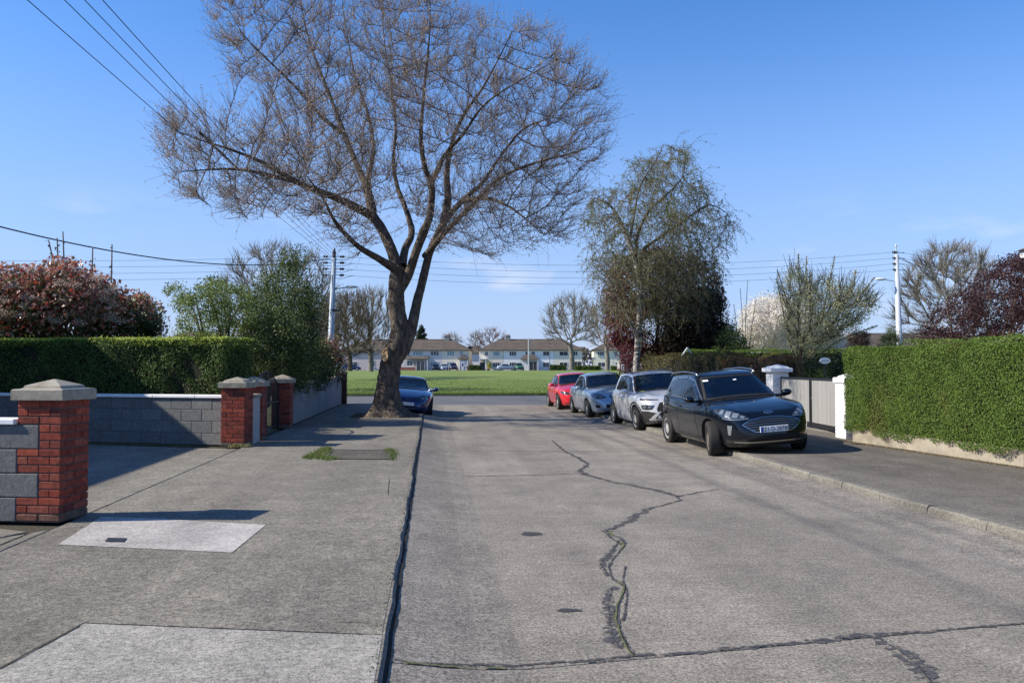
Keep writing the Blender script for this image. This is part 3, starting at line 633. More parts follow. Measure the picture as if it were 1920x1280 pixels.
# driveways beyond the boundary line
dv = struct(thing('driveway', None, None))
struct_bay(dv, 'driveway_slab', [(-14, 8.9), (BX-.008, 8.9-.3), (BX-.008, 15.2), (-14, 19.2)], -.2, ZL, M['pave'])
gp = [G(0, 1018, ZL), G(85, 986, ZL)]
struct_bay(dv, 'mossy_slab', [(-14, 12.3), (-9, 10.2), (-3.9, 8.05), (-3.62, 7.9), (-4.0, 7.2), (-14, 8)][::-1], -.2, ZL-.012, M['pave'])
struct_bay(dv, 'driveway_slab', [(-14, 7.93), (-4.03, 7.1), (BX-.008, 7.9), (BX-.008, 5.21), (BX-2.5, 4.52), (-14, 4.5)], -.2, ZL, M['pave'])
struct_bay(dv, 'garden_slab', [(-60, 22), (-14, 19.25), (BX-.2, 15.9), (BX-.2, 33.3), (-60, 33.3)], -.2, ZL-.01, M['earth'])
# left kerb stones (flush with the slab, worn edge)
kl = struct(thing('left_kerb', None, None)); y = -8
while y < 33:
    l = 1.83 if y > 4 else 1.2; mb = MB(); x0, x1 = KX-.135+rng.normal()*.002, KX+rng.normal()*.004; y1 = min(y+l, 31.0)-.008
    xo = 0
    n = 7; rings = []
    for k in range(n+1):
        yy = y+(y1-y)*k/n; w1 = rng.normal()*.005; h1 = rng.normal()*.003
        rings.append([(x0, yy, -.2), (x1+.012, yy, -.2), (x1+.01+w1, yy, .05), (x1+w1, yy, ZL-.02+h1), (x1-.018+w1, yy, ZL-.002), (x0, yy, ZL-.004)])
    mb.loft([r[::-1] for r in rings]); mb.build('kerb_stone', M['pave'] if y < 40 else M['kerb'], kl); y += l
    if y > 31: break
# pale patch with its iron cover, manhole with grass around it, thin cracks
zp = ZL+.004
ground_poly('pale_patch', [(108, 1020), (435, 1035), (499, 983), (300, 972), (190, 968)], zp, M['patch_light'], pl)
hb = [G(203, 1007, 0), G(238, 1007.5, 0), G(231, 1014.5, 0), G(195, 1013.5, 0)]
co = ground_poly('stop_cock_cover', None, zp+.006, M['dark'], None, [G(*q, zp+.006)[:2] for q in ((203, 1007), (238, 1008), (232, 1015), (196, 1014))]); tag(co, 'small square iron water cover set in the pale concrete patch', 'cover')
M['cover'] = concrete_mat('cover_concrete', (.085, .078, .066), (.11, .10, .085), (.05, .047, .042), .2, 1)
mh = thing('manhole_cover', 'rectangular concrete manhole cover with grass growing at both ends', 'manhole cover', G(672, 852, ZL))
q = [G(612, 861, ZL), G(735, 861.5, ZL), G(728, 845, ZL), G(625, 844, ZL)]; o0 = G(672, 852, ZL)
mb = MB(); mb.prism([(p[0]-o0[0], p[1]-o0[1]) for p in q], .0, .008); mb.build('cover_slab', M['cover'], mh)
mb = MB(); 
for a, b in zip(q, q[1:]+q[:1]): mb.tube([(a[0]-o0[0], a[1]-o0[1], .008), (b[0]-o0[0], b[1]-o0[1], .008)], .009, 5)
mb.build('frame', M['tar'], mh)
strip('crack', [(0, 1252), (75, 1211), (115, 1190), (158, 1167)], .016, ZL+.004, M['joint'], pl, .6, .05)
strip('crack', [(0, 1021), (40, 1004), (85, 986)], .03, ZL+.004, M['joint'], dv, .5, .05)
strip('crack', [(640, 1164), (715, 1168)], .008, ZL+.004, M['joint'], pl, .6, .05); strip('crack', [(730, 895), (727, 928)], .008, ZL+.004, M['joint'], pl, .6, .05)
# ---- right pavement and kerb
pr = struct(thing('right_pavement', None, None))
edge = [(8.95, -8), (8.95, 9), (8.79, 11.56), (8.54, 14.21), (8.33, 15.94), (8.95, 16.3), (9.1, 34)]
yr = [-8, 3, 9.0, 15.0, 21.0, 27.0, 31.0]
for a, b in zip(yr[:-1], yr[1:]): struct_bay(pr, 'paving_bay', [(kr(a)+.14, a+gj), (9.6, a+gj), (9.6, b-gj), (kr(b)+.14, b-gj)], -.2, ZR, M['pave_right'])
struct_bay(pr, 'paving_bay', [(5.44, 31.01), (9.6, 31.01), (60, 31.01), (60, 34.6), (8.2, 34.6), (6.4, 34.0), (5.6, 32.6)], -.2, ZR, M['pave_right'])
kk = struct(thing('right_kerb', None, None)); y = -8
while y < 31:
    l = .915; rings = []
    for k in range(5):
        yy = y+(l-.010)*k/4; x = kr(yy); w1 = rng.normal()*.004; h1 = rng.normal()*.003
        rings.append([(x+.137, yy, -.2), (x+.137, yy, ZR+.001), (x+.02+w1, yy, ZR+.002+h1), (x+w1, yy, ZR-.018+h1), (x-.012, yy, .03), (x-.014, yy, -.2)])
    MB().loft(rings).build('kerb_stone', M['kerb'], kk); y += l
for i in range(7):   # corner stones
    a0, a1 = math.pi-i*math.pi/14, math.pi-(i+1)*math.pi/14-.0; cx, cy, R = 8.3, 31.6, 3.0
    P = [(cx+R*math.cos(a), cy+R*math.sin(a)) for a in (a0, a1-.004)][::1]; Q = [(cx+(R-.14)*math.cos(a), cy+(R-.14)*math.sin(a)) for a in (a1-.004, a0)]
    struct_bay(kk, 'kerb_stone', P+Q, -.2, ZR+.002, M['kerb'])
# far kerb of the cross road
fk = struct(thing('far_kerb', None, None))
x = -30
while x < 40: box('kerb_stone', (x, 45.05, -.2), (x+1.19, 45.17, .055+rng.normal()*.004), M['kerb'], fk); x += 1.2
# moss and dry leaves along the kerbs and wall feet (litter nobody could count)
def scatter(name, pts_fn, n, size, m, label, cat, z, flat=.5):
    P = np.array([pts_fn() for _ in range(n)]); P = np.column_stack([P, z+rng.random(n)*size*.6]); v, f = leaves(P, rng.uniform(.5, 1.4, n)*size, np.tile([0, 0, 1.], (n, 1)), flat, .6)
    o = link(name, mesh(v, f, m)); return tag(o, label, cat, kind='stuff')
dry = leaf_mat('dry_leaves', [(.22, .11, .05), (.34, .20, .10), (.15, .08, .04)], .8, 0)
scatter('litter', lambda: (kr(9)-abs(rng.normal())*.12, rng.uniform(6, 31)), 2600, .028, dry, 'dry brown leaf litter along the right kerb and under the parked cars', 'leaf litter', .004)
scatter('litter', lambda: (KX+.04+abs(rng.normal())*.10, rng.choice([rng.uniform(4, 9), rng.uniform(12, 22), rng.uniform(15, 17)])), 700, .024, dry, 'scattered dry twigs and leaves in the left gutter', 'leaf litter', .004)
scatter('litter', lambda: (lambda y: (8.30+(15.94-y)*.105-.04-abs(rng.normal())*.10, y))(rng.uniform(10.5, 15.9)), 900, .022, dry, 'dry twigs and moss at the foot of the beige hedge wall', 'leaf litter', ZR+.002)
gl = leaf_mat('weed_green', [(.085, .14, .03), (.14, .20, .05), (.16, .17, .06), (.11, .16, .035)], .6, .4)
def blades(name, P, h, m, label, cat, lean=.35, wd=.008):
    n = len(P); a = rng.random(n)*6.28; H = rng.uniform(.5, 1.2, n)*h; ln = rng.normal(size=(n, 2))*lean*H[:, None]; u = np.stack([np.cos(a), np.sin(a)], 1)*wd
    b0 = P.copy(); b0[:, :2] -= u; b1 = P.copy(); b1[:, :2] += u; t = P.copy(); t[:, :2] += ln; t[:, 2] += H
    V = np.stack([b0, b1, t], 1).reshape(-1, 3); F = np.arange(n*3).reshape(-1, 3); o = link(name, mesh(V, F, m)); return tag(o, label, cat, kind='stuff')
def tuft_pts(uvs, n, sx=.06, sy=.05):
    out = []
    for u, v in uvs:
        c = G(u, v, ZL); out.append(np.column_stack([c[0]+rng.normal(size=n)*sx, c[1]+rng.normal(size=n)*sy, np.full(n, ZL)]))
    return np.concatenate(out)
blades('grass', tuft_pts([(582, 857), (592, 854), (600, 851), (608, 848), (618, 860), (597, 858), (610, 843)], 220, .06, .12), .06, gl, 'bright green grass tuft at the near end of the manhole cover', 'grass')
blades('grass', tuft_pts([(737, 852), (734, 846), (727, 845), (736, 859)], 110, .035, .15), .05, gl, 'thin green weeds along the kerb end of the manhole cover', 'grass')
blades('grass', tuft_pts([(452, 838), (440, 839), (462, 838)], 60, .04, .04), .08, leaf_mat('weed_pale', [(.20, .18, .08), (.28, .26, .12), (.15, .15, .06)], .7, .3), 'dry weeds at the foot of the second brick pier', 'weeds', .6)
# green: long fringe by the kerb and mown blades
n = 26000; P = np.column_stack([rng.uniform(-7, 12, n), 45.2+rng.random(n)**2*1.2, np.full(n, .03)]); gm = leaf_mat('grass_blades', [(.10, .16, .03), (.17, .24, .055), (.22, .28, .075)], .6, .35)
fr = blades('grass', P, .16, gm, 'long uncut grass fringe along the far kerb of the green', 'grass', .4, .014)
n = 70000; yy = 46+rng.random(n)**1.6*40; P = np.column_stack([rng.uniform(-14, 18, n)*(yy/46), yy, np.array([gz(0, q) for q in yy])+.06]); blades('grass', P, .07, gm, 'short mown grass blades across the green', 'grass', .5, .02)

grit = leaf_mat('grit', [(.30, .28, .24), (.10, .09, .08), (.42, .40, .36), (.16, .12, .08)], .9, 0)
scatter('grit', lambda: (rng.uniform(-3.4, KX-.05), 4+rng.random()**1.5*18), 900, .012, grit, 'small stones and crumbs scattered over the left pavement', 'grit', ZL+.001)
scatter('grit', lambda: (rng.uniform(KX+.1, 5.2), 4+rng.random()**1.5*16), 1500, .011, grit, 'small stones and crumbs scattered over the road slabs', 'grit', .036*0+.004)
scatter('grit', lambda: (rng.uniform(5.5, 8.6), 7+rng.random()**1.5*9), 700, .014, grit, 'small stones and dead leaves scattered over the right pavement', 'grit', ZR+.002)
scatter('moss', lambda: (lambda y: (8.24+(15.94-y)*.105-abs(rng.normal())*.07, y))(rng.uniform(9.5, 15.9)), 2600, .018, leaf_mat('wall_moss', [(.08, .085, .03), (.13, .12, .05), (.06, .055, .03)], .9, 0), 'mossy line along the foot of the beige hedge wall', 'moss', ZR+.002, .8)
scatter('moss', lambda: (lambda y: (KX-.03-abs(rng.normal())*.02, y))(rng.uniform(4, 30)), 900, .012, leaf_mat('edge_moss', [(.08, .085, .03), (.13, .12, .05)], .9, 0), 'thin moss along the left kerb edge', 'moss', ZL+.001, .8)
# ------------------------------------------------------------------ brick piers, block walls, gates
def shared(name, V, F, m): return mesh(V, F, m, name=name)
def boxmesh(sx, sy, sz, m, bev=.004):
    mb = MB(); mb.box((-sx/2, -sy/2, 0), (sx/2, sy/2, sz), bev); return mesh(mb.v, mb.f, m)
BK = boxmesh(.2155, .1025, .0655, M['brick'], .004); BKH = boxmesh(.1025, .1025, .0655, M['brick'], .004)
def brick(t, me, x, y, z, rot=0, m=None):
    if z < .07 and me in OLD: me = OLD[me]
    o = link('brick', me, t, (x+rng.normal()*.0007, y+rng.normal()*.0015, z), (0, 0, rot+rng.normal()*.004)); return o
OLD = {BK: boxmesh(.2155, .1025, .0655, M['brick_old'], .008), BKH: boxmesh(.1025, .1025, .0655, M['brick_old'], .008)}
def capstone(t, hw, z, m, h=1.0):
    mb = MB(); sq = lambda r, zz: [(-r, -r, zz), (r, -r, zz), (r, r, zz), (-r, r, zz)]
    mb.loft([sq(hw-.004, z), sq(hw, z+.006), sq(hw, z+.098*h), sq(hw-.012, z+.108*h), sq(hw-.055, z+.112*h), sq(hw-.072, z+.118*h), sq(hw-.080, z+.138*h), sq(hw-.088, z+.143*h), sq(.012, z+.200*h)]); return mb.build('cap', m, t)
def pier(name, label, cat, x, y, rot, courses, tooth=None, capm=None, z=ZL, ch=.0768, mort=M['mortar'], bm=(BK, BKH), hw=.264, capz=0, group=None):
    t = thing(name, label, cat, (x, y, z), rot, group)
    mb = MB(); mb.box((-.208, -.208, 0), (.208, .208, courses*ch)); mb.build('mortar', mort, t)
    for c in range(courses):
        zz = c*ch+.0095; tt = tooth and tooth(c)
        if c % 2 == 0:
            for yy in (-.1675, .1675):
                for xx in (-.1125, .1125):
                    if tt and yy < 0 and xx < 0: continue
                    brick(t, bm[0], xx, yy, zz)
            for xx in (-.1675, .1675):
                if tt and xx < 0: continue
                brick(t, bm[0], xx, 0, zz, math.pi/2)
        else:
            for xx in (-.1675, .1675):
                for yy in (-.1125, .1125):
                    if tt and xx < 0: continue
                    brick(t, bm[0], xx, yy, zz, math.pi/2)
            for yy in (-.1675, .1675):
                if tt and yy < 0: brick(t, bm[1], .056, yy, zz); continue
                brick(t, bm[0], 0, yy, zz)
    capstone(t, hw, courses*ch, capm or M['cap'])
    return t
def block_wall(name, label, A, B, z0, rows, rh, thick, m, cop=None, back=False, start=0.0, bl=.44, endfix=None, wb_=.215, coph=.055, copo=.035, cop_step=None, jm=None):
    A = Vector(A); B = Vector(B); Lh = (B-A).length; d = (B-A).normalized(); ang = math.atan2(d.y, d.x)
    t = thing(name, label, 'wall', (A.x, A.y, z0), ang)
    me = boxmesh(bl-.010, thick, rh-.010, m, .005); MB().box((.004, .006, 0), (Lh-.004, thick-.006, rows*rh-.004)).build('mortar', jm or M['mortar_grey'], t)
    cache = {}
    for r in range(rows):
        x = -(bl/2 if r % 2 else 0)-start
        while x < Lh-.02:
            x0, x1 = max(0, x), min(Lh, x+bl)
            if x1-x0 > .03:
                k = round(x1-x0, 3)
                if k not in cache: cache[k] = boxmesh(x1-x0-.010, thick, rh-.010, m, .005)
                link('block', cache[k], t, ((x0+x1)/2, thick/2+rng.normal()*.0015, r*rh+.005))
            x += bl
    if cop:
        x = 0; cl = .915
        while x < Lh-.01:
            x1 = min(Lh, x+cl); box('coping', (x+.002, -copo, rows*rh), (x1-.002, thick+copo, rows*rh+coph), cop, t, .006); x = x1
    return t
R1 = math.radians(-12)
p1 = pier('brick_pier', 'large red brick pier with stone cap at the left edge, blocks toothed into it', 'pier', -3.66, 8.50, R1, 15, lambda c: c in (3, 4, 5, 9, 10, 11))
# blocks of the near wall: run left from the pier, its long courses toothed into the brickwork
d1 = Vector((math.cos(R1), math.sin(R1))); A1 = Vector((-3.66, 8.50))-d1*3.3; 
w1 = thing('block_wall', 'grey concrete block wall with white coping, left of the nearest brick pier', 'wall', (-3.66, 8.50, ZL), R1)
fy = -.2195
MB().box((-3.4, fy+.008, 0), (-.222, fy+.205, .92)).build('mortar', M['mortar_grey'], w1)
for r, zz in enumerate((0, .2304, .4608, .6912)):
    end = -.002 if r in (1, 3) else -.2225
    x = end
    k = 0
    while x > -3.3:
        l = .44; me = boxmesh(l-.010, .10 if (k == 0 and r in (1, 3)) else .208, .2204, M['block'], .006)
        link('block', me, w1, (x-l/2, fy+(.05 if (k == 0 and r in (1, 3)) else .104)-.002, zz+.005)); x -= l; k += 1
x = -.235
while x > -3.3: box('coping', (x-.915+.002, fy-.035, .923), (x-.002, fy+.245, .975), M['coping'], w1, .006); x -= .915
p2 = pier('brick_pier', 'red brick pier with stone cap in front of the garden gate, lit face', 'pier', -3.585, 15.85, math.radians(-9), 14)
block_wall('block_wall', 'grey block wall with white coping below the clipped left hedge', (-9.6, 17.95), (-3.80, 15.93), ZL, 4, .2200, .215, M['block'], M['coping'], start=.1)
# short rendered wall, gate piers, iron gate
sw = thing('garden_wall', 'short pale rendered wall between the second and third brick piers', 'wall', (-3.44, 16.08, ZL)); box('render', (-.10, 0, 0), (.10, .62, .88), M['render'], sw, .01); box('coping', (-.14, 0, .882), (.14, .62, .94), M['cap'], sw, .01)
BKd = boxmesh(.2155, .1025, .0655, M['brick'], .004)
p3 = pier('brick_pier', 'shaded red brick gate pier, near side of the black iron gate', 'pier', -3.53, 16.98, 0, 14, hw=.27, group=None)
p4 = pier('brick_pier', 'shaded red brick gate pier, far side of the black iron gate', 'pier', -3.55, 20.35, 0, 14, hw=.27)
def gate_leaf(t, y0, y1, hinge_hi):
    # wrought leaf with an arched top; local x = along, built in yz
    mb = MB(); w_ = y1-y0; top = lambda s: 1.02+.34*math.sin(math.pi*s*.5) if not hinge_hi else 1.02+.34*math.sin(math.pi*(1-s)*.5)
    return w_, top
gt = thing('iron_gate', 'tall black wrought iron double gate with arched top between brick gate piers', 'gate', (-3.60, 17.16, ZL))
Lg = 2.96
MB().tube([(0, s*Lg, 1.00+.36*math.sin(math.pi*s)) for s in np.linspace(0, 1, 17)], .017, 6).build('arched_rail', M['iron'], gt)
for z in (.10, .62, .68): MB().tube([(0, 0, z), (0, Lg, z)], .014, 6).build('rail', M['iron'], gt)
for yy in (.03, Lg/2-.03, Lg/2+.03, Lg-.03): MB().box((-.02, yy-.02, .03), (.02, yy+.02, 1.0+.36*math.sin(math.pi*yy/Lg))).build('stile', M['iron'], gt)
for i in range(1, 24):
    yy = i*Lg/24; MB().tube([(0, yy, .10), (0, yy, 1.0+.36*math.sin(math.pi*yy/Lg))], .008, 5).build('bar', M['iron'], gt)
mb = MB()
for i in range(12):
    c_ = (i+.5)*Lg/12; mb.tube([(0, c_+.05*math.cos(a), .65+.03*math.sin(a)) for a in np.linspace(0, 6.28, 11)], .005, 4, False)
mb.build('scroll_band', plain('gold_scroll', (.35, .30, .14), .5), gt)
# rendered wall to the corner, with copings stepping, post at the end
rw = thing('garden_wall', 'long grey rendered garden wall from the gate pier to the corner', 'wall', (-3.56, 20.62, ZL), 0)
n = 14; Lw = 12.3
for i in range(n):
    y0, y1 = i*Lw/n, (i+1)*Lw/n; h = .98+.05*i/n; box('wall_panel', (-.09, y0+.004, 0), (.09, y1-.004, h), M['render_grey'], rw, .006)
    box('coping', (-.13, y0+.003, h+.001), (.13, y1-.003, h+.06), M['cap'], rw, .01)
ep = pier('brick_pier', 'dark brown brick pier ending the garden wall at the corner', 'pier', -3.52, 33.1, 0, 15, hw=.23, capm=M['bark'], mort=M['mortar_dark'], bm=(boxmesh(.2155, .1025, .0655, M['brick_dark']), boxmesh(.1025, .1025, .0655, M['brick_dark'])))
# ---- right side: low wall, white piers, gate
lw = thing('low_wall', 'low beige rendered wall with peeling paint under the tall right hedge', 'wall', (0, 0, ZR))
PW = [(9.25, 6.0), (8.98, 9.0), (8.79, 11.56), (8.54, 14.21), (8.36, 15.78)]
for (xa, ya), (xb, yb2) in zip(PW[:-1], PW[1:]):
    n = max(1, int((yb2-ya)/1.4))
    for i in range(n):
        a0 = Vector((xa+(xb-xa)*i/n, ya+(yb2-ya)*i/n)); a1 = Vector((xa+(xb-xa)*(i+1)/n, ya+(yb2-ya)*(i+1)/n)); h = .26+rng.normal()*.006
        P = [(a0.x, a0.y+.003), (a1.x, a1.y-.003), (a1.x+.2, a1.y-.003), (a0.x+.2, a0.y+.003)][::-1]
        MB().loft([[(x, y, -.1) for x, y in P], [(x, y, h-.012) for x, y in P], [(x+(.01 if k > 1 else -.0), y, h) for k, (x, y) in enumerate(P)]]).build('wall_section', M['render_beige'], lw)
BW = boxmesh(.2155, .1025, .0655, M['white_paint'], .004); BWH = boxmesh(.1025, .1025, .0655, M['white_paint'], .004)
g1 = pier('white_pier', 'white painted brick gate pier with pale cap, behind the black SUV', 'pier', 9.22, 21.35, 0, 18, hw=.30, capm=M['white_paint'], z=ZR, mort=M['white_paint'], bm=(BW, BWH), ch=.0745)
g2 = pier('white_pier', 'white painted brick gate pier partly grown over by the tall hedge', 'pier', 8.70, 16.50, 0, 15, hw=.25, capm=M['white_paint'], z=ZR, mort=M['white_paint'], bm=(BW, BWH))
nb = box('number_plaque', (8.99, 21.28, 1.16), (8.995, 21.36, 1.26), M['sticker'], None); tag(nb, 'small plaque fixed on the white gate pier behind the SUV', 'plaque')
ga = Vector((9.22, 21.10, ZR)); gb = Vector((8.80, 16.76, ZR))
# two leaves; near leaf swung slightly in line with the piers
gg = thing('driveway_gate', 'grey boarded double gate with black metal frame between white piers', 'gate', tuple(ga), math.atan2(gb.y-ga.y, gb.x-ga.x))
Lg2 = (gb-ga).length
for k in range(2):
    x0, x1 = k*Lg2/2+.015, (k+1)*Lg2/2-.015
    for a_, b_ in (((x0, -.025, .07), (x0+.06, .025, 1.22)), ((x1-.06, -.025, .07), (x1, .025, 1.22)), ((x0+.06, -.025, .07), (x1-.06, .025, .17)), ((x0+.06, -.025, 1.17), (x1-.06, .025, 1.22))): box('frame', a_, b_, M['iron'], gg)
    nbd = 16; wd = (x1-x0-.12)/nbd
    for i in range(nbd): box('board', (x0+.06+i*wd+.002, -.010+(.0015 if i % 2 else 0), .172), (x0+.06+(i+1)*wd-.002, .012, 1.168), M['gate_board'], gg)
box('gate_backing', (.05, .013, .172), (Lg2-.05, .016, 1.168), M['gate_board'], gg)
hd = MB(); hd.lathe([(.03, 0), (.03, .02), (.012, .025), (.012, .06)], 10, (Lg2/2+.06, -.03, .74), 'y'); hd.build('handle', M['chrome'], gg)
gs = struct(box('gate_sill', (8.95, 16.8, ZR-.1), (9.35, 21.1, ZR+.035), M['kerb']))
# ------------------------------------------------------------------ hedges and near shrubs
M['privet'] = leaf_mat('privet', [(.070, .120, .020), (.120, .195, .032), (.090, .155, .026), (.165, .24, .05), (.10, .13, .03)], .6, .35, .22, [((.17, .11, .05), 1.1, .60, .55), ((.18, .25, .05), .7, .54, .3), ((.05, .09, .02), 2.3, .58, .6)])
M['privet_dark'] = leaf_mat('privet_dark', [(.04, .07, .016), (.085, .14, .03), (.055, .10, .02), (.14, .20, .05)], .6, .25, .22, [((.10, .075, .035), 1.0, .60, .5), ((.03, .05, .015), 1.9, .56, .6)])
M['privet_new'] = leaf_mat('privet_new', [(.30, .40, .05), (.44, .52, .09), (.36, .44, .06)], .5, .45)
M['hedge_core'] = noise_mat('hedge_core', (.012, .014, .008), (.03, .028, .016), 9, .95, .8, 30)
hedge('hedge', 'tall clipped bright green hedge over the beige wall at the right', (8.30, 15.98), (8.98, 8.0), 1.5, ZR+.15, 1.985, 270000, .027, M['privet'], M['hedge_core'], bulge=.035, ragged=.085, side=1, zwob=.025)
hedge('hedge', 'long clipped dark green hedge behind the left block wall', (-9.9, 18.45), (-4.05, 16.75), 1.25, ZL+.5, 2.16, 60000, .042, M['privet_dark'], M['hedge_core'], side=1, bulge=.07, top_mat=M['privet_new'], ntop=15000)
# ------------------------------------------------------------------ the big tree
def A3(u, v, y): return np.array(AT(u, v, y))
TY = 24.6
tb = A3(742, 781, TY); tb[2] = ZL-.03
def limb(pts, rad, dy): # px points, radii, depth offsets
    return [A3(u, v, TY+d) for (u, v), d in zip(pts, dy)], rad
guides = [
 ([(727, 788), (726, 762), (728, 720), (734, 680), (747, 648), (749, 618), (745, 585), (743, 550), (744, 525), (751, 500)], [.66, .42, .315, .295, .34, .27, .235, .225, .22, .22], [0]*10),                       # trunk
 ([(754, 662), (767, 625), (776, 595), (783, 562), (791, 533), (798, 503), (808, 466), (834, 416), (867, 376), (902, 346), (924, 315), (955, 271), (985, 240), (1030, 222)], [.22, .21, .18, .165, .16, .16, .155, .15, .125, .105, .09, .075, .06, .035], [0, 0, .0, .1, .2, .3, .5, .7, 1.0, 1.3, 1.5, 1.7, 1.8, 2.0]),
 ([(748, 548), (766, 515), (779, 475), (794, 435), (806, 405), (810, 350), (797, 315), (789, 262), (793, 197), (800, 120), (806, 50), (805, -40)], [.16, .15, .15, .16, .14, .12, .11, .10, .08, .06, .04, .025], [0, -.2, -.4, -.6, -.8, -1.1, -1.3, -1.5, -1.6, -1.7, -1.8, -1.9]),
 ([(748, 515), (735, 472), (716, 430), (697, 400), (690, 360), (674, 320), (655, 275), (628, 205), (599, 131), (575, 60), (560, -20)], [.19, .18, .175, .165, .15, .135, .12, .10, .075, .05, .03], [0, .1, .3, .4, .6, .8, 1.0, 1.2, 1.5, 1.7, 1.9]),
 ([(697, 405), (644, 377), (587, 354), (550, 338), (512, 316), (475, 297), (425, 278), (374, 262), (330, 245)], [.15, .13, .115, .105, .09, .075, .055, .035, .02], [.4, .0, -.4, -.7, -1.0, -1.2, -1.4, -1.5, -1.6]),
 ([(560, 342), (510, 330), (455, 318), (395, 318), (340, 322)], [.09, .07, .055, .04, .02], [-.6, -1.2, -1.8, -2.3, -2.6]),
 ([(742, 505), (712, 486), (672, 462), (640, 430), (622, 405), (605, 370), (575, 330)], [.15, .12, .10, .085, .07, .05, .03], [0, -.5, -1.1, -1.7, -2.2, -2.7, -3.2]),
 ([(754, 500), (760, 465), (772, 437), (762, 395), (745, 350), (738, 300), (742, 240), (735, 170), (722, 90), (715, 0)], [.15, .13, .12, .105, .095, .085, .07, .055, .04, .025], [0, .6, 1.1, 1.5, 1.9, 2.2, 2.5, 2.7, 2.9, 3.0]),
 ([(834, 415), (840, 372), (838, 320), (850, 260), (870, 215), (905, 165), (935, 110), (960, 60)], [.15, .13, .11, .09, .075, .055, .04, .02], [.6, .3, 0, -.4, -.8, -1.2, -1.5, -1.7]),
 ([(867, 377), (910, 372), (950, 385), (985, 410), (1020, 440)], [.10, .075, .055, .04, .02], [.9, .2, -.5, -1.1, -1.6]),
 ([(700, 395), (690, 340), (700, 280), (690, 215), (665, 140), (650, 60), (640, -10)], [.12, .10, .085, .07, .05, .035, .02], [.5, 1.3, 2.0, 2.7, 3.2, 3.5, 3.7]),
 ([(640, 250), (600, 215), (560, 170), (510, 120), (460, 70), (430, 20)], [.08, .07, .055, .04, .03, .015], [1.1, .5, -.1, -.6, -1.0, -1.3]),
 ([(806, 350), (835, 290), (870, 250), (905, 200), (960, 160), (1030, 120)], [.09, .075, .06, .045, .035, .02], [-1.1, -1.9, -2.6, -3.2, -3.6, -3.9]),
 ([(797, 480), (830, 440), (870, 400), (930, 340), (990, 310), (1060, 290), (1100, 280)], [.12, .10, .085, .07, .055, .035, .02], [.5, -.5, -1.4, -2.2, -2.9, -3.4, -3.7]),
]
tree = thing('tree', 'massive old street tree just breaking bud, standing in the left pavement', 'tree', tuple(tb))
LG = [limb(g[0], [q*(1 if gi == 0 else (.93-.45*i/(len(g[1])-1))) for i, q in enumerate(g[1])], g[2]) for gi, g in enumerate(guides)]
P0 = np.array(LG[0][0]); 
v, f = limb_mesh([LG[0]], 44, .045, 9)
# root flare and burrs
zz = v[:, 2]; cxy = np.column_stack([np.interp(zz, P0[:, 2], P0[:, 0]), np.interp(zz, P0[:, 2], P0[:, 1])]); an = np.arctan2(v[:, 1]-cxy[:, 1], v[:, 0]-cxy[:, 0])
k = np.clip(1-(zz-ZL)/.8, 0, 1)**2*.22*(1+np.sin(an*5+.7))+.03*np.sin(an*7+zz*1.5)*np.clip(2.2-zz, 0, 1); k += .05*np.exp(-((zz-2.0)/.35)**2)*(np.cos(an+2.6)+1)
v[:, :2] += (v[:, :2]-cxy)*k[:, None]
link('trunk', mesh(v-tb, f, M['bark'], True), tree)
for g in LG[1:]:
    v, f = limb_mesh([g], 16 if g[1][0] > .16 else 9, .035, 6); link('limb', mesh(v-tb, f, M['bark'], True), tree)
# pale pruning wound
wc = A3(740, 667, TY)+np.array([-.62, -.78, .08])*.43; wv = wc-tb; mb = MB(); rr_ = [.16, .165, .155, .135]; 
nd_ = Vector((-.62, -.78, .08)).normalized(); uu = nd_.cross(Vector((0, 0, 1))).normalized(); vv_ = uu.cross(nd_)*-1
rings = []
for off, sc in ((-.20, 1.25), (-.02, 1.12), (.012, 1.0), (.006, .90), (-.006, .3)):
    rings.append([Vector(wv)+nd_*off+(uu*math.cos(a)*.135+vv_*math.sin(a)*.20)*sc*(1+.10*math.sin(a*3+1)+.05*math.sin(a*5)) for a in np.arange(22)*2*math.pi/22])
mb.loft(rings[:3], False, False); mb.build('wound_collar', M['bark'], tree, smooth=True)
mb = MB(); mb.loft(rings[2:], False, True); mb.build('pruning_wound', M['cutwood'], tree)
# skeleton: guide nodes then growth into the crown outline
pos = []; par = []; rm = []; 
for gi, (pts, rad) in enumerate(LG):
    pts = np.array(pts); last = None
    if gi > 0:
        d = np.linalg.norm(np.array(pos)-pts[0], axis=1); last = int(d.argmin())
    for i in range(len(pts)-1):
        n = max(1, int(np.linalg.norm(pts[i+1]-pts[i])/.35))
        for s in range(n):
            pos.append(pts[i]+(pts[i+1]-pts[i])*(s/n)); par.append(-1 if last is None else last); rm.append(rad[i]*(1-s/n)+rad[i+1]*s/n); last = len(pos)-1
    pos.append(pts[-1]); par.append(last); rm.append(rad[-1]); last = len(pos)-1
ng = len(pos)
crown = [(283, 245), (300, 330), (345, 375), (400, 398), (455, 415), (520, 425), (580, 420), (610, 440), (640, 470), (668, 500), (690, 470), (740, 400), (790, 430), (815, 500), (850, 470), (890, 480), (925, 500), (960, 480), (1000, 470), (1050, 480), (1080, 440), (1105, 360), (1140, 310), (1150, 240), (1145, 180), (1110, 120), (1065, 85), (1000, 45), (930, 35), (880, 25), (830, 0), (760, -25), (660, -50), (540, -55), (440, -30), (388, 0), (395, 60), (420, 120), (445, 160), (500, 190), (520, 215), (470, 225), (400, 205), (340, 185), (300, 205)]
att = crown_pts(crown, TY, 5.2, 8000, .1, 190, 1.15)
nt_ = len(LG[0][0])
skip0 = int(sum(1 for i in range(ng) if pos[i][2] < 3.6))
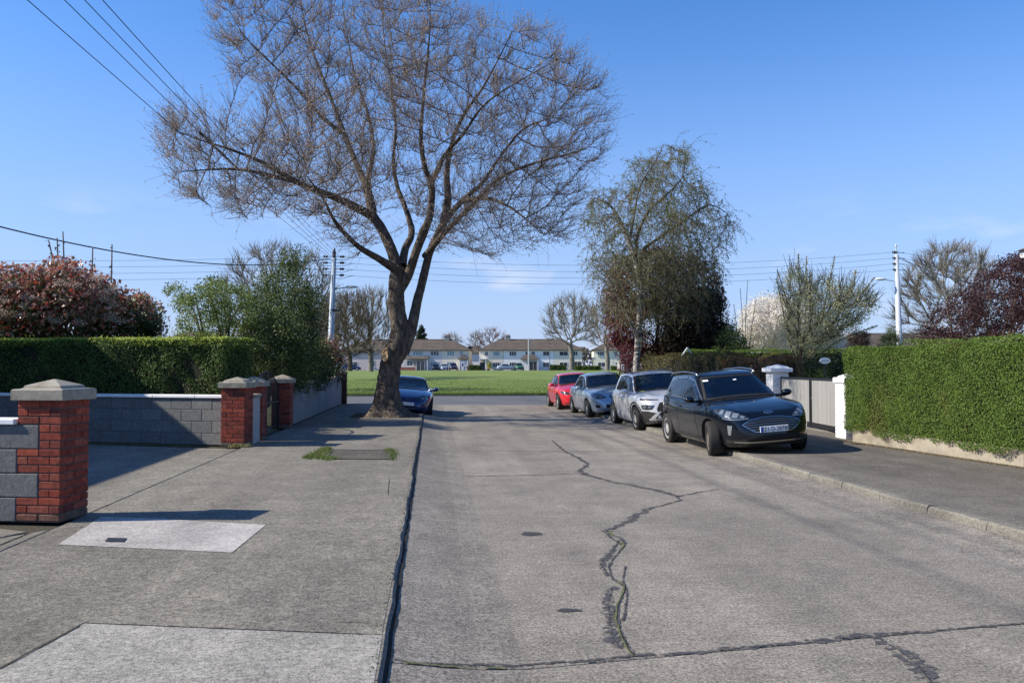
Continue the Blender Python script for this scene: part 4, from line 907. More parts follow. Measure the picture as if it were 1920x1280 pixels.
pos_, par_ = grow(att, pos, par, .24, .36, infl=2.4, iters=120, jit=.08, trop=(0, 0, .12)); pos_ = smooth_skeleton(pos_, par_, ng, 4)
r, ch = radii(pos_, par_, .0085, 2.25, rmin=np.array(rm)); r[ng:] = np.minimum(r[ng:], .042)
tubes = skeleton_tubes(pos_, par_, r, ng, .028, 6); v, f = join(tubes); o = link('branches', mesh(v-tb, f, M['bark_fine']), tree); o['kind'] = 'stuff'
Pl, rr = make_twigs(pos_, par_, r, 5, .20, .90, .0043, up=.42, out=.7, rnd=.42, core=tb+np.array([0, 0, 5.5]), rad_out=.75, rmax=.022, skip=ng, seg=3)
v, f = poly_tubes(Pl, rr); o = link('twigs', mesh(v-tb, f, M['bark_fine']), tree); o['kind'] = 'stuff'
bud = leaf_mat('opening_buds', [(.38, .29, .23), (.46, .37, .29), (.34, .25, .21), (.42, .39, .26), (.34, .28, .24)], .6, .35)
T_ = np.concatenate([Pl[:, -1], Pl[:, 2], Pl[rng.random(len(Pl)) < .5][:, 1]]); T_ = T_[rng.random(len(T_)) < .6]; T_ = np.concatenate([T_, T_+rng.normal(size=T_.shape)*.03])
v, f = leaves(T_, rng.uniform(.5, 1.25, len(T_))*.054, asp=.5); o = link('buds', mesh(v-tb, f, bud), tree); o['kind'] = 'stuff'
print('TREE', len(pos_), len(Pl), len(T_))
# earth and stones in the tree pit
v, f = leaves(np.column_stack([rng.uniform(TP[0], TP[1], 900), rng.uniform(TP[2], 26.1, 900), np.full(900, ZL-.01)]), .05, np.tile([0, 0, 1.], (900, 1)), .6); tag(link('leaf_litter', mesh(v, f, dry)), 'brown leaf litter and clods round the foot of the big tree', 'leaf litter', kind='stuff')
# ------------------------------------------------------------------ birch with hanging twigs
BY = 34.0; bb = A3(1194, 720, BY); bb[2] = ZR-.05
def LB(pts, rad, dy): return [A3(u, v, BY+d) for (u, v), d in zip(pts, dy)], rad
bg = [LB([(1190, 742), (1193, 690), (1197, 630), (1200, 570), (1199, 525), (1190, 485), (1178, 452), (1163, 415), (1143, 385), (1114, 370)], [.17, .145, .135, .13, .12, .11, .11, .08, .05, .03], [0, 0, 0, 0, 0, .1, .2, .3, .4, .5]),
      LB([(1199, 510), (1206, 470), (1240, 443), (1290, 408), (1330, 385), (1365, 400)], [.12, .10, .085, .06, .04, .02], [0, -.2, -.4, -.6, -.8, -1]),
      LB([(1192, 480), (1196, 440), (1216, 396), (1250, 365), (1280, 330), (1285, 285)], [.11, .09, .075, .06, .04, .02], [0, .3, .6, .9, 1.1, 1.2]),
      LB([(1180, 455), (1190, 400), (1200, 350), (1230, 300), (1245, 270)], [.08, .06, .05, .03, .015], [.2, -.2, -.6, -.9, -1.1]),
      LB([(1197, 640), (1180, 600), (1160, 560), (1140, 520)], [.09, .07, .05, .03], [0, -.2, -.5, -.8]),
      LB([(1204, 560), (1240, 520), (1290, 490), (1330, 480)], [.08, .06, .04, .02], [0, .4, .8, 1.2])]
birch = thing('birch_tree', 'slender white trunked birch with drooping fine foliage behind the parked cars', 'tree', tuple(bb))
for i, g in enumerate(bg): v, f = limb_mesh([g if i == 0 else (g[0], [q*.7 for q in g[1]])], 12, .02, 6); link('trunk' if i == 0 else 'limb', mesh(v-bb, f, M['birch'] if i in (0, 4) else M['bark'], True), birch)
pos = []; par = []; rm = []
for gi, (pts, rad) in enumerate(bg):
    pts = np.array(pts); last = None
    if gi: last = int(np.linalg.norm(np.array(pos)-pts[0], axis=1).argmin())
    for i in range(len(pts)-1):
        n = max(1, int(np.linalg.norm(pts[i+1]-pts[i])/.4))
        for s in range(n): pos.append(pts[i]+(pts[i+1]-pts[i])*(s/n)); par.append(-1 if last is None else last); rm.append(rad[i]*(1-s/n)+rad[i+1]*s/n); last = len(pos)-1
    pos.append(pts[-1]); par.append(last); rm.append(rad[-1]); last = len(pos)-1
ngb = len(pos)
bcrown = [(1095, 370), (1112, 348), (1145, 352), (1165, 325), (1185, 300), (1225, 285), (1240, 268), (1285, 262), (1305, 290), (1320, 320), (1330, 355), (1372, 385), (1392, 420), (1410, 440), (1372, 445), (1350, 480), (1345, 560), (1310, 600), (1220, 600), (1150, 600), (1110, 560), (1100, 480), (1095, 420)]
att = crown_pts(bcrown, BY, 3.0, 2400, .1, 60, .95)
pb, qb = grow(att, pos, par, .32, .4, infl=3, iters=100, jit=.2, trop=(0, 0, .0)); rb, ch = radii(pb, qb, .009, 2.3, rmin=np.array(rm)); rb[ngb:] = np.minimum(rb[ngb:], .05)
v, f = join(skeleton_tubes(pb, qb, rb, ngb, .03, 5)); o = link('branches', mesh(v-bb, f, M['bark_fine']), birch); o['kind'] = 'stuff'
Pl, rr = make_twigs(pb, qb, rb, 4, .5, 1.5, .006, up=-.15, droop=.55, rmax=.035, skip=ngb, seg=4)
v, f = poly_tubes(Pl, rr); o = link('hanging_twigs', mesh(v-bb, f, M['bark_fine']), birch); o['kind'] = 'stuff'
bl = leaf_mat('birch_leaves', [(.09, .135, .035), (.14, .19, .055), (.18, .20, .07), (.11, .14, .045), (.19, .16, .07)], .5, .4)
nL = 70000; ii = rng.integers(len(Pl), size=nL); t_ = rng.random(nL)*3.99; k0 = t_.astype(int); fr_ = (t_-k0)[:, None]; P_ = Pl[ii, k0]*(1-fr_)+Pl[ii, k0+1]*fr_+rng.normal(size=(nL, 3))*.035
v, f = leaves(P_, rng.uniform(.6, 1.3, nL)*.058, asp=.6); o = link('leaves', mesh(v-bb, f, bl), birch); o['kind'] = 'stuff'
print('BIRCH', len(pb), len(Pl))
# ------------------------------------------------------------------ right side planting
mar = leaf_mat('maroon_leaves', [(.06, .014, .018), (.13, .028, .034), (.085, .020, .024), (.16, .05, .045)], .5, .3, .4)
dgr = leaf_mat('dark_evergreen', [(.014, .026, .010), (.032, .052, .018), (.022, .038, .013)], .55, .15, .3)
mgd = leaf_mat('purple_green', [(.028, .016, .012), (.05, .03, .02), (.035, .04, .018)], .6, .15, .2)
mgr = leaf_mat('mid_green', [(.07, .10, .025), (.13, .17, .04), (.09, .13, .03), (.17, .20, .06)], .5, .35)
lgr = leaf_mat('light_green', [(.12, .17, .04), (.20, .27, .07), (.15, .21, .05), (.25, .29, .11)], .5, .45)
brn = leaf_mat('russet_hedge', [(.10, .045, .03), (.16, .08, .045), (.10, .10, .035), (.20, .10, .06)], .6, .3)
brg = leaf_mat('brown_green_hedge', [(.06, .06, .022), (.12, .11, .035), (.09, .07, .03), (.14, .13, .04)], .6, .3)
leafy('purple_leaved_tree', 'dark maroon leaved tree filling the space behind the birch trunk', A3(1235, 715, 37), [(1165, 690), (1150, 640), (1140, 600), (1135, 540), (1150, 490), (1185, 470), (1240, 470), (1300, 480), (1345, 520), (1350, 570), (1330, 690)], 1.8, 52000, .11, mar, M['bark'], clumps=300, cr=.60)
leafy('evergreen_tree', 'near black dense evergreen right of the birch', A3(1300, 715, 36), [(1215, 695), (1235, 640), (1255, 590), (1280, 560), (1320, 530), (1350, 570), (1360, 600), (1380, 640), (1390, 695)], 1.6, 50000, .105, mgd, M['bark'], clumps=280, cr=.58)
leafy('shrub', 'dark green rounded shrub left of the white blossom tree', A3(1375, 715, 33), [(1330, 700), (1335, 650), (1360, 610), (1385, 615), (1405, 650), (1410, 700)], 1.0, 9000, .06, mgr, M['bark'], clumps=90, cr=.35, cat='shrub')
leafy('purple_sapling', 'spindly dark purple plum by the low russet hedge', A3(1178, 715, 35.2), [(1168, 700), (1162, 660), (1170, 640), (1190, 650), (1190, 700)], .5, 2200, .07, mar, M['bark'], clumps=40, cr=.25, cat='shrub', trunk_r=.04)
hedge('hedge', 'rough brownish green low hedge behind the white and silver cars', (8.75, 34.0), (9.0, 25.5), 1.0, ZR, 1.98, 30000, .055, brg, M['hedge_core'], bulge=.14, zwob=.10)
hedge('hedge', 'russet leaved low hedge behind the black SUV roof', (9.15, 25.2), (9.30, 21.8), .9, ZR, 1.86, 16000, .045, brn, M['hedge_core'], bulge=.08, zwob=.05)
hedge('hedge', 'neat green hedge crossing the garden beyond the white gate pier', (9.9, 31.2), (17.5, 29.8), 1.0, ZR, 2.25, 26000, .05, M['privet'], M['hedge_core'], bulge=.05, side=1, zwob=.03)
leafy('yellow_shrub', 'small yellow leaved shrub against the neat green hedge', A3(1442, 705, 27), [(1432, 700), (1434, 668), (1444, 658), (1462, 664), (1460, 700)], .3, 1800, .05, leaf_mat('yellow_leaves', [(.38, .34, .05), (.48, .42, .08)], .5, .4), M['bark'], clumps=26, cr=.16, cat='shrub', trunk_r=.03)
leafy('shrub', 'dark green garden shrub behind the grey driveway gate', A3(1540, 760, 24), [(1480, 735), (1490, 690), (1520, 672), (1560, 660), (1600, 670), (1620, 740)], 1.2, 15000, .06, dgr, M['bark'], clumps=120, cr=.38, cat='shrub')
leafy('shrub', 'bright green leafy plants showing just above the grey driveway gate', A3(1510, 760, 22.6), [(1478, 730), (1480, 706), (1500, 698), (1540, 694), (1565, 698), (1570, 730)], .4, 6000, .05, mgr, M['bark'], clumps=60, cr=.22, cat='shrub', trunk_r=.03)
# oval house sign on a slim post
os_ = A3(1547, 676, 22.0); sg = thing('house_sign', 'oval white house name sign standing above the driveway gate', 'sign', tuple(os_))
mb = MB(); mb.loft([[(.155*sc*math.cos(a), y_, .088*sc*math.sin(a)) for a in np.arange(26)*2*math.pi/26] for y_, sc in ((.015, 1), (-.01, 1), (-.015, .95))]); mb.build('board', M['sticker'], sg)
for k in range(5): mb = MB(); mb.box((-.10+k*.042, -.0185, -.03+.01*(k % 2)), (-.078+k*.042, -.0155, .025-.01*(k % 2))); mb.build('lettering_mark', plain('faded_green', (.25, .34, .28), .6), sg)
MB().tube([(0, .03, -os_[2]), (0, .03, .02)], .02, 6).build('post', M['dark'], sg)
# white A frame beyond the hedge
af = thing('garden_swing_frame', 'pale grey A-shaped frame end poking above the rough hedge', 'frame', tuple(A3(1289, 700, 31)*np.array([1, 1, 0])+np.array([0, 0, ZR])))
zt = A3(1290, 652, 31)[2]-ZR
for s, e_ in ((-1, .95), (1, .55)): MB().tube([(0, 0, zt), (s*e_, 0, zt-1.35 if s < 0 else zt-.8), (s*e_*1.6, 0, 0)], .035, 6).build('leg', M['galv2'], af)
blo = leaf_mat('white_blossom', [(.76, .72, .64), (.86, .82, .75), (.60, .54, .46)], .7, .45)
grb = leaf_mat('pale_catkins', [(.60, .56, .24), (.74, .68, .36), (.66, .62, .38)], .6, .5)
bare_tree('blossom_tree', 'rounded tree covered in white blossom behind the neat green hedge', A3(1430, 705, 48), [(1385, 660), (1388, 600), (1405, 570), (1440, 552), (1480, 560), (1520, 590), (1600, 640), (1600, 665)], 2.8, 1000, .36, M['bark_grey'], twK=3, twL=(.2, .5), twr=.010, r0=.010, trunk_r=.14, leafcol=blo, nleaf=48000, lsize=.13)
# budding garden tree with upright shoots
sh = [(1478, 660), (1462, 610), (1455, 560), (1458, 520), (1480, 500), (1500, 500), (1530, 520), (1570, 520), (1610, 530), (1645, 545), (1650, 575), (1600, 620), (1560, 650), (1520, 668)]
gt_ = bare_tree('budding_tree', 'spreading garden tree with long upright shoots in yellow bud behind the white pier', A3(1502, 760, 24.2), sh, 1.7, 330, .22, M['bark_brown'], twK=3, twL=(.3, .8), twr=.010, r0=.009, trunk_r=.07, leafcol=grb, nleaf=17000, lsize=.06, fork=.1, up=.6)
def shoots(name, label, base, list_, r0, m, leafm=None, nl=0, ls=.04):
    t = thing(name, label, 'tree', tuple(base)); parts = []
    for pts, Y_ in list_: q = [A3(u, v, Y_)-base for u, v in pts]; parts.append((q, list(np.linspace(r0, r0*.5, len(q)))))
    for p_ in parts: v, f = limb_mesh([p_], 6, .04, 3); link('stem', mesh(v, f, m, True), t)
    if nl:
        P_ = []
        for q, _ in parts:
            q = np.array(q); tt = rng.random(nl)*(len(q)-1.01); k0 = tt.astype(int); fr_ = (tt-k0)[:, None]; P_.append(q[k0]*(1-fr_)+q[k0+1]*fr_+rng.normal(size=(nl, 3))*.03)
        v, f = leaves(np.concatenate(P_), rng.uniform(.6, 1.3, nl*len(parts))*ls); o = link('buds', mesh(v, f, leafm), t); o['kind'] = 'stuff'
    return t
shoots('upright_shoots', 'cluster of tall upright budding shoots above the white gate pier', np.array([*G(1502, 790, ZR)[:2], ZR])*1.0 if False else A3(1502, 735, 24.6), [([(1502, 700), (1500, 600), (1497, 476)], 24.6), ([(1503, 700), (1510, 600), (1512, 480)], 24.7), ([(1500, 700), (1485, 600), (1457, 505)], 24.5), ([(1504, 700), (1540, 600), (1565, 480)], 24.8), ([(1504, 690), (1575, 600), (1640, 520)], 24.6), ([(1504, 690), (1590, 560), (1605, 505)], 24.9), ([(1505, 690), (1570, 640), (1645, 610)], 24.6), ([(1502, 690), (1480, 640), (1456, 520)], 24.4)], .026, M['bark_brown'], grb, 420, .055)
shoots('upright_shoots', 'thin bare twigs standing left of the white blossom tree', A3(1398, 715, 34.5), [([(1397, 690), (1398, 600), (1402, 525)], 34.5), ([(1396, 690), (1392, 600), (1388, 540)], 34.6), ([(1394, 690), (1382, 620), (1376, 570)], 34.5), ([(1400, 690), (1410, 610), (1418, 560)], 34.4)], .02, M['bark_grey'], mgr, 40, .04)
leafy('shrub', 'russet shrub under the sky left of the right hand utility pole', A3(1605, 700, 34), [(1590, 660), (1592, 635), (1605, 620), (1625, 625), (1632, 660)], .6, 4500, .06, brn, M['bark'], clumps=50, cr=.22, cat='shrub', trunk_r=.04)
leafy('shrub', 'light green shrub at the foot of the right hand utility pole', A3(1665, 700, 36), [(1645, 660), (1650, 630), (1670, 615), (1685, 630), (1690, 660)], .6, 3500, .06, mgr, M['bark'], clumps=50, cr=.24, cat='shrub', trunk_r=.04)
leafy('plum_tree', 'wide purple leaved plum tree above the right hedge', A3(1850, 700, 20), [(1725, 660), (1720, 620), (1755, 585), (1790, 555), (1830, 530), (1850, 510), (1905, 480), (1960, 470), (2060, 500), (2080, 660)], 1.6, 46000, .060, leaf_mat('plum_leaves', [(.035, .018, .022), (.075, .036, .040), (.05, .024, .028), (.12, .062, .06)], .5, .35), M['bark'], clumps=300, cr=.30, limbs=14, trunk_r=.05)
hedge('hedge', 'dark green second hedge just above the right hedge top', (11.0, 18.5), (11.6, 13.5), .9, ZR, 2.22, 14000, .045, M['privet'], M['hedge_core'])
gT = [(1665, 640), (1668, 590), (1690, 530), (1715, 490), (1750, 465), (1800, 458), (1850, 475), (1880, 520), (1890, 560), (1880, 640)]
bare_tree('bare_tree', 'large rounded bare grey tree beyond the right hand utility pole', A3(1785, 700, 62), gT, 4.5, 1500, .42, M['bark_grey'], twK=7, twL=(.5, 1.3), twr=.016, r0=.015, trunk_r=.32)
# ------------------------------------------------------------------ left side planting
red = leaf_mat('photinia_red', [(.40, .09, .06), (.28, .10, .07), (.54, .28, .22), (.17, .15, .06), (.56, .38, .30), (.34, .12, .09), (.52, .06, .03)], .35, .30, .5)
gdk = leaf_mat('photinia_green', [(.035, .06, .02), (.07, .11, .03), (.05, .08, .025)], .25, .2, .7)
crm = leaf_mat('cream_flowers', [(.48, .38, .30), (.60, .52, .42)], .8, .3)
ph = leafy('photinia_bush', 'big bush of glossy red and green leaves with cream flower heads, above the left hedge', A3(120, 700, 19.6), [(-60, 660), (-60, 530), (0, 530), (34, 515), (80, 522), (101, 510), (141, 506), (156, 520), (167, 530), (188, 526), (205, 545), (228, 562), (234, 590), (236, 655)], 1.4, 20000, .085, gdk, M['bark'], clumps=320, cr=.30, cat='bush', asp=.42,
      extra=[('red_leaves', red, 13000, .105, 2.2), ])
fc = crown_pts([(-60, 600), (-60, 515), (0, 515), (40, 502), (101, 498), (150, 496), (188, 516), (225, 552), (232, 610)], 18.7, .9, 80); fp = np.concatenate([q+nrm(rng.normal(size=(110, 3)))*rng.random((110, 1))**.4*np.array([.17, .17, .09]) for q in fc]); v, f = leaves(fp, rng.uniform(.6, 1.3, len(fp))*.03); o = link('flower_heads', mesh(v-np.array(ph.location), f, crm), ph); o['kind'] = 'stuff'
leafy('photinia_bush', 'lower dark photinia beside the spiky plant at the end of the red bush', A3(262, 700, 19.9), [(212, 655), (220, 600), (235, 572), (262, 562), (280, 580), (292, 605), (295, 655)], .9, 8000, .07, gdk, M['bark'], clumps=70, cr=.30, cat='bush', asp=.42, trunk_r=.05, extra=[('red_leaves', red, 1500, .09, .8), ('lime_leaves', lgr, 1400, .06, .9)])
# spiky cordyline
cb = A3(283, 650, 19.0); sp_ = thing('cordyline_plant', 'spiky dark cordyline beside the end of the red bush', 'plant', tuple(cb)); mb = MB(); mb.tube([(0, 0, -1.0), (0, 0, .25)], .06, 6); mb.build('stem', M['bark'], sp_)
n = 110; V = []; F = []
for i in range(n):
    a, e_ = rng.random()*6.28, rng.uniform(-.1, 1.3); l = rng.uniform(.45, .62); d = Vector((math.cos(a)*math.cos(e_), math.sin(a)*math.cos(e_), math.sin(e_))); s = d.cross(Vector((0, 0, 1))).normalized()*.014; o_ = Vector((0, 0, .22)); m_ = o_+d*l*.6; e2 = o_+d*l+Vector((0, 0, -.08)); b = len(V)
    V += [o_-s, o_+s, m_+s, m_-s, e2]; F += [(b, b+1, b+2, b+3), (b+3, b+2, b+4)]
o = link('leaves', mesh(V, F, dgr), sp_); o['kind'] = 'stuff'
shoots('pollard_stems', 'bare upright pruned stems rising behind the red bush', A3(140, 700, 26), [([(108, 640), (100, 500), (91, 450)], 26), ([(112, 640), (110, 520), (107, 446)], 26), ([(124, 640), (121, 520), (118, 434)], 26), ([(172, 640), (172, 540), (174, 463)], 26), ([(198, 640), (208, 540), (210, 458)], 26)], .035, M['bark_fine'], M['bark_fine'], 26, .09)
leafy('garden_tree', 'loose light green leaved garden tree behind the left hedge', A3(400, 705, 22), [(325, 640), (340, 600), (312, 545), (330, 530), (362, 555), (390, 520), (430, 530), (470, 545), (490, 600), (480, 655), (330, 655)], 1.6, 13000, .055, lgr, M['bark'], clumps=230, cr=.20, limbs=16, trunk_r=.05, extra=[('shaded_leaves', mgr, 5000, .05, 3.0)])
dgl = leaf_mat('ivy_green', [(.025, .045, .014), (.05, .08, .025), (.035, .06, .018), (.08, .11, .035)], .5, .25, .3)
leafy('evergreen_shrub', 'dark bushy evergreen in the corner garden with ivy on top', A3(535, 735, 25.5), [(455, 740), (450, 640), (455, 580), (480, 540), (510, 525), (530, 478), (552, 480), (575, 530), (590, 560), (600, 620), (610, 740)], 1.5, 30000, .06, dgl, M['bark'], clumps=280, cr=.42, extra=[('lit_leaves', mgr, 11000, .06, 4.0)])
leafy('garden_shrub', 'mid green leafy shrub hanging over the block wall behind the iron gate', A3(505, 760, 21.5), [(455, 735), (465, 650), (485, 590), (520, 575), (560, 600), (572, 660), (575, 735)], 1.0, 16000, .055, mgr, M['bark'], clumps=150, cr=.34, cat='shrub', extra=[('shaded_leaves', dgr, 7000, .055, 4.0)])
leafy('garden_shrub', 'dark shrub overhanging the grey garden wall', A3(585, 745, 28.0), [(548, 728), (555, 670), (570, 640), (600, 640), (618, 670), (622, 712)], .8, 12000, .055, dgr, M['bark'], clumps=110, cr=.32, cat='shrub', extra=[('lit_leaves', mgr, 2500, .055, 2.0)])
leafy('photinia_bush', 'small red tipped photinia at the corner end of the grey garden wall', A3(618, 740, 31.5), [(598, 712), (596, 670), (606, 650), (625, 640), (640, 662), (642, 712)], .5, 5500, .06, gdk, M['bark'], clumps=60, cr=.24, cat='bush', trunk_r=.05, extra=[('red_leaves', red, 2200, .07, .8), ('lime_leaves', lgr, 800, .06, .4)])
bare_tree('bare_tree', 'large bare tree behind the dark evergreen left of the utility pole', A3(520, 700, 55), [(405, 600), (410, 520), (440, 480), (490, 458), (550, 458), (600, 480), (630, 520), (640, 600), (620, 660), (430, 660)], 4.5, 1700, .40, M['bark_grey'], twK=4, twL=(.5, 1.1), twr=.014, r0=.014, trunk_r=.28)
olv = leaf_mat('olive_haze', [(.08, .065, .03), (.14, .11, .045), (.10, .08, .045)], .8, .3)
bare_tree('bare_tree', 'brown twiggy tree on the green right behind the left utility pole', A3(655, 695, 92), [(598, 670), (600, 600), (615, 560), (650, 545), (690, 555), (700, 600), (698, 665)], 4.5, 1500, .42, M['bark_brown'], twK=4, twL=(.5, 1.2), twr=.02, r0=.018, trunk_r=.28, leafcol=olv, nleaf=9000, lsize=.12)
bare_tree('bare_tree', 'upright bare reddish tree on the green behind the big trunk', A3(694, 696, 100), [(655, 665), (658, 590), (672, 550), (700, 540), (725, 550), (735, 590), (738, 660)], 3.5, 1500, .42, M['bark_grey'], twK=4, twL=(.6, 1.4), twr=.02, r0=.018, trunk_r=.34, up=.8)
bare_tree('bare_tree', 'brown bare tree filling the left edge of the green beside the wall end', A3(622, 695, 85), [(580, 670), (580, 600), (595, 565), (625, 560), (650, 590), (655, 665)], 3.5, 1100, .42, M['bark_brown'], twK=4, twL=(.5, 1.2), twr=.018, r0=.018, trunk_r=.22, leafcol=olv, nleaf=6000, lsize=.12)
bare_tree('bare_tree', 'fan shaped bare tree on the green with a thick pale trunk', A3(1071, 693, 128), [(1022, 640), (1018, 600), (1030, 570), (1060, 555), (1095, 557), (1115, 580), (1122, 615), (1112, 645)], 5.5, 1500, .5, M['bark_grey'], twK=3, twL=(.8, 1.7), twr=.026, r0=.024, trunk_r=.42, fork=.05)
bare_tree('bare_tree', 'narrower bare tree on the green between the fan shaped tree and the birch', A3(1138, 694, 118), [(1108, 650), (1100, 610), (1110, 575), (1135, 560), (1165, 575), (1180, 610), (1172, 650)], 4.5, 1200, .5, M['bark_grey'], twK=3, twL=(.8, 1.6), twr=.024, r0=.022, trunk_r=.36, fork=.05)
for nm, lb_, u, Y_, poly, bk, kw in (
    ('conifer', 'dark pointed conifer above the left terrace roof', 790, 225, [(778, 640), (783, 620), (789, 609), (796, 620), (803, 640)], None, {}),
    ('bare_tree', 'small pale bare treetop behind the left terrace chimney', 848, 240, [(826, 645), (832, 628), (848, 624), (864, 632), (870, 645)], M['bark_grey'], {}),
    ('bare_tree', 'reddish bare treetop rising between the two terraces', 925, 245, [(895, 655), (897, 630), (912, 616), (932, 614), (948, 628), (952, 655)], leaf_mat('red_twigs', [(.16, .09, .07), (.20, .12, .10)], .9, 0), {}),
    ('bare_tree', 'pale bare treetop at the left of the gap between the terraces', 893, 250, [(874, 650), (878, 630), (892, 618), (908, 626), (912, 650)], M['bark_grey'], {})):
    b_ = A3(u, 690, Y_); b_[2] = .6
    if bk is None: leafy(nm, lb_, b_, poly, 1.6, 5000, .35, dgr, M['bark'], clumps=60, cr=.6)
    else: bare_tree(nm, lb_, b_, poly, 4, 420, .8, bk, twK=4, twL=(.8, 2.0), twr=.04, r0=.035, trunk_r=.3)
# low roofs, far tree belt beyond the terraces and left side
bgt = leaf_mat('far_belt', [(.07, .065, .05), (.11, .10, .075), (.09, .085, .06)], .9, .1)
n = 26000; uu_ = rng.uniform(-700, 2600, n); Yb = rng.uniform(300, 340, n); P_ = np.array([AT(u, 686, y)[:2] for u, y in zip(uu_, Yb)]); hz_ = (5.2+2.2*np.sin(uu_*.013)+1.6*np.sin(uu_*.041+2))*rng.random(n)**.6
v, f = leaves(np.column_stack([P_, hz_+.6]), rng.uniform(.7, 1.6, n)*1.3); tag(link('woodland', mesh(v, f, bgt)), 'far brown belt of trees beyond the houses', 'trees', kind='stuff')
# ------------------------------------------------------------------ far terraces
HYF = 188.0
RA = math.radians(8)
def rowpt(u, Y0=HYF):
    d = ray(u, 686); t = Y0/(d[1]+d[0]*math.tan(RA)); return (d[0]*t, d[1]*t)
def hx(u, Y0=HYF): p = rowpt(u, Y0); return p[0]/math.cos(RA)
def hz(v): return AT(960, v, HYF)[2]
wallm = {k: noise_mat('house_wall_'+k, c, tuple(q*1.12 for q in c), 1.2, .9) for k, c in dict(grey=(.62, .60, .58), pink=(.56, .48, .44), cream=(.78, .73, .60), sand=(.74, .66, .54), white=(.86, .86, .85), offwhite=(.80, .78, .74), yellow=(.80, .76, .58)).items()}
M['roof'] = noise_mat('roof_tiles', (.075, .060, .050), (.125, .10, .082), .5, .9, .5, 6, stretch=(1, 3, 1), bdist=.1)
M['brick_far'] = noise_mat('porch_brick', (.26, .10, .07), (.34, .14, .10), 3, .9)
M['upvc'] = plain('window_frame', (.72, .72, .72), .4)
M['fascia'] = plain('fascia', (.05, .045, .04), .6)
def win(t, x0, x1, z0, z1, n=2, gm='glass_far', y=0.0):
    fr_ = MB(); w_ = .07
    fr_.box((x0, y-.05, z0), (x0+w_, y+.04, z1)); fr_.box((x1-w_, y-.05, z0), (x1, y+.04, z1)); fr_.box((x0+w_, y-.05, z1-w_), (x1-w_, y+.04, z1)); fr_.box((x0+w_, y-.05, z0), (x1-w_, y+.04, z0+w_))
    for k in range(1, n): xx = x0+(x1-x0)*k/n; fr_.box((xx-.035, y-.045, z0+w_), (xx+.035, y+.04, z1-w_))
    o = fr_.build('window', M['upvc'], t); 
    for k in range(n): box('pane', (x0+(x1-x0)*k/n+.04, y-.02, z0+w_), (x0+(x1-x0)*(k+1)/n-.04, y-.01, z1-w_), M[gm], o)
    box('sill', (x0-.08, y-.14, z0-.09), (x1+.08, y-.002, z0), M['upvc'], o)
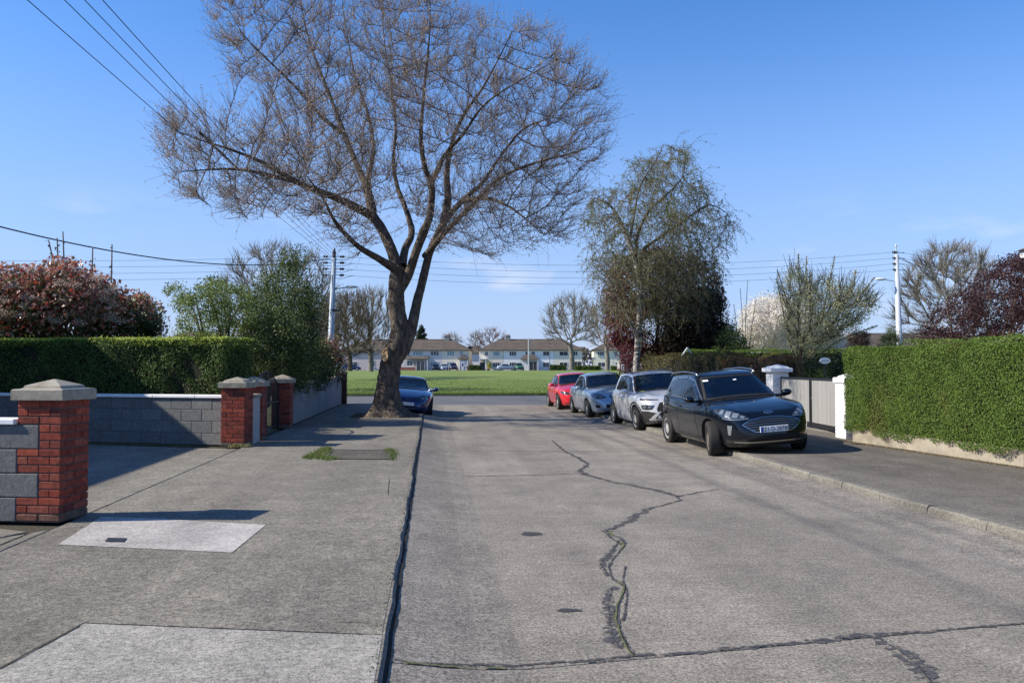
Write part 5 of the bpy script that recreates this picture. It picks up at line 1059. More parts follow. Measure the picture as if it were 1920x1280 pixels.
def terrace_house(label, u0, u1, wm, wins, hipL=False, hipR=False, chim=None, porch=None, extra=None, eave=656.0, ridge=636.0, Y_=HYF, depth=8.0, name='house'):
    x0, x1 = hx(u0), hx(u1); z0, ze, zr = .60, hz(eave), hz(ridge); cx = (x0+x1)/2; t = thing(name, label, 'house', (cx*math.cos(RA), Y_-cx*math.sin(RA), z0), -RA, 'houses across the green'); a, b = x0-cx, x1-cx; ze -= z0; zr -= z0
    box('wall', (a+.02, 0, -.5), (b-.02, depth, ze), wallm[wm], t)
    o_ = .35; L0 = a-(o_ if hipL else 0); R0 = b+(o_ if hipR else 0); rl = a+(4.2 if hipL else 0); rr_ = b-(4.2 if hipR else 0); th_ = .10
    V = [(L0, -o_, ze), (R0, -o_, ze), (R0, depth+o_, ze), (L0, depth+o_, ze), (rl, depth/2, zr), (rr_, depth/2, zr), (L0, -o_, ze-.16), (R0, -o_, ze-.16), (R0, depth+o_, ze-.16), (L0, depth+o_, ze-.16)]
    F = [(0, 1, 5, 4), (2, 3, 4, 5), (1, 2, 5), (3, 0, 4), (0, 6, 7, 1), (1, 7, 8, 2), (2, 8, 9, 3), (3, 9, 6, 0), (6, 9, 8, 7)]
    rf = link('roof', mesh(V, F, M['roof']), t)
    MB().tube([(L0, -o_-.06, ze-.05), (R0, -o_-.06, ze-.05)], .07, 6).build('gutter', M['fascia'], rf); MB().tube([(rl, depth/2, zr+.02), (rr_, depth/2, zr+.02)], .10, 6).build('ridge_tiles', M['roof'], rf)
    if chim:
        c_ = hx(chim)-cx; ch_ = MB(); ch_.box((c_-.55, depth/2-.4, zr-.8), (c_+.55, depth/2+.4, zr+.75)); ch_.box((c_-.62, depth/2-.47, zr+.75), (c_+.62, depth/2+.47, zr+.87)); q = ch_.build('chimney', M['render_grey'], rf)
        for k in (-.3, 0, .3):
            mb = MB(); mb.lathe([(.11, zr+.871), (.10, zr+1.2), (.07, zr+1.2)], 8, (c_+k, depth/2, 0)); mb.build('chimney_pot', M['brick_far'], rf)
    for w_ in wins:
        uu0, uu1, v0, v1 = w_[:4]; n = w_[4] if len(w_) > 4 else 2; win(t, hx(uu0)-cx, hx(uu1)-cx, hz(v1)-z0, hz(v0)-z0, n, w_[5] if len(w_) > 5 else 'glass_far')
    if porch:
        uu0, uu1, kind = porch; xa, xb = hx(uu0)-cx, hx(uu1)-cx; zt = hz(671)-z0
        if kind == 'lean':
            MB().loft([[(xa-.2, -1.7, zt-.3), (xb+.2, -1.7, zt-.3), (xb+.2, 0, zt+.35), (xa-.2, 0, zt+.35)], [(xa-.2, -1.7, zt-.18), (xb+.2, -1.7, zt-.18), (xb+.2, 0, zt+.47), (xa-.2, 0, zt+.47)]]).build('porch_roof', M['roof'], t)
        elif kind == 'hip':
            MB().loft([[(xa-.2, -1.7, zt-.3), (xb+.2, -1.7, zt-.3), (xb+.2, .1, zt-.3), (xa-.2, .1, zt-.3)], [(xa+1.0, -.8, zt+.75), (xb-1.0, -.8, zt+.75), (xb-1.0, .1, zt+.75), (xa+1.0, .1, zt+.75)]]).build('porch_roof', M['roof'], t)
        else: box('porch_roof', (xa-.1, -1.7, zt-.35), (xb+.1, 0, zt-.15), M['upvc'], t)
        for xx in (xa, xb): box('porch_post', (xx-.08, -1.62, 0), (xx+.08, -1.5, zt-.36), M['upvc'], t)
    if extra: extra(t, cx, z0)
    return t
def door_panel(u0, u1, v0, v1, m, frame=True, name='door'):
    def f_(t, cx, z0):
        a, b = hx(u0)-cx, hx(u1)-cx; d = box(name, (a, -1.46 if frame else -.06, 0), (b, -1.40 if frame else -.02, hz(v0)-z0), m, t)
        n = max(1, int((b-a)/.7))
        for k in range(n+1): xx = a+(b-a)*k/n; box('mullion', (xx-.03, -1.50 if frame else -.09, .02), (xx+.03, -1.462 if frame else -.062, hz(v0)-z0), M['upvc'], d)
    return f_
def exA1(t, cx, z0):
    door_panel(783, 798, 677, 694, M['glass_far'])(t, cx, z0); box('low_brick_wall', (hx(754)-cx, -1.8, 0), (hx(781)-cx, -1.6, .75), M['brick_far'], t); win(t, hx(765)-cx, hx(776)-cx, 1.0, 2.3, 2, 'glass_far', -1.45)
def exA2(t, cx, z0):
    a, b = hx(863)-cx, hx(877)-cx; box('porch_wall', (a, -1.5, 0), (b, -.001, 2.2), M['upvc'], t); box('door', (hx(866)-cx, -1.56, .02), (hx(871)-cx, -1.502, 2.05), M['sticker'], t); box('pane', (hx(867.3)-cx, -1.58, 1.0), (hx(869.6)-cx, -1.561, 1.7), M['glass_far'], t)
    win(t, hx(872.3)-cx, hx(876.5)-cx, 1.0, 2.0, 2, 'glass_teal', -1.5); box('gate_pier', (hx(877.5)-cx, -3.0, 0), (hx(879.5)-cx, -2.6, 1.0), M['brick_far'], t)
terrace_house('pinkish terrace house with arched window and brick base, hidden behind the big trunk', 640, 752, 'pink', [(698, 703, 676, 688, 1), (655, 670, 658, 667, 2), (715, 728, 658, 667, 2), (655, 670, 678, 687, 2)], True, False, 700)
terrace_house('grey terrace house with dark glazed porch and lean-to roof', 752, 828, 'grey', [(774, 793, 658, 667, 4, 'glass_teal'), (807, 823, 658, 667, 3), (807, 822, 678, 687, 3, 'glass_teal')], False, False, None, (759, 803, 'lean'), exA1)
terrace_house('cream end house of the left terrace with a white door porch', 828, 879, 'sand', [(838, 852, 658, 667, 3, 'glass_teal'), (862, 868, 658, 667, 2, 'glass_teal'), (838, 852, 678, 687, 3, 'glass_teal')], False, True, 834, (861, 878, 'hip'), exA2)
terrace_house('low set back house with dark window between the two terraces', 868, 916, 'white', [(884, 890, 680, 690, 1)], True, True, None, None, None, 660, 646, 200, 6)
terrace_house('sand coloured end house of the middle terrace with a white framed porch', 898, 944, 'sand', [(909, 915, 659, 667, 2), (925, 937, 659, 667, 3, 'glass_teal'), (924, 937, 679, 688, 3)], True, False, None, (900, 912, 'flat'), door_panel(901, 911, 679, 695, M['glass_far']))
terrace_house('off white middle terrace house with a silver car outside', 944, 981, 'offwhite', [(955, 968, 659, 667, 3), (955, 968, 679, 688, 3)], False, False, 951)
terrace_house('bright white terrace house with hipped porch over a dark garage door', 981, 1038, 'white', [(985, 989.5, 659, 667, 1), (996, 1003, 659, 667, 2), (1018, 1030, 659, 667, 2), (1018, 1030, 679, 688, 2)], False, False, None, (977, 1009, 'hip'), door_panel(993, 1007, 678, 695, M['fascia'], True, 'garage_door'))
terrace_house('cream terrace house behind the fan shaped bare tree', 1038, 1092, 'cream', [(1049, 1065, 659, 667, 2), (1075, 1083, 659, 667, 2), (1049, 1064, 679, 688, 2)], False, True, None, None, door_panel(1075, 1090, 678, 690, M['fascia'], False, 'carport'))
terrace_house('small white house set back in the right gap between terraces', 1090, 1115, 'white', [(1099, 1104, 661, 668, 1)], True, True, None, None, None, 660, 648, 205, 6)
terrace_house('yellowish cream end house at the right beside the purple sapling', 1113, 1150, 'yellow', [(1120, 1133, 659, 667, 3), (1121, 1135, 679, 688, 2)], True, False, 1140)
terrace_house('cream far house mostly hidden by the birch trunk', 1150, 1235, 'cream', [(1152, 1158, 659, 667, 2), (1161, 1168, 659, 667, 2), (1190, 1205, 659, 667, 3)], False, True, 1200)
struct(link('far_road', mesh([(-60, 187.5, .655), (60, 171, .655), (60, 180, .655), (-60, 196, .655)], [(0, 1, 2, 3)], M['asphalt'])))
for lb_, u0, u1, zt in (('dark clipped hedge in front of the cream terrace house', 1031, 1061, 1.25), ('long yellow green hedge under the two bare trees across the green', 1078, 1126, 1.05), ('short green hedge beside the far white van', 1146, 1158, 1.0), ('small dark hedge beside the white framed porch', 880, 899, 1.2)):
    hedge('far_hedge', lb_, (rowpt(u0, 185.6)), (rowpt(u1, 185.6)), .8, .6, .6+zt, 2600, .22, M['privet'] if 'yellow' in lb_ or 'short' in lb_ else mgr, M['hedge_core'], cat='hedge', side=1)
leafy('yellow_bush', 'yellow flowering bush beside the white framed far porch', (*rowpt(917, 185.6), .6), [(913, 692), (914, 678), (918, 676), (922, 680), (922, 692)], .5, 900, .2, leaf_mat('laburnum', [(.50, .45, .10), (.34, .36, .10)], .6, .3), M['bark'], clumps=16, cr=.35, cat='bush')
tp = thing('telegraph_pole', 'pale pole with short cross wires in front of the bright white far house', 'pole', (AT(991, 686, 174)[0], 174, .6)); tzt = AT(991, 633, 174)[2]-.6
MB().tube([(0, 0, 0), (0, 0, tzt)], [.14, .09], 8).build('pole', M['galv2'], tp)
for k in range(3): MB().tube([(-.1, 0, tzt-.5-k*.55), (1.3, 0, tzt-.5-k*.55)], .03, 4).build('crossarm', M['galv2'], tp)
lp = thing('lamp_post', 'thin dark post beside the dark far hedge', 'post', (AT(1031, 686, 176)[0], 176, .6)); MB().tube([(0, 0, 0), (0, 0, AT(1031, 656, 176)[2]-.6)], .07, 6).build('post', M['fascia'], lp); MB().box((-.1, -.1, 5.6), (.1, .1, 5.9)).build('lantern', M['fascia'], lp)
# ------------------------------------------------------------------ houses near the frame edge
hl = thing('house', 'grey house wall with a white window glimpsed under the red bush', 'house', (-22, 31.5, ZL)); box('wall', (-8, 0, -.1), (6.2, 8, 2.6), M['render_grey'], hl)
wx0, wx1 = AT(14, 600, 31.4)[0]+22, AT(52, 600, 31.4)[0]+22; zz0, zz1 = AT(14, 609, 31.4)[2]-ZL, AT(14, 592, 31.4)[2]-ZL
win(hl, wx0, wx1, zz0, min(zz1, 2.5), 2, 'glass_teal'); MB().loft([[(-8.3, -.4, 2.61), (6.5, -.4, 2.61), (6.5, 8.4, 2.61), (-8.3, 8.4, 2.61)], [(-5, 3.9, 4.2), (3, 3.9, 4.2), (3, 4.1, 4.2), (-5, 4.1, 4.2)]]).build('roof', M['roof'], hl)
hs_ = thing('house', 'tall pale house standing left of the driveway, its shadow reaching the pavement', 'house', (-16.35, 13.2, ZL)); box('wall', (-4.5, -9, -.2), (4.5, 4.9, 5.1), wallm['cream'], hs_)
MB().loft([[(-4.9, -7.4, 5.1), (4.9, -7.4, 5.1), (4.9, 5.0, 5.1), (-4.9, 5.0, 5.1)], [(-4.9, -7.4, 5.3), (4.9, -7.4, 5.3), (4.9, 5.0, 5.3), (-4.9, 5.0, 5.3)], [(-1, -3, 7.2), (1, -3, 7.2), (1, 1, 7.2), (-1, 1, 7.2)]]).build('roof', M['roof'], hs_)
er = A3(1912, 462, 19.5); hr = thing('house', 'corner of a house eave with white fascia at the right edge', 'house', (er[0]+4.6, er[1]-8.4, ZR)); ez = er[2]-ZR
box('wall', (-4.1, -2.6, -.2), (5, 8, ez-.32), wallm['sand'], hr)
MB().loft([[(-4.6, -3, ez-.30), (5.5, -3, ez-.30), (5.5, 8.4, ez-.30), (-4.6, 8.4, ez-.30)], [(-4.6, -3, ez-.12), (5.5, -3, ez-.12), (5.5, 8.4, ez-.12), (-4.6, 8.4, ez-.12)]]).build('eave', M['upvc'], hr)
MB().loft([[(-4.7, -3.1, ez-.118), (5.5, -3.1, ez-.118), (5.5, 8.4, ez-.118), (-4.7, 8.4, ez-.118)], [(-.2, 1.4, ez+2.2), (1.0, 1.4, ez+2.2), (1.0, 4, ez+2.2), (-.2, 4, ez+2.2)]]).build('roof', M['roof'], hr)
MB().tube([(-4.68, -3.08, ez-.2), (5.5, -3.08, ez-.2)], .055, 8).build('gutter', M['upvc'], hr)
# brown roofs right of the green
rb_ = thing('house', 'low house with a long brown roof beyond the right hedge', 'house', (*AT(1690, 686, 78)[:2], ZR)); zr_ = AT(1690, 622, 78)[2]; xa_, xb_ = AT(1618, 686, 78)[0]-AT(1690, 686, 78)[0], 9
box('wall', (xa_+.3, 0, -.2), (xb_, 7, zr_-1.6), wallm['pink'], rb_)
MB().loft([[(xa_, -.4, zr_-1.6), (xb_, -.4, zr_-1.6), (xb_, 7.4, zr_-1.6), (xa_, 7.4, zr_-1.6)], [(xa_+.5, 3.4, zr_-.1), (xb_, 3.4, zr_-.1), (xb_, 3.6, zr_-.1), (xa_+.5, 3.6, zr_-.1)]]).build('roof', M['roof'], rb_)
ra_ = thing('house', 'dark low roof between the red bush and the garden tree', 'house', (*AT(345, 686, 60)[:2], ZL)); zr_ = AT(345, 622, 60)[2]
box('wall', (-2.2, 0, -.2), (2.6, 6, zr_-1.0), wallm['grey'], ra_); MB().loft([[(-2.6, -.4, zr_-1.0), (3, -.4, zr_-1.0), (3, 6.4, zr_-1.0), (-2.6, 6.4, zr_-1.0)], [(-.5, 2.9, zr_), (.9, 2.9, zr_), (.9, 3.1, zr_), (-.5, 3.1, zr_)]]).build('roof', M['roof'], ra_)
dp = A3(300, 640, 50); dpo = thing('utility_pole', 'distant dark pole above the spiky plant', 'pole', (dp[0], 50, ZL)); MB().tube([(0, 0, 0), (0, 0, A3(300, 586, 50)[2]-ZL)], .09, 6).build('pole', M['dark'], dpo)
# ------------------------------------------------------------------ utility poles and wires
def upole(label, u, vt, Y_, m, side, lean=0, num=None, lampv=None):
    top = A3(u, vt, Y_); b = np.array([top[0]-lean, Y_, .05]); H_ = top[2]-.05; t = thing('utility_pole', label, 'utility pole', tuple(b)); X = lambda z: lean*z/H_
    MB().tube([(0, 0, 0), (lean*.1, 0, H_*.1), (lean*.12, 0, H_*.12), (lean*.93, 0, H_*.93)], [.22, .21, .19, .115], 14).build('pole', m, t, smooth=True)
    MB().tube([(lean*.93, 0, H_*.93), (lean, 0, H_*.985)], .035, 8).build('finial', M['dark'] if num else m, t); bm = MB(); bm.lathe([(.01, H_*.975), (.07, H_*.983), (.05, H_*.992), (.01, H_)], 10, (lean, 0, 0)); bm.build('cap', M['dark'] if num else m, t)
    att = []
    for k in range(4):
        z = H_-.52-.34*k; x = X(z)
        if num and k == 0: MB().tube([(X(H_-1.9), 0, H_-1.9), (X(H_-.2), 0, H_-.2)], .10, 10).build('pole_top', M['dark'], t)
        MB().tube([(x, 0, z), (x+.5, 0, z)] if not num else [(x-.5, 0, z+.02), (x+.5, 0, z+.02)] if num else [], .018, 6).build('bracket', M['dark'], t)
        for sx in ((-1, 1) if num else (-1,)):
            mb = MB(); mb.lathe([(.02, -.13), (.08, -.10), (.04, -.04), (.09, .02), (.04, .06), (.08, .09), (.02, .13)], 8, (0, 0, 0), 'x'); mb.build('insulator', M['dark'], t, (x+sx*(.45 if num else .12), 0, z+.02), (0, 0, 0))
        att.append((b[0]+x, Y_, b[2]+z+.02))
        if num:
            for sx in (-1, 1): MB().tube([(x+sx*.08, -.05, z-.16), (x+sx*.5, -.05, z-.17), (x+sx*.85, -.02, z-.05), (x+sx*1.1, 0, z+.0)], .012, 4).build('jumper_wire', M['dark'], t)
    if not num:
        for k in range(5): MB().lathe([(.10, -.02), (.115, 0), (.10, .02)], 10, (X(H_-.5-k*.3), 0, H_-.5-k*.3)).build('collar', M['dark'], t)
    lz = A3(u, lampv, Y_)[2]-.05; x = X(lz); s = side
    MB().tube([(x, 0, lz-.10), (x+s*.75, -.0, lz+.02)], .028, 8).build('lamp_arm', M['dark'] if num else m, t)
    mb = MB(); rings = []
    for q, (wx, hh) in zip((0, .08, .30, .55, .66), ((.04, .04), (.10, .07), (.13, .085), (.10, .06), (.03, .02))): rings.append([(x+s*(.70+q), wx*math.cos(a), lz+.04+hh*math.sin(a)) for a in np.arange(12)*2*math.pi/12])
    mb.loft(rings if s < 0 else rings); lh = mb.build('lamp_head', M['lamp'] if num else M['sticker'], t, smooth=True)
    if num:
        MB().box((x-.02, -.2, lz-1.30), (x+.42, -.02, lz-1.20)).build('bracket', M['dark'], t); text('pole_number', num, .36, M['sticker'], t, (X(lz-1.5)+.07, -.16, lz-1.52), (math.pi/2, 0, 0), .004, 0, .8)
        MB().tube([(X(lz+.6)-.10, -.12, lz+.7), (X(lz)-.22, -.16, lz), (X(lz-.8)-.30, -.16, lz-.9), (X(lz-1.4)-.13, -.15, lz-1.5)], .02, 6).build('cable', M['wire'], t)
        MB().tube([(x-.14, -.10, lz*.28), (x+.14, -.10, lz*.28)], .001, 4).build('band', m, t)
    return t, att
poleL, attL = upole('pale blue grey utility pole with lamp and stacked insulators, left of the big tree', 627, 464, 46, M['galv'], 1, .25, '03', 539)
poleR, attR = upole('slim pale utility pole with lamp arm pointing left, right of the budding tree', 1680, 457, 46, M['galv2'], -1, -.18, None, 525)
def wire(name, label, a, b, sag, r=.012, m=None, n=30):
    a, b = Vector(a), Vector(b); pts = []
    for i in range(n+1): s = i/n; p = a.lerp(b, s); p.z -= sag*4*s*(1-s); pts.append(p)
    o = a.copy(); t = MB().tube([p-o for p in pts], r, 4).build(name, m or M['wire'], None, o); return tag(t, label, 'wire', 'overhead wires')
ordn = ['top', 'second', 'third', 'lowest']
for k in range(4):
    a = Vector(attL[k])+Vector((.5, 0, 0)); b = Vector(attR[k])-Vector((.14, 0, 0)); wire('overhead_wire', f'{ordn[k]} of the four wires strung between the two utility poles', a, b, .62+.02*k, .0075)
    a = Vector(attL[k])-Vector((.5, 0, 0)); wire('overhead_wire', f'{ordn[k]} of the four level wires running left from the left utility pole', a, a+Vector((-40, 1.0, .10-.02*k)), .45, .0075)
    a = Vector(attR[k])+Vector((.14, 0, 0)); wire('overhead_wire', f'{ordn[k]} of the thin wires running right from the slim utility pole', a, a+Vector((26, 1.5, -.3)), .75, .0075)
us = (65, 133, 170, 203)
for k in range(4):
    a = Vector(attL[0])+Vector((-.45+.25*k, 0, .10-.04*k)); d = Vector(ray(us[k], 0)); e_ = Vector((0, 0, EYE))+d*((8.1-EYE)/d.z); far = a+(e_-a)*1.35; sg_ = .42
    # sag keeps the wire through the point overhead
    wire('overhead_wire', f'{("lowest outer", "second", "third", "innermost")[k]} of the four wires fanning over the driveway towards the viewer', a, far, .15, .011)
    if k == 1:
        q0 = a.lerp(far, .60); q1 = a.lerp(far, .40)
d = Vector(ray(374, 250)); d2 = Vector(ray(448, 340)); k_ = 1
a = Vector(attL[0])+Vector((-.45+.25*1, 0, .06)); dd = Vector(ray(us[1], 0)); e_ = Vector((0, 0, EYE))+dd*((8.1-EYE)/dd.z); far = a+(e_-a)*1.35
def wp(s): p = a.lerp(far, s); p.z -= .15*4*s*(1-s); return p
def proj_u(p):
    v_ = p-Vector((0, 0, EYE)); R_ = Vector((math.cos(PSI), -math.sin(PSI), 0)); Fw = Vector((math.sin(PSI)*math.cos(PIT), math.cos(PSI)*math.cos(PIT), math.sin(PIT))); return 960+FPX*v_.dot(R_)/v_.dot(Fw)
ss = np.linspace(0, 1, 400); uu_ = [proj_u(wp(s)) for s in ss]; s0 = ss[int(np.argmin([abs(q-448) for q in uu_]))]; s1 = ss[int(np.argmin([abs(q-374) for q in uu_]))]
slv = MB().tube([wp(s)-wp(s0) for s in np.linspace(s0, s1, 8)], .038, 6).build('cable_sleeve', M['wire'], None, wp(s0)); tag(slv, 'thick black sleeve on one overhead wire beside the long left branch', 'cable sleeve')
a = Vector(attL[0])+Vector((-.2, 0, -.10)); wire('overhead_cable', 'thick twisted black cable drooping from the left pole to the left edge', a, Vector(A3(-260, 352, 22)), 1.0, .022)
a = Vector(attR[0])+Vector((.1, 0, -.25)); wire('service_cable', 'service cable sloping from the slim pole down to the plum tree', a, Vector(A3(1960, 548, 30)), .45, .016)
wire('service_cable', 'second service cable sloping right from the slim pole', a+Vector((0, 0, -.1)), Vector(A3(1990, 570, 30)), .25, .012)
# ------------------------------------------------------------------ small things
lt = A3(1586, 915, 9.6); cr_ = bmesh.new(); bmesh.ops.create_icosphere(cr_, subdivisions=2, radius=.05)
for v in cr_.verts: v.co = Vector((v.co.x*1.3*(1+rng.normal()*.2), v.co.y*(1+rng.normal()*.25), v.co.z*.5*(1+rng.normal()*.3)))
me = bpy.data.meshes.new('litter'); cr_.to_mesh(me); cr_.free(); me.materials.append(M['sticker']); gp_ = G(1586, 918, 0); tag(link('crumpled_paper', me, None, (gp_[0], gp_[1], .022)), 'crumpled white scrap of paper in the right gutter', 'litter')
# ------------------------------------------------------------------ cars
def car(name, label, P, paint, loc, rot, detail=True, group=None):
    L_, W, H, wb, fa, wr = P['L'], P['W'], P['H'], P['wb'], P['L']/2-P['fo'], P['wr']
    t = thing(name, label, 'car', loc, 0, group); t.rotation_euler = rot; t.scale = P.get('scale', (.965, .965, .925)) if detail else (1, 1, 1)
    N = 112 if detail else 48; vs_ = [0, .06, .14, .25, .38, .52, .64, .76, .86, .93, .975, 1] if detail else [0, .2, .5, .8, 1]
    fw = lambda v: np.interp(v, [0, .06, .14, .25, .38, .55, .76, .9, 1], P.get('fw', [.88, .925, .95, .962, .972, .99, 1.0, .985, .955]))
    dxf = lambda v: np.interp(v, [0, .1, .25, .5, .75, .9, 1], P.get('dxf', [-.16, -.05, 0, -.01, -.06, -.13, -.24]))
    dxr = lambda v: np.interp(v, [0, .1, .3, .5, .75, 1], P.get('dxr', [-.14, -.05, 0, -.02, -.09, -.16]))
    zs = lambda x: np.interp(x, *zip(*P['zs'])); zc = lambda x: np.interp(x, [-L_/2, -L_/2+.5, L_/2-.5, L_/2], [.30, P['cl'], P['cl'], P['cl']+.02])
    n_ = P.get('n', 3.9); a = L_/2
    th = np.arange(N)*2*np.pi/N+1e-4; c_, s_ = np.cos(th), np.sin(th); c0 = np.sign(c_)*np.abs(c_)**(2/n_); s0 = np.sign(s_)*np.abs(s_)**(2/n_)
    rings = []
    for v in vs_:
        x = a*c0; x = np.where(c0 > 0, x+dxf(v)*np.abs(c0)**5, x-dxr(v)*np.abs(c0)**5); y = W/2*fw(v)*s0
        z = zc(x)+v*(zs(x)-zc(x)); rings.append(np.stack([x, y, z], 1))
    top = rings[-1]
    for r in ([.985, .955, .90, .8, .65, .45, .25] if detail else [.93, .7, .3]):
        x = top[:, 0]*r; y = top[:, 1]*r; z = zs(x)+P['crown']*(1-r**3.2)+ (P.get('ridge', 0)*np.exp(-((np.abs(y)/(W/2)-.62)/.09)**2) if detail else 0); rings.append(np.stack([x, y, z], 1))
    mb = MB(); mb.loft([[tuple(p) for p in r] for r in rings]); me = mesh(mb.v, mb.f, [paint, M['plastic']], True); body = link('body', me, t)
    rx = fa-wb
    if detail:   # cut the wheel arches
        cut = []
        for xx in (fa, rx):
            for sy in (1, -1):
                m2 = MB(); m2.lathe([(wr+.055, W/2-.34), (wr+.055, W/2+.3)], 40, (0, 0, 0), 'y'); q = m2.build('cut', M['plastic'])
                if sy < 0:
                    for v in q.data.vertices: v.co.y *= -1
                    q.data.flip_normals()
                for v in q.data.vertices: v.co.x += xx; v.co.z += wr
                bm = bmesh.new(); bm.from_mesh(q.data); bmesh.ops.recalc_face_normals(bm, faces=bm.faces[:]); bm.to_mesh(q.data); bm.free()
                cut.append(q)
        bm = bmesh.new(); bm.from_mesh(body.data); bmesh.ops.recalc_face_normals(bm, faces=bm.faces[:]); bm.to_mesh(body.data); bm.free()
        body.parent = None
        for q in cut:
            md = body.modifiers.new('b', 'BOOLEAN'); md.operation = 'DIFFERENCE'; md.object = q; md.solver = 'EXACT'
        bpy.context.view_layer.update(); me2 = bpy.data.meshes.new_from_object(body.evaluated_get(bpy.context.evaluated_depsgraph_get()))
        body.modifiers.clear(); body.data = me2; body.parent = t
        for q in cut: bpy.data.objects.remove(q)
        me2.materials.clear(); me2.materials.append(paint); me2.materials.append(M['plastic'])
        for p in me2.polygons:
            cx, cy, cz = p.center; p.material_index = 0
            for xx in (fa, rx):
                if abs(cy) > W/2-.36 and math.hypot(cx-xx, cz-wr) < wr+.056 and all(math.hypot(me2.vertices[i].co.x-xx, me2.vertices[i].co.z-wr) < wr+.058 for i in p.vertices): p.material_index = 1
            if cz < P['cl']+.02: p.material_index = 1
        me2.polygons.foreach_set('use_smooth', np.ones(len(me2.polygons), bool))
        if hasattr(me2, 'set_sharp_from_angle'): me2.set_sharp_from_angle(angle=math.radians(38))
        me = me2
    # greenhouse
    g = P['g']; Hr = lambda x: np.interp(x, *zip(*P['roof'])); lev = np.linspace(0, 1, 9 if detail else 4); rings = []; ng = g.get('n', 6)
    c1 = np.sign(c_)*np.abs(c_)**(2/ng); s1 = np.sign(s_)*np.abs(s_)**(2/ng)
    for tl in lev:
        xf = g['xwf']+(g['xrf']-g['xwf'])*tl**1.08; xr = g['xwr']+(g['xrr']-g['xwr'])*tl**.9; w_ = g['wb']+(g['wr']-g['wb'])*tl**1.35
        x = (xf+xr)/2+(xf-xr)/2*c1; y = w_*s1; z = g['zb']+(Hr(x)-.06-g['zb'])*tl; rings.append(np.stack([x, y, z], 1))
    top = rings[-1]; cx = top[:, 0].mean()
    for r in (.975, .93, .85, .7, .5, .25):
        x = cx+(top[:, 0]-cx)*r; y = top[:, 1]*r; z = Hr(x)-.06+.06*(1-r**4); rings.append(np.stack([x, y, z], 1))
    mb = MB(); mb.loft([[tuple(p) for p in r] for r in rings]); cab = mb.build('cabin', P.get('roof_paint', paint), t, smooth=True)
    vv = [v.co.copy() for v in me.vertices]; ff = [tuple(p.vertices) for p in me.polygons]; b = len(vv); vv += [v.co.copy() for v in cab.data.vertices]; ff += [tuple(i+b for i in p.vertices) for p in cab.data.polygons]
    bvh = BVHTree.FromPolygons(vv, ff)
    bvb = BVHTree.FromPolygons([v.co.copy() for v in me.vertices], [tuple(p.vertices) for p in me.polygons])
    if detail:
        wsb, wst = P['ws']; yb_, yt_ = P['wsy']; cuts = []; dep = bpy.context
        def cutter(poly, ax, lo, hi):   # poly (p, z)
            q = MB(); q.loft([[((l, p, z) if ax == 'x' else (p, l, z)) for p, z in poly] for l in (lo, hi)]); o = q.build('cut', M['trim_dark']); bm = bmesh.new(); bm.from_mesh(o.data); bmesh.ops.recalc_face_normals(bm, faces=bm.faces[:]); bm.to_mesh(o.data); bm.free(); cuts.append(o)
        cvs = P.get('wsc', .03)
        cutter([(s_*yt_, wst-cvs*.35*s_*s_) for s_ in np.linspace(-1, 1, 7)]+[(s_*yb_, wsb-cvs*s_*s_+cvs) for s_ in np.linspace(1, -1, 7)], 'x', g['xrf']-.06, 4)
        zr0, zr1 = g['zb']+.19, float(Hr(g['xrr']))-.13; P['rear'] = (zr0, zr1, g['wb']*.80, g['wr']*.80)
        cutter([(-g['wr']*.80, zr1), (g['wr']*.80, zr1), (g['wb']*.80, zr0), (-g['wb']*.80, zr0)], 'x', -4, g['xrr']+.12)
        for gl_ in P['side_glass']: cutter(list(gl_[0])+list(gl_[1])[::-1], 'y', -3, 3)
        cab.data.materials.append(M['trim_dark']); cab.parent = None
        bm = bmesh.new(); bm.from_mesh(cab.data); bmesh.ops.recalc_face_normals(bm, faces=bm.faces[:]); bm.to_mesh(cab.data); bm.free()
        sm = cab.modifiers.new('s', 'SOLIDIFY'); sm.thickness = .035; sm.offset = -1; sm.material_offset = 1; sm.material_offset_rim = 1
        for o in cuts: md = cab.modifiers.new('b', 'BOOLEAN'); md.operation = 'DIFFERENCE'; md.object = o; md.solver = 'EXACT'
        bpy.context.view_layer.update(); m3 = bpy.data.meshes.new_from_object(cab.evaluated_get(bpy.context.evaluated_depsgraph_get())); cab.modifiers.clear(); cab.data = m3; cab.parent = t
        for o in cuts: bpy.data.objects.remove(o)
        if hasattr(m3, 'set_sharp_from_angle'): m3.set_sharp_from_angle(angle=math.radians(35))
        # interior: dark floor line, dashboard, seats, wheel
        rings_ = []; c_x = (g['xwf']+g['xwr'])/2; a_x = (g['xwf']-g['xwr'])/2-.03
        for rr2 in (.985, .8, .5, .2):
            ring = []
            for k in range(28):
                an = 2*math.pi*k/28; xx_ = c_x+a_x*rr2*np.sign(math.cos(an))*abs(math.cos(an))**(2/ng); yy_ = (g['wb']-.04)*rr2*np.sign(math.sin(an))*abs(math.sin(an))**(2/ng)
                h_ = bvb.ray_cast(Vector((xx_, yy_, 4)), Vector((0, 0, -1))); ring.append((xx_, yy_, (h_[0].z if h_[0] else g['zb'])+.008))
            rings_.append(ring)
        MB().loft(rings_, False, True).build('interior_floor', M['trim_dark'], t)
        z0_ = float(bvb.ray_cast(Vector((0, 0, 4)), Vector((0, 0, -1)))[0].z)
        for xs_ in (g['xrf']-.55, g['xrr']+.62):
            for ys_ in (.36, -.36):
                zt_ = P['H']-.37; q = MB(); q.box((xs_-.09, ys_-.23, z0_-.1), (xs_+.05, ys_+.23, zt_), .04); q.box((xs_-.10, ys_-.12, zt_+.02), (xs_-.01, ys_+.12, zt_+.17), .035); q.build('seat', M['trim_dark'], t)
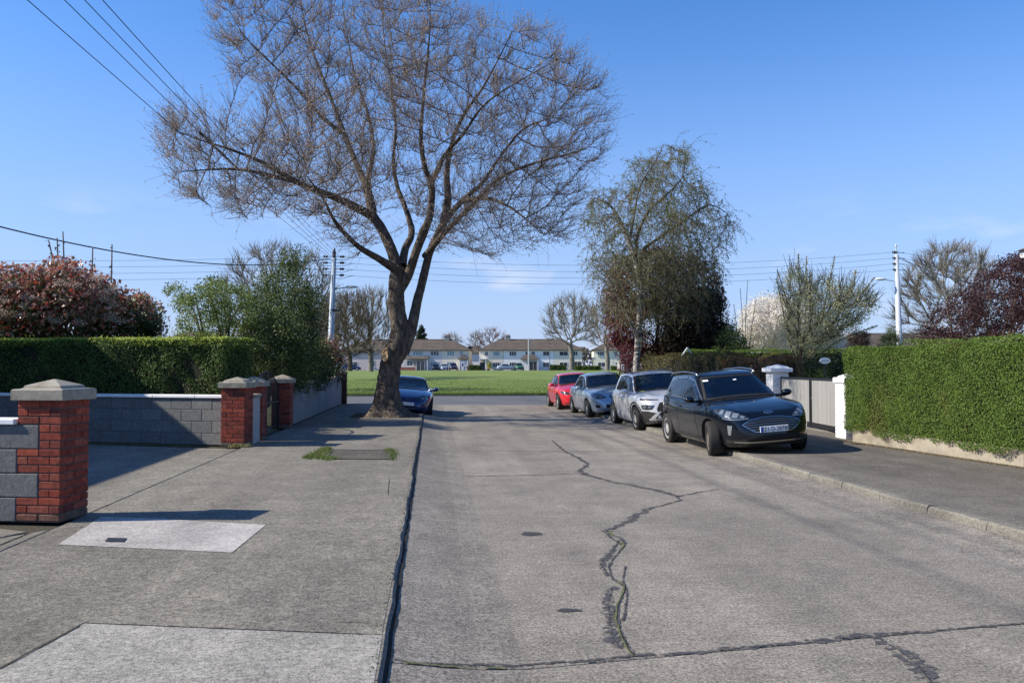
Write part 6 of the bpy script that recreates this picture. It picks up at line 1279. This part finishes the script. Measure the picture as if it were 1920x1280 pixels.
        q = MB(); q.tube([(g['xrf']+.02+.05*math.sin(b_), -.36+.18*math.cos(b_), z0_+.10+.15*math.sin(b_)) for b_ in np.linspace(0, 2*math.pi, 17)], .016, 6, False); q.build('steering_wheel', M['trim_dark'], t)
        MB().box((g['xrf']-.02, -.10, P['H']-.25), (g['xrf']+.02, .10, P['H']-.19), .01).build('rear_view_mirror', M['trim_dark'], t)
    pc = (a-.9, 0)
    def proj(kind, p, q):
        if kind == 'front': o = Vector((5, p, q)); d = Vector((-1, 0, 0))
        elif kind == 'rear': o = Vector((-5, p, q)); d = Vector((1, 0, 0))
        elif kind == 'L': o = Vector((p, 4, q)); d = Vector((0, -1, 0))
        elif kind == 'R': o = Vector((p, -4, q)); d = Vector((0, 1, 0))
        elif kind == 'top': o = Vector((p, q, 5)); d = Vector((0, 0, -1))
        else: an = math.radians(p); o = Vector((pc[0]+3*math.cos(an), 3*math.sin(an), q)); d = Vector((-math.cos(an), -math.sin(an), 0))
        h = bvh.ray_cast(o, d)
        if h[0] is None: h = bvh.find_nearest(o+d*3)
        nn = h[1]
        if nn.dot(d) > 0: nn = -nn
        return h[0], nn
    def orient(Vv, Ff, hns):
        if sum((Vv[f_[1]]-Vv[f_[0]]).cross(Vv[f_[2]]-Vv[f_[0]]).dot(hns[f_[0]]) for f_ in Ff) < 0: return [tuple(reversed(f_)) for f_ in Ff]
        return Ff
    def resample(pl, n):
        pl = [Vector(p) for p in pl]; ln = [0]
        for i in range(1, len(pl)): ln.append(ln[-1]+max(1e-6, (pl[i]-pl[i-1]).length))
        tt = np.linspace(0, ln[-1], n); return np.stack([np.interp(tt, ln, [p[k] for p in pl]) for k in (0, 1)], 1)
    def dec(nm, m, kind, top_, bot, off=.006, nu=14, nv=4, parent=None, mir=False):
        A = resample(top_, nu); B = resample(bot, nu); Vv = []; HN = []
        for j in range(nv):
            s = j/(nv-1)
            for i in range(nu):
                p = A[i]*(1-s)+B[i]*s; hp, hn = proj(kind, p[0], p[1]); Vv.append(hp+hn*off); HN.append(hn)
        Ff = [(j*nu+i, j*nu+i+1, (j+1)*nu+i+1, (j+1)*nu+i) for j in range(nv-1) for i in range(nu-1)]
        return link(nm, mesh(Vv, orient(Vv, Ff, HN), m, True), parent or t)
    def line(nm, m, kind, pts, wd, off=.007, nu=14, parent=None):
        P_ = resample(pts, nu); Vv = []
        for i in range(nu):
            d = P_[min(i+1, nu-1)]-P_[max(i-1, 0)]
            if kind == 'pol': d = d*np.array([.0157, 1])
            d = d/np.linalg.norm(d); nn = np.array([-d[1], d[0]])*wd/2
            if kind == 'pol': nn = nn*np.array([1/.0157, 1])
            for s in (1, -1): hp, hn = proj(kind, *(P_[i]+nn*s)); Vv.append(hp+hn*off)
        return link(nm, mesh(Vv, [(2*i, 2*i+1, 2*i+3, 2*i+2) for i in range(nu-1)], m, True), parent or t)
    # glass
    wsb, wst = P['ws']; yb_, yt_ = P['wsy']; cv = P.get('wsc', .03)
    GM = M['clear_glass'] if detail else M['glass']
    if detail:
        z0r, z1r, w0r, w1r = P['rear']; dec('rear_window', GM, 'rear', [(-w1r, z1r), (w1r, z1r)], [(-w0r, z0r), (w0r, z0r)], .004, 10, 5)
    dec('windscreen', GM, 'front', [(s*yt_, wst-cv*.35*s*s) for s in np.linspace(-1, 1, 9)], [(s*yb_, wsb-cv*s*s+cv) for s in np.linspace(-1, 1, 9)], .005, 17, 7)
    if detail:
        lp_ = [(s*yt_, wst-cv*.35*s*s) for s in np.linspace(-1, 1, 9)]; lq_ = [(s*yb_, wsb-cv*s*s+cv) for s in np.linspace(1, -1, 9)]
        line('windscreen_seal', M['seam'], 'front', lp_+lq_+[lp_[0]], .030, .008, 70)
    for kind in ('L', 'R'):
        for gl_ in P['side_glass']:
            if detail:
                lp_ = list(gl_[0])+list(gl_[1])[::-1]+[gl_[0][0]]; lp2 = []
                for i in range(len(lp_)-1): lp2 += [tuple(np.array(lp_[i])*(1-t_)+np.array(lp_[i+1])*t_) for t_ in (0, .25, .5, .75)]
                line('window_seal', P.get('seal', M['seam']), kind, lp2+[lp_[0]], .026, .009, 60)
            dec('side_window', GM, kind, gl_[0], gl_[1], .007, 12, 5)
        if detail:
            for dr in P['doors']:
                dec('door_gap', M['seam'], kind, [(x+(.009 if x > np.mean([q[0] for q in dr[0]]) else -.009), z+.004) for x, z in dr[0]], [(x+(.009 if x > np.mean([q[0] for q in dr[1]]) else -.009), z-.009) for x, z in dr[1]], .0015, 12, 12)
                d_ = dec('door', paint, kind, dr[0], dr[1], .004, 12, 12); hx = dr[2]
                hp, hn = proj(kind, hx, P['hz']); sy = 1 if kind == 'L' else -1
                MB().box((hp.x-.10, hp.y-.01*sy if sy > 0 else hp.y-.035, hp.z-.014), (hp.x+.10, hp.y+.035 if sy > 0 else hp.y+.01, hp.z+.014), .008).build('handle', P.get('handle_mat', paint), d_)
            # sill and arch flares
            line('sill_trim', P.get('clad', M['plastic']), kind, [(rx+wr+.07, P['cl']+P.get('sill', .06)), (fa-wr-.07, P['cl']+P.get('sill', .06))], P.get('sill', .06)*1.9, .006, 16)
            if P.get('flare'):
                for xx in (fa, rx):
                    an = np.radians(np.linspace(-12, 192, 26)); ri = wr+.052; ro = wr+.052+P['flare']
                    dec('arch_flare', M['plastic'], kind, [(xx+ro*math.cos(q), max(P['cl']+.01, wr+ro*math.sin(q))) for q in an], [(xx+ri*math.cos(q), max(P['cl']+.005, wr+ri*math.sin(q))) for q in an], .010, 26, 3)
    # mirrors
    if detail:
        for sy in (1, -1):
            m2 = MB(); x0, z0 = P['mir']; y0 = W/2*.93; bm = bmesh.new(); bmesh.ops.create_uvsphere(bm, u_segments=14, v_segments=8, radius=1)
            for v in bm.verts: v.co = Vector((x0+v.co.x*(.09 if v.co.x > 0 else .045), sy*(y0+.12)+v.co.y*.105, z0+v.co.z*.072+.02))
            bm.verts.index_update(); m2.add([v.co for v in bm.verts], [[v.index for v in f.verts] for f in bm.faces]); bm.free()
            m2.box((x0-.03, min(sy*(y0-.12), sy*(y0+.09)), z0-.06), (x0+.03, max(sy*(y0-.12), sy*(y0+.09)), z0+.0)); m2.build('mirror', P.get('mirror_mat', paint), t, smooth=True)
    # wheels
    for xx, fr_ in ((fa, 1), (rx, 0)):
        for sy in (1, -1):
            st = P.get('steer', 0) if fr_ else 0
            hub = MB(); hub.lathe([(.02, -.09), (wr*.55, -.09), (wr*.55, .02), (.02, .02)], 16, axis='y'); h = hub.build('wheel', M['dark'], t, (xx, sy*(W/2-.12), wr), (0, 0, st))
            wd = .215 if detail else .2; q = sy
            tp = [(wr*.69, -wd/2), (wr*.93, -wd/2), (wr*.985, -wd*.40), (wr, -wd*.25), (wr, wd*.25), (wr*.985, wd*.40), (wr*.93, wd/2), (wr*.69, wd/2), (wr*.66, wd*.3), (wr*.66, -wd*.3)]
            tm = MB(); rings = []
            nseg = 36 if detail else 16
            for r_, y_ in tp: rings.append([(r_*math.cos(2*math.pi*k/nseg), y_, r_*math.sin(2*math.pi*k/nseg)) for k in range(nseg)])
            rings.append(rings[0]); tm.loft(rings, False, False); tm.build('tyre', M['tyre'], h, smooth=True)
            rm = MB()
            if detail:
                rings = []
                for r_, y_ in [(wr*.69, .095), (wr*.64, .098), (wr*.62, .06), (wr*.60, -.02)]: rings.append([(r_*math.cos(2*math.pi*k/30), y_*q, r_*math.sin(2*math.pi*k/30)) for k in range(30)])
                rm.loft(rings, False, False); ns = P.get('spokes', 5)
                for k in range(ns):
                    for dd in ((-.16, .16) if P.get('dbl', 1) else (0,)):
                        an = 2*math.pi*k/ns; c2 = Vector((math.cos(an), 0, math.sin(an))); p2 = Vector((-math.sin(an), 0, math.cos(an)))
                        A_ = c2*wr*.12+p2*dd*wr*.35; B_ = c2*wr*.65+p2*dd*wr*1.15; w0, w1 = wr*.075, wr*.06
                        pts = [A_+p2*w0, A_-p2*w0, B_-p2*w1, B_+p2*w1]
                        rm.loft([[(p.x, (.045)*q, p.z) for p in pts], [(p.x, (.085+ (.008 if i < 2 else 0))*q, p.z) for i, p in enumerate(pts)]])
                rm.lathe([(.001, .10*q), (wr*.17, .095*q), (wr*.19, .05*q)], 14, axis='y')
            else: rm.lathe([(.01, .085*q), (wr*.64, .11*q), (wr*.66, .08*q)], 14, axis='y')
            rm.build('rim', P.get('rim', M['alloy']) if not (fr_ and P.get('rim_f')) else P['rim_f'], h)
    P['front'](t, dec, line, proj)
    return t
def both(pts): return [(-p, z) for p, z in pts]
def plate(t, proj, z, body, ang=0, nm='number_plate', size=.52, blank=False):
    hp, hn = proj('front', ang, z); p = MB().box((-.01, -size/2, -.056), (.008, size/2, .056), .004).build(nm, M['plate'], t, (hp.x+.022, ang, z), (0, -.06, 0))
    MB().box((.004, -size/2+.004, -.052), (.010, -size/2+.05, .052)).build('country_band', M['plate_blue'], p)
    if blank:
        return
    text('registration', body, .118, M['ink'], p, (.0095, .02, -.002), (math.pi/2, 0, math.pi/2), .0015, 0, .80)
def front_kuga(t, dec, line, proj):
    for s in (1, -1):
        f = (lambda P_: P_) if s > 0 else both
        h = dec('headlight', M['lens_dark'], 'pol', f([(27, .775), (36, .84), (48, .915), (62, .945), (76, .955)]), f([(27, .765), (36, .755), (48, .765), (58, .80), (76, .925)]), .006, 16, 5)
        for a0, a1, z0, z1 in ((32, 37, .775, .815), (39, 46, .785, .865), (48, 55, .80, .90), (58, 64, .86, .925)): dec('lamp_lens', M['lens'], 'pol', f([(a0, z1), (a1, z1+.015)]), f([(a0+1, z0), (a1, z0+.012)]), .011, 5, 3, h)
        line('light_strip', M['lens'], 'pol', f([(28, .764), (40, .752), (50, .762), (58, .79)]), .014, .012, 12, h)
        dec('fog_lamp', M['lens'], 'pol', f([(45, .645), (51, .655)]), f([(47.5, .46), (51, .47)]), .008, 4, 5)
        dec('corner_trim', M['plastic'], 'pol', f([(30, .40), (46, .37), (55, .38)]), f([(28, .355), (46, .31), (56, .30)]), .008, 8, 3)
    g = dec('grille', M['seam'], 'pol', [(-34, .66), (-27, .735), (-12, .765), (0, .772), (12, .765), (27, .735), (34, .66)], [(-34, .65), (-25, .55), (-20, .515), (0, .505), (20, .515), (25, .55), (34, .65)], .006, 24, 6)
    line('grille_rim', M['chrome'], 'pol', [(-34, .655), (-27, .737), (-12, .768), (0, .775), (12, .768), (27, .737), (34, .655)], .016, .014, 26, g)
    line('grille_rim', M['chrome'], 'pol', [(-34, .655), (-25, .548), (-20, .512), (0, .503), (20, .512), (25, .548), (34, .655)], .012, .014, 26, g)
    for z, w_ in ((.73, 26), (.69, 31), (.65, 33), (.61, 29.5), (.565, 26)): line('grille_bar', M['chrome'], 'pol', [(-w_, z-.01), (-w_*.5, z), (0, z+.004), (w_*.5, z), (w_, z-.01)], .007, .013, 22, g)
    dec('lower_grille', M['seam'], 'pol', [(-29, .44), (0, .455), (29, .44)], [(-27, .355), (0, .36), (27, .355)], .007, 18, 4)
    line('bumper_trim', M['chrome'], 'pol', [(-44, .335), (-25, .328), (0, .325), (25, .328), (44, .335)], .030, .016, 22)
    line('bumper_lip', M['plastic'], 'pol', [(-62, .27), (-25, .275), (0, .275), (25, .275), (62, .27)], .09, .008, 26)
    plate(t, proj, .555, '221-D-28780')
    hp, hn = proj('front', 0, .865); o = MB(); o.loft([[(0+dx, .088*sc*math.cos(a), .036*sc*math.sin(a)) for a in np.arange(20)*math.pi/10] for dx, sc in ((-.01, 1), (.006, 1), (.008, .88))])
    b = o.build('badge', M['chrome'], t, hp+Vector((.012, 0, 0)), (0, -.55, 0)); o = MB(); o.loft([[(dx, .074*math.cos(a), .027*math.sin(a)) for a in np.arange(20)*math.pi/10] for dx in (.004, .011)]); o.build('badge_face', plain('badge_blue', (.03, .05, .14), .3, .3, 1), b)
    text('badge_script', 'Ford', .042, M['chrome'], b, (.0125, 0, 0), (math.pi/2, 0, math.pi/2), .001, .35)
    for sy in (1, -1):   # roof rails
        pts = [Vector((x, sy*(.60-.012*abs(x+.7)), float(np.interp(x, [-1.75, -1.6, -.7, 0, .12], [1.56, 1.625, 1.665, 1.63, 1.575])))) for x in np.linspace(-1.75, .12, 14)]; MB().tube(pts, .019, 6).build('roof_rail', M['chrome'], t, smooth=True)
    dec('sticker', M['sticker'], 'front', [(-.56, 1.475), (-.47, 1.482)], [(-.56, 1.445), (-.47, 1.452)], .009, 3, 3)
    dec('mirror_sensor', M['sticker'], 'front', [(.02, 1.455), (.09, 1.46)], [(.02, 1.435), (.09, 1.44)], .009, 3, 3)
    MB().tube([(1.02, -.45, 1.095), (.98, -.1, 1.13), (.95, .35, 1.12)], .009, 4).build('wiper', M['dark'], t)
def front_kona(t, dec, line, proj):
    for s in (1, -1):
        f = (lambda P_: P_) if s > 0 else both
        dec('running_light', M['lens_dark'], 'pol', f([(30, .845), (48, .87), (66, .885)]), f([(30, .825), (48, .835), (64, .84)]), .007, 10, 3)
        h = dec('headlight', M['lens_dark'], 'pol', f([(34, .70), (45, .715), (60, .715)]), f([(38, .60), (48, .585), (58, .60)]), .008, 8, 4)
        dec('lamp_lens', M['lens'], 'pol', f([(39, .68), (44, .69)]), f([(41, .63), (45, .63)]), .013, 4, 3, h); dec('lamp_lens', M['lens'], 'pol', f([(48, .69), (54, .69)]), f([(49, .63), (54, .63)]), .013, 4, 3, h)
        dec('bumper_side', M['plastic'], 'pol', f([(30, .50), (45, .555), (70, .56)]), f([(30, .30), (50, .27), (66, .26)]), .007, 12, 4)
        dec('skid_wing', M['alloy'], 'pol', f([(24, .54), (30, .52)]), f([(35, .33), (44, .33)]), .015, 4, 5)
    g = dec('grille', M['seam'], 'pol', [(-27, .76), (0, .785), (27, .76)], [(-31, .60), (0, .57), (31, .60)], .008, 16, 4)
    dec('lower_grille', M['seam'], 'pol', [(-31, .595), (0, .565), (31, .595)], [(-24, .36), (0, .355), (24, .36)], .008, 16, 4)
    line('skid_bar', M['alloy'], 'pol', [(-44, .335), (0, .33), (44, .335)], .055, .014, 20)
    line('bumper_lip', M['plastic'], 'pol', [(-60, .265), (0, .26), (60, .265)], .08, .009, 22)
    plate(t, proj, .50, '', blank=True)
    dec('sticker', M['sticker_y'], 'front', [(-.60, 1.065), (-.51, 1.065)], [(-.60, 1.03), (-.51, 1.03)], .009, 3, 3)
    for sy in (1, -1): MB().tube([(-1.5, sy*.56, 1.50), (-1.3, sy*.565, 1.56), (-.3, sy*.57, 1.585), (.1, sy*.565, 1.53)], .017, 6).build('roof_rail', M['dark'], t, smooth=True)
def front_sedan(t, dec, line, proj):
    for s in (1, -1):
        f = (lambda P_: P_) if s > 0 else both
        h = dec('headlight', M['lens_dark'], 'pol', f([(27, .70), (38, .775), (52, .82), (68, .835)]), f([(27, .665), (38, .64), (52, .655), (62, .72)]), .006, 12, 5)
        dec('lamp_lens', M['lens'], 'pol', f([(33, .725), (41, .765)]), f([(33, .665), (41, .665)]), .011, 5, 3, h); dec('lamp_lens', M['lens'], 'pol', f([(45, .775), (56, .80)]), f([(45, .68), (55, .72)]), .011, 5, 3, h)
        dec('fog_recess', M['seam'], 'pol', f([(38, .44), (50, .46)]), f([(36, .36), (48, .35)]), .007, 5, 3)
    g = dec('grille', M['seam'], 'pol', [(-20, .74), (0, .76), (20, .74)], [(-16, .645), (0, .64), (16, .645)], .007, 14, 4)
    for z in (.72, .69, .665): line('grille_bar', M['chrome'], 'pol', [(-17.5, z), (0, z+.012), (17.5, z)], .010, .012, 12, g)
    dec('lower_grille', M['seam'], 'pol', [(-26, .45), (0, .46), (26, .45)], [(-24, .33), (0, .33), (24, .33)], .007, 14, 4)
    plate(t, proj, .52, '', blank=True)
def front_hatch(t, dec, line, proj):
    for s in (1, -1):
        f = (lambda P_: P_) if s > 0 else both
        dec('headlight', M['lens_dark'], 'pol', f([(30, .66), (46, .73), (64, .765)]), f([(30, .61), (46, .615), (60, .69)]), .006, 10, 4)
    dec('grille', M['seam'], 'pol', [(-22, .60), (0, .61), (22, .60)], [(-20, .36), (0, .36), (20, .36)], .007, 12, 3); plate(t, proj, .48, '', blank=True)
def front_coupe(t, dec, line, proj):
    for s in (1, -1):
        f = (lambda P_: P_) if s > 0 else both
        h = dec('headlight', M['lens_dark'], 'pol', f([(31, .635), (42, .70), (56, .735), (66, .735)]), f([(33, .575), (42, .56), (54, .59), (62, .66)]), .006, 12, 5)
        dec('lamp_lens', M['lens'], 'pol', f([(36, .645), (42, .67)]), f([(36, .59), (42, .58)]), .011, 5, 3, h); dec('lamp_lens', M['lens'], 'pol', f([(45, .685), (54, .705)]), f([(45, .595), (53, .615)]), .011, 5, 3, h)
        dec('indicator', M['lens'], 'pol', f([(30, .60), (33, .605)]), f([(30, .565), (33, .56)]), .009, 3, 3)
    dec('lower_grille', M['seam'], 'pol', [(-24, .36), (0, .36), (24, .36)], [(-22, .26), (0, .26), (22, .26)], .007, 12, 3); line('bonnet_gap', M['seam'], 'pol', [(-30, .60), (0, .585), (30, .60)], .014, .006, 20)
    plate(t, proj, .43, '', blank=True)
def front_far(t, dec, line, proj):
    for s in (1, -1):
        f = (lambda P_: P_) if s > 0 else both
        dec('headlight', M['lens'], 'pol', f([(28, .72), (60, .78)]), f([(28, .62), (56, .66)]), .01, 5, 3)
    dec('grille', M['seam'], 'pol', [(-22, .68), (22, .68)], [(-22, .42), (22, .42)], .01, 6, 3)
suv = dict(L=4.60, W=1.87, H=1.66, wb=2.71, fo=.90, wr=.355, scale=(.965, .965, .895), cl=.215, crown=.105, ridge=.012, zs=[(-2.3, 1.0), (-2.0, 1.10), (-1.2, 1.07), (0, 1.02), (.8, 1.0), (1.3, .98), (1.8, .93), (2.1, .875), (2.3, .80)],
    g=dict(xwf=1.12, xrf=.20, xrr=-1.85, xwr=-2.16, wb=.80, wr=.60, zb=.98), roof=[(-2.2, 1.50), (-1.7, 1.60), (-.8, 1.655), (0, 1.655), (.3, 1.63)], ws=(1.10, 1.535), wsy=(.70, .555), wsc=.04,
    side_glass=[([(.06, 1.475), (-.36, 1.545)], [(.72, 1.075), (-.36, 1.095)]), ([(-.44, 1.545), (-1.10, 1.52)], [(-.44, 1.10), (-1.28, 1.13)]), ([(-1.17, 1.515), (-1.58, 1.44)], [(-1.36, 1.135), (-1.72, 1.24)])],
    seal=M['chrome'], doors=[([(.72, 1.01), (-.38, 1.04)], [(.80, .31), (-.38, .31)], -.22), ([(-.40, 1.04), (-1.36, 1.075)], [(-.40, .31), (-.92, .31)], -1.22)], hz=.93, mir=(.68, 1.10), steer=-.22, rim_f=M['alloy_bronze'], front=front_kuga, sill=.065, handle_mat=M['paint_black'])
cross = dict(L=4.20, W=1.80, H=1.56, wb=2.60, fo=.86, wr=.335, cl=.20, crown=.10, ridge=.012, zs=[(-2.1, .95), (-1.8, 1.02), (-1, 1.0), (0, .97), (.8, .965), (1.3, .95), (1.7, .90), (1.95, .84), (2.1, .78)],
    g=dict(xwf=1.05, xrf=.22, xrr=-1.55, xwr=-1.92, wb=.77, wr=.585, zb=.93), roof=[(-2, 1.43), (-1.5, 1.52), (-.7, 1.555), (0, 1.55), (.3, 1.52)], ws=(1.04, 1.45), wsy=(.68, .54), wsc=.04, roof_paint=M['paint_white'],
    side_glass=[([(.08, 1.40), (-.36, 1.455)], [(.66, 1.02), (-.36, 1.035)]), ([(-.43, 1.455), (-1.02, 1.42)], [(-.43, 1.04), (-1.22, 1.07)])], doors=[([(.68, .965), (-.38, .985)], [(.75, .30), (-.38, .30)], -.24), ([(-.40, .985), (-1.26, 1.01)], [(-.40, .30), (-.86, .30)], -1.12)],
    hz=.88, mir=(.62, 1.04), flare=.075, sill=.075, front=front_kona, spokes=5)
sedan = dict(L=4.54, W=1.76, H=1.47, wb=2.60, fo=.94, wr=.315, cl=.18, crown=.09, ridge=.01, zs=[(-2.27, .90), (-2.0, .98), (-1.2, .96), (0, .92), (.8, .91), (1.3, .88), (1.8, .80), (2.1, .72), (2.27, .66)],
    g=dict(xwf=1.10, xrf=.25, xrr=-1.10, xwr=-1.80, wb=.75, wr=.565, zb=.87), roof=[(-1.9, 1.28), (-1.2, 1.42), (-.5, 1.465), (.1, 1.46), (.4, 1.42)], ws=(.985, 1.365), wsy=(.67, .53), wsc=.04,
    side_glass=[([(.10, 1.32), (-.34, 1.37)], [(.68, .965), (-.34, .975)]), ([(-.40, 1.37), (-.98, 1.32)], [(-.40, .98), (-1.22, 1.00)])], doors=[([(.70, .915), (-.36, .93)], [(.78, .27), (-.36, .27)], -.22), ([(-.38, .93), (-1.24, .95)], [(-.38, .27), (-.90, .27)], -1.08)],
    hz=.83, mir=(.64, .99), front=front_sedan, spokes=7, dbl=0, sill=.04, clad=M['paint_silver'])
hatch = dict(L=4.30, W=1.76, H=1.42, wb=2.62, fo=.88, wr=.32, cl=.17, crown=.09, zs=[(-2.15, .90), (-1.8, .98), (-1, .95), (0, .91), (.8, .90), (1.3, .87), (1.8, .79), (2.15, .66)],
    g=dict(xwf=1.10, xrf=.25, xrr=-1.35, xwr=-1.95, wb=.75, wr=.55, zb=.86), roof=[(-2, 1.2), (-1.3, 1.36), (-.5, 1.42), (.1, 1.41), (.4, 1.37)], ws=(.97, 1.33), wsy=(.66, .52), wsc=.04,
    side_glass=[([(.10, 1.28), (-.40, 1.335)], [(.66, .945), (-.40, .96)]), ([(-.47, 1.335), (-1.0, 1.29)], [(-.47, .965), (-1.35, 1.02)])], doors=[([(.70, .90), (-.46, .92)], [(.78, .27), (-.46, .27)], -.32)], hz=.82, mir=(.62, .98), front=front_hatch, sill=.04, clad=M['paint_red'])
coupe = dict(L=4.39, W=1.76, H=1.33, wb=2.53, fo=.93, wr=.315, cl=.16, crown=.095, ridge=.02, zs=[(-2.2, .88), (-1.9, .92), (-1, .88), (0, .84), (.8, .83), (1.3, .80), (1.8, .71), (2.05, .64), (2.2, .58)],
    g=dict(xwf=1.02, xrf=.12, xrr=-.95, xwr=-1.80, wb=.74, wr=.53, zb=.79), roof=[(-1.9, 1.1), (-1.0, 1.26), (-.4, 1.325), (0, 1.32), (.3, 1.27)], ws=(.885, 1.245), wsy=(.66, .51), wsc=.03,
    side_glass=[([(.02, 1.19), (-.45, 1.245)], [(.60, .875), (-.45, .885)])], doors=[([(.66, .82), (-.50, .84)], [(.74, .26), (-.50, .26)], -.38)], hz=.76, mir=(.58, .91), front=front_coupe, sill=.04, clad=M['paint_blue'], n=3.5)
HP = -math.pi/2
def park(P, X, Yf, tilt, z): # front axle at Yf, nose towards the camera
    fa = P['L']/2-P['fo']; return (X, Yf+fa, z)
# nose towards -y: local y (left) becomes +x
def place(name, label, P, paint, Xl, Yf, up_right, yaw=0, zlo=.0, zhi=.12, **k):
    tw = P['W']-.24; roll = math.asin((zhi-zlo)/tw); s = 1 if up_right else -1
    X = Xl+P['W']/2; zc_ = (zlo+zhi)/2-.0
    return car(name, label, P, paint, park(P, X, Yf, 0, zc_), (s*roll, 0, HP+yaw), **k)
grp = 'cars parked half on the right pavement'
place('parked_car', 'shiny black SUV with chrome barred grille, nearest in the row', suv, M['paint_black'], 4.93, 14.45, True, group=grp)
place('parked_car', 'white crossover with black wheel arches behind the black SUV', cross, M['paint_white'], 5.05, 20.3, True, group=grp)
place('parked_car', 'silver blue saloon between the white crossover and the red car', sedan, M['paint_silver'], 4.82, 25.7, True, yaw=.02, group=grp)
place('parked_car', 'bright red hatchback, last in the row by the green', hatch, M['paint_red'], 4.66, 30.5, True, group=grp)
place('parked_car', 'blue coupe half hidden behind the big tree trunk', coupe, M['paint_blue'], -1.68, 26.7, False)
# far parked cars
for lb_, u, P_, pm, yw in (('far dark hatchback outside the grey house', 817, hatch, 'paint_black', HP), ('far silver hatchback between two dark cars', 833, hatch, 'paint_silver', HP), ('far dark purple car outside the cream end house', 850, suv, None, HP), ('low silver blue car outside the off white far house', 950, sedan, 'paint_silver', 0.0), ('dark green people carrier facing us across the green', 973, suv, 'g', HP), ('small blue car glimpsed behind the brown trees on the left', 659, hatch, 'paint_blue', 0.0)):
    p_ = dict(P_); p_['front'] = front_far
    if pm == 'g': p_['H'] = 1.8; p_['W'] = 1.95; m_ = plain('paint_green', (.03, .12, .05), .3, coat=1)
    elif pm is None: m_ = plain('paint_purple', (.03, .022, .05), .3, coat=1)
    else: m_ = M[pm]
    xx, yy = rowpt(u, 184.0); car('far_car', lb_, p_, m_, (xx, yy, .655), (0, 0, yw), detail=False, group='cars parked across the green')
vp = (*rowpt(1165, 184), .655); vn = thing('van', 'small white van parked beside the far hedge', 'van', vp)
mb = MB(); W_ = .92
prof = [(-1.0, .35), (-1.0, 1.9), (-.6, 2.0), (2.2, 2.0), (2.6, 1.2), (3.2, 1.0), (3.3, .35)]
mb.loft([[(s*W_*.93 if z > 1.3 else s*W_, -1+x*0-x, z) for x, z in prof][::1] for s in (-1, 1)]); mb.build('body', M['paint_white'], vn)
for s in (-.8, .8):
    for y_ in (-3.5, -.7):
        mb = MB(); mb.lathe([(.1, -.1), (.33, -.1), (.33, .1), (.1, .1)], 14, (s, y_, .33), 'x'); mb.build('wheel', M['tyre'], vn)
box('windscreen', (-.75, -3.46, 1.28), (.75, -3.40, 1.85), M['glass'], vn)
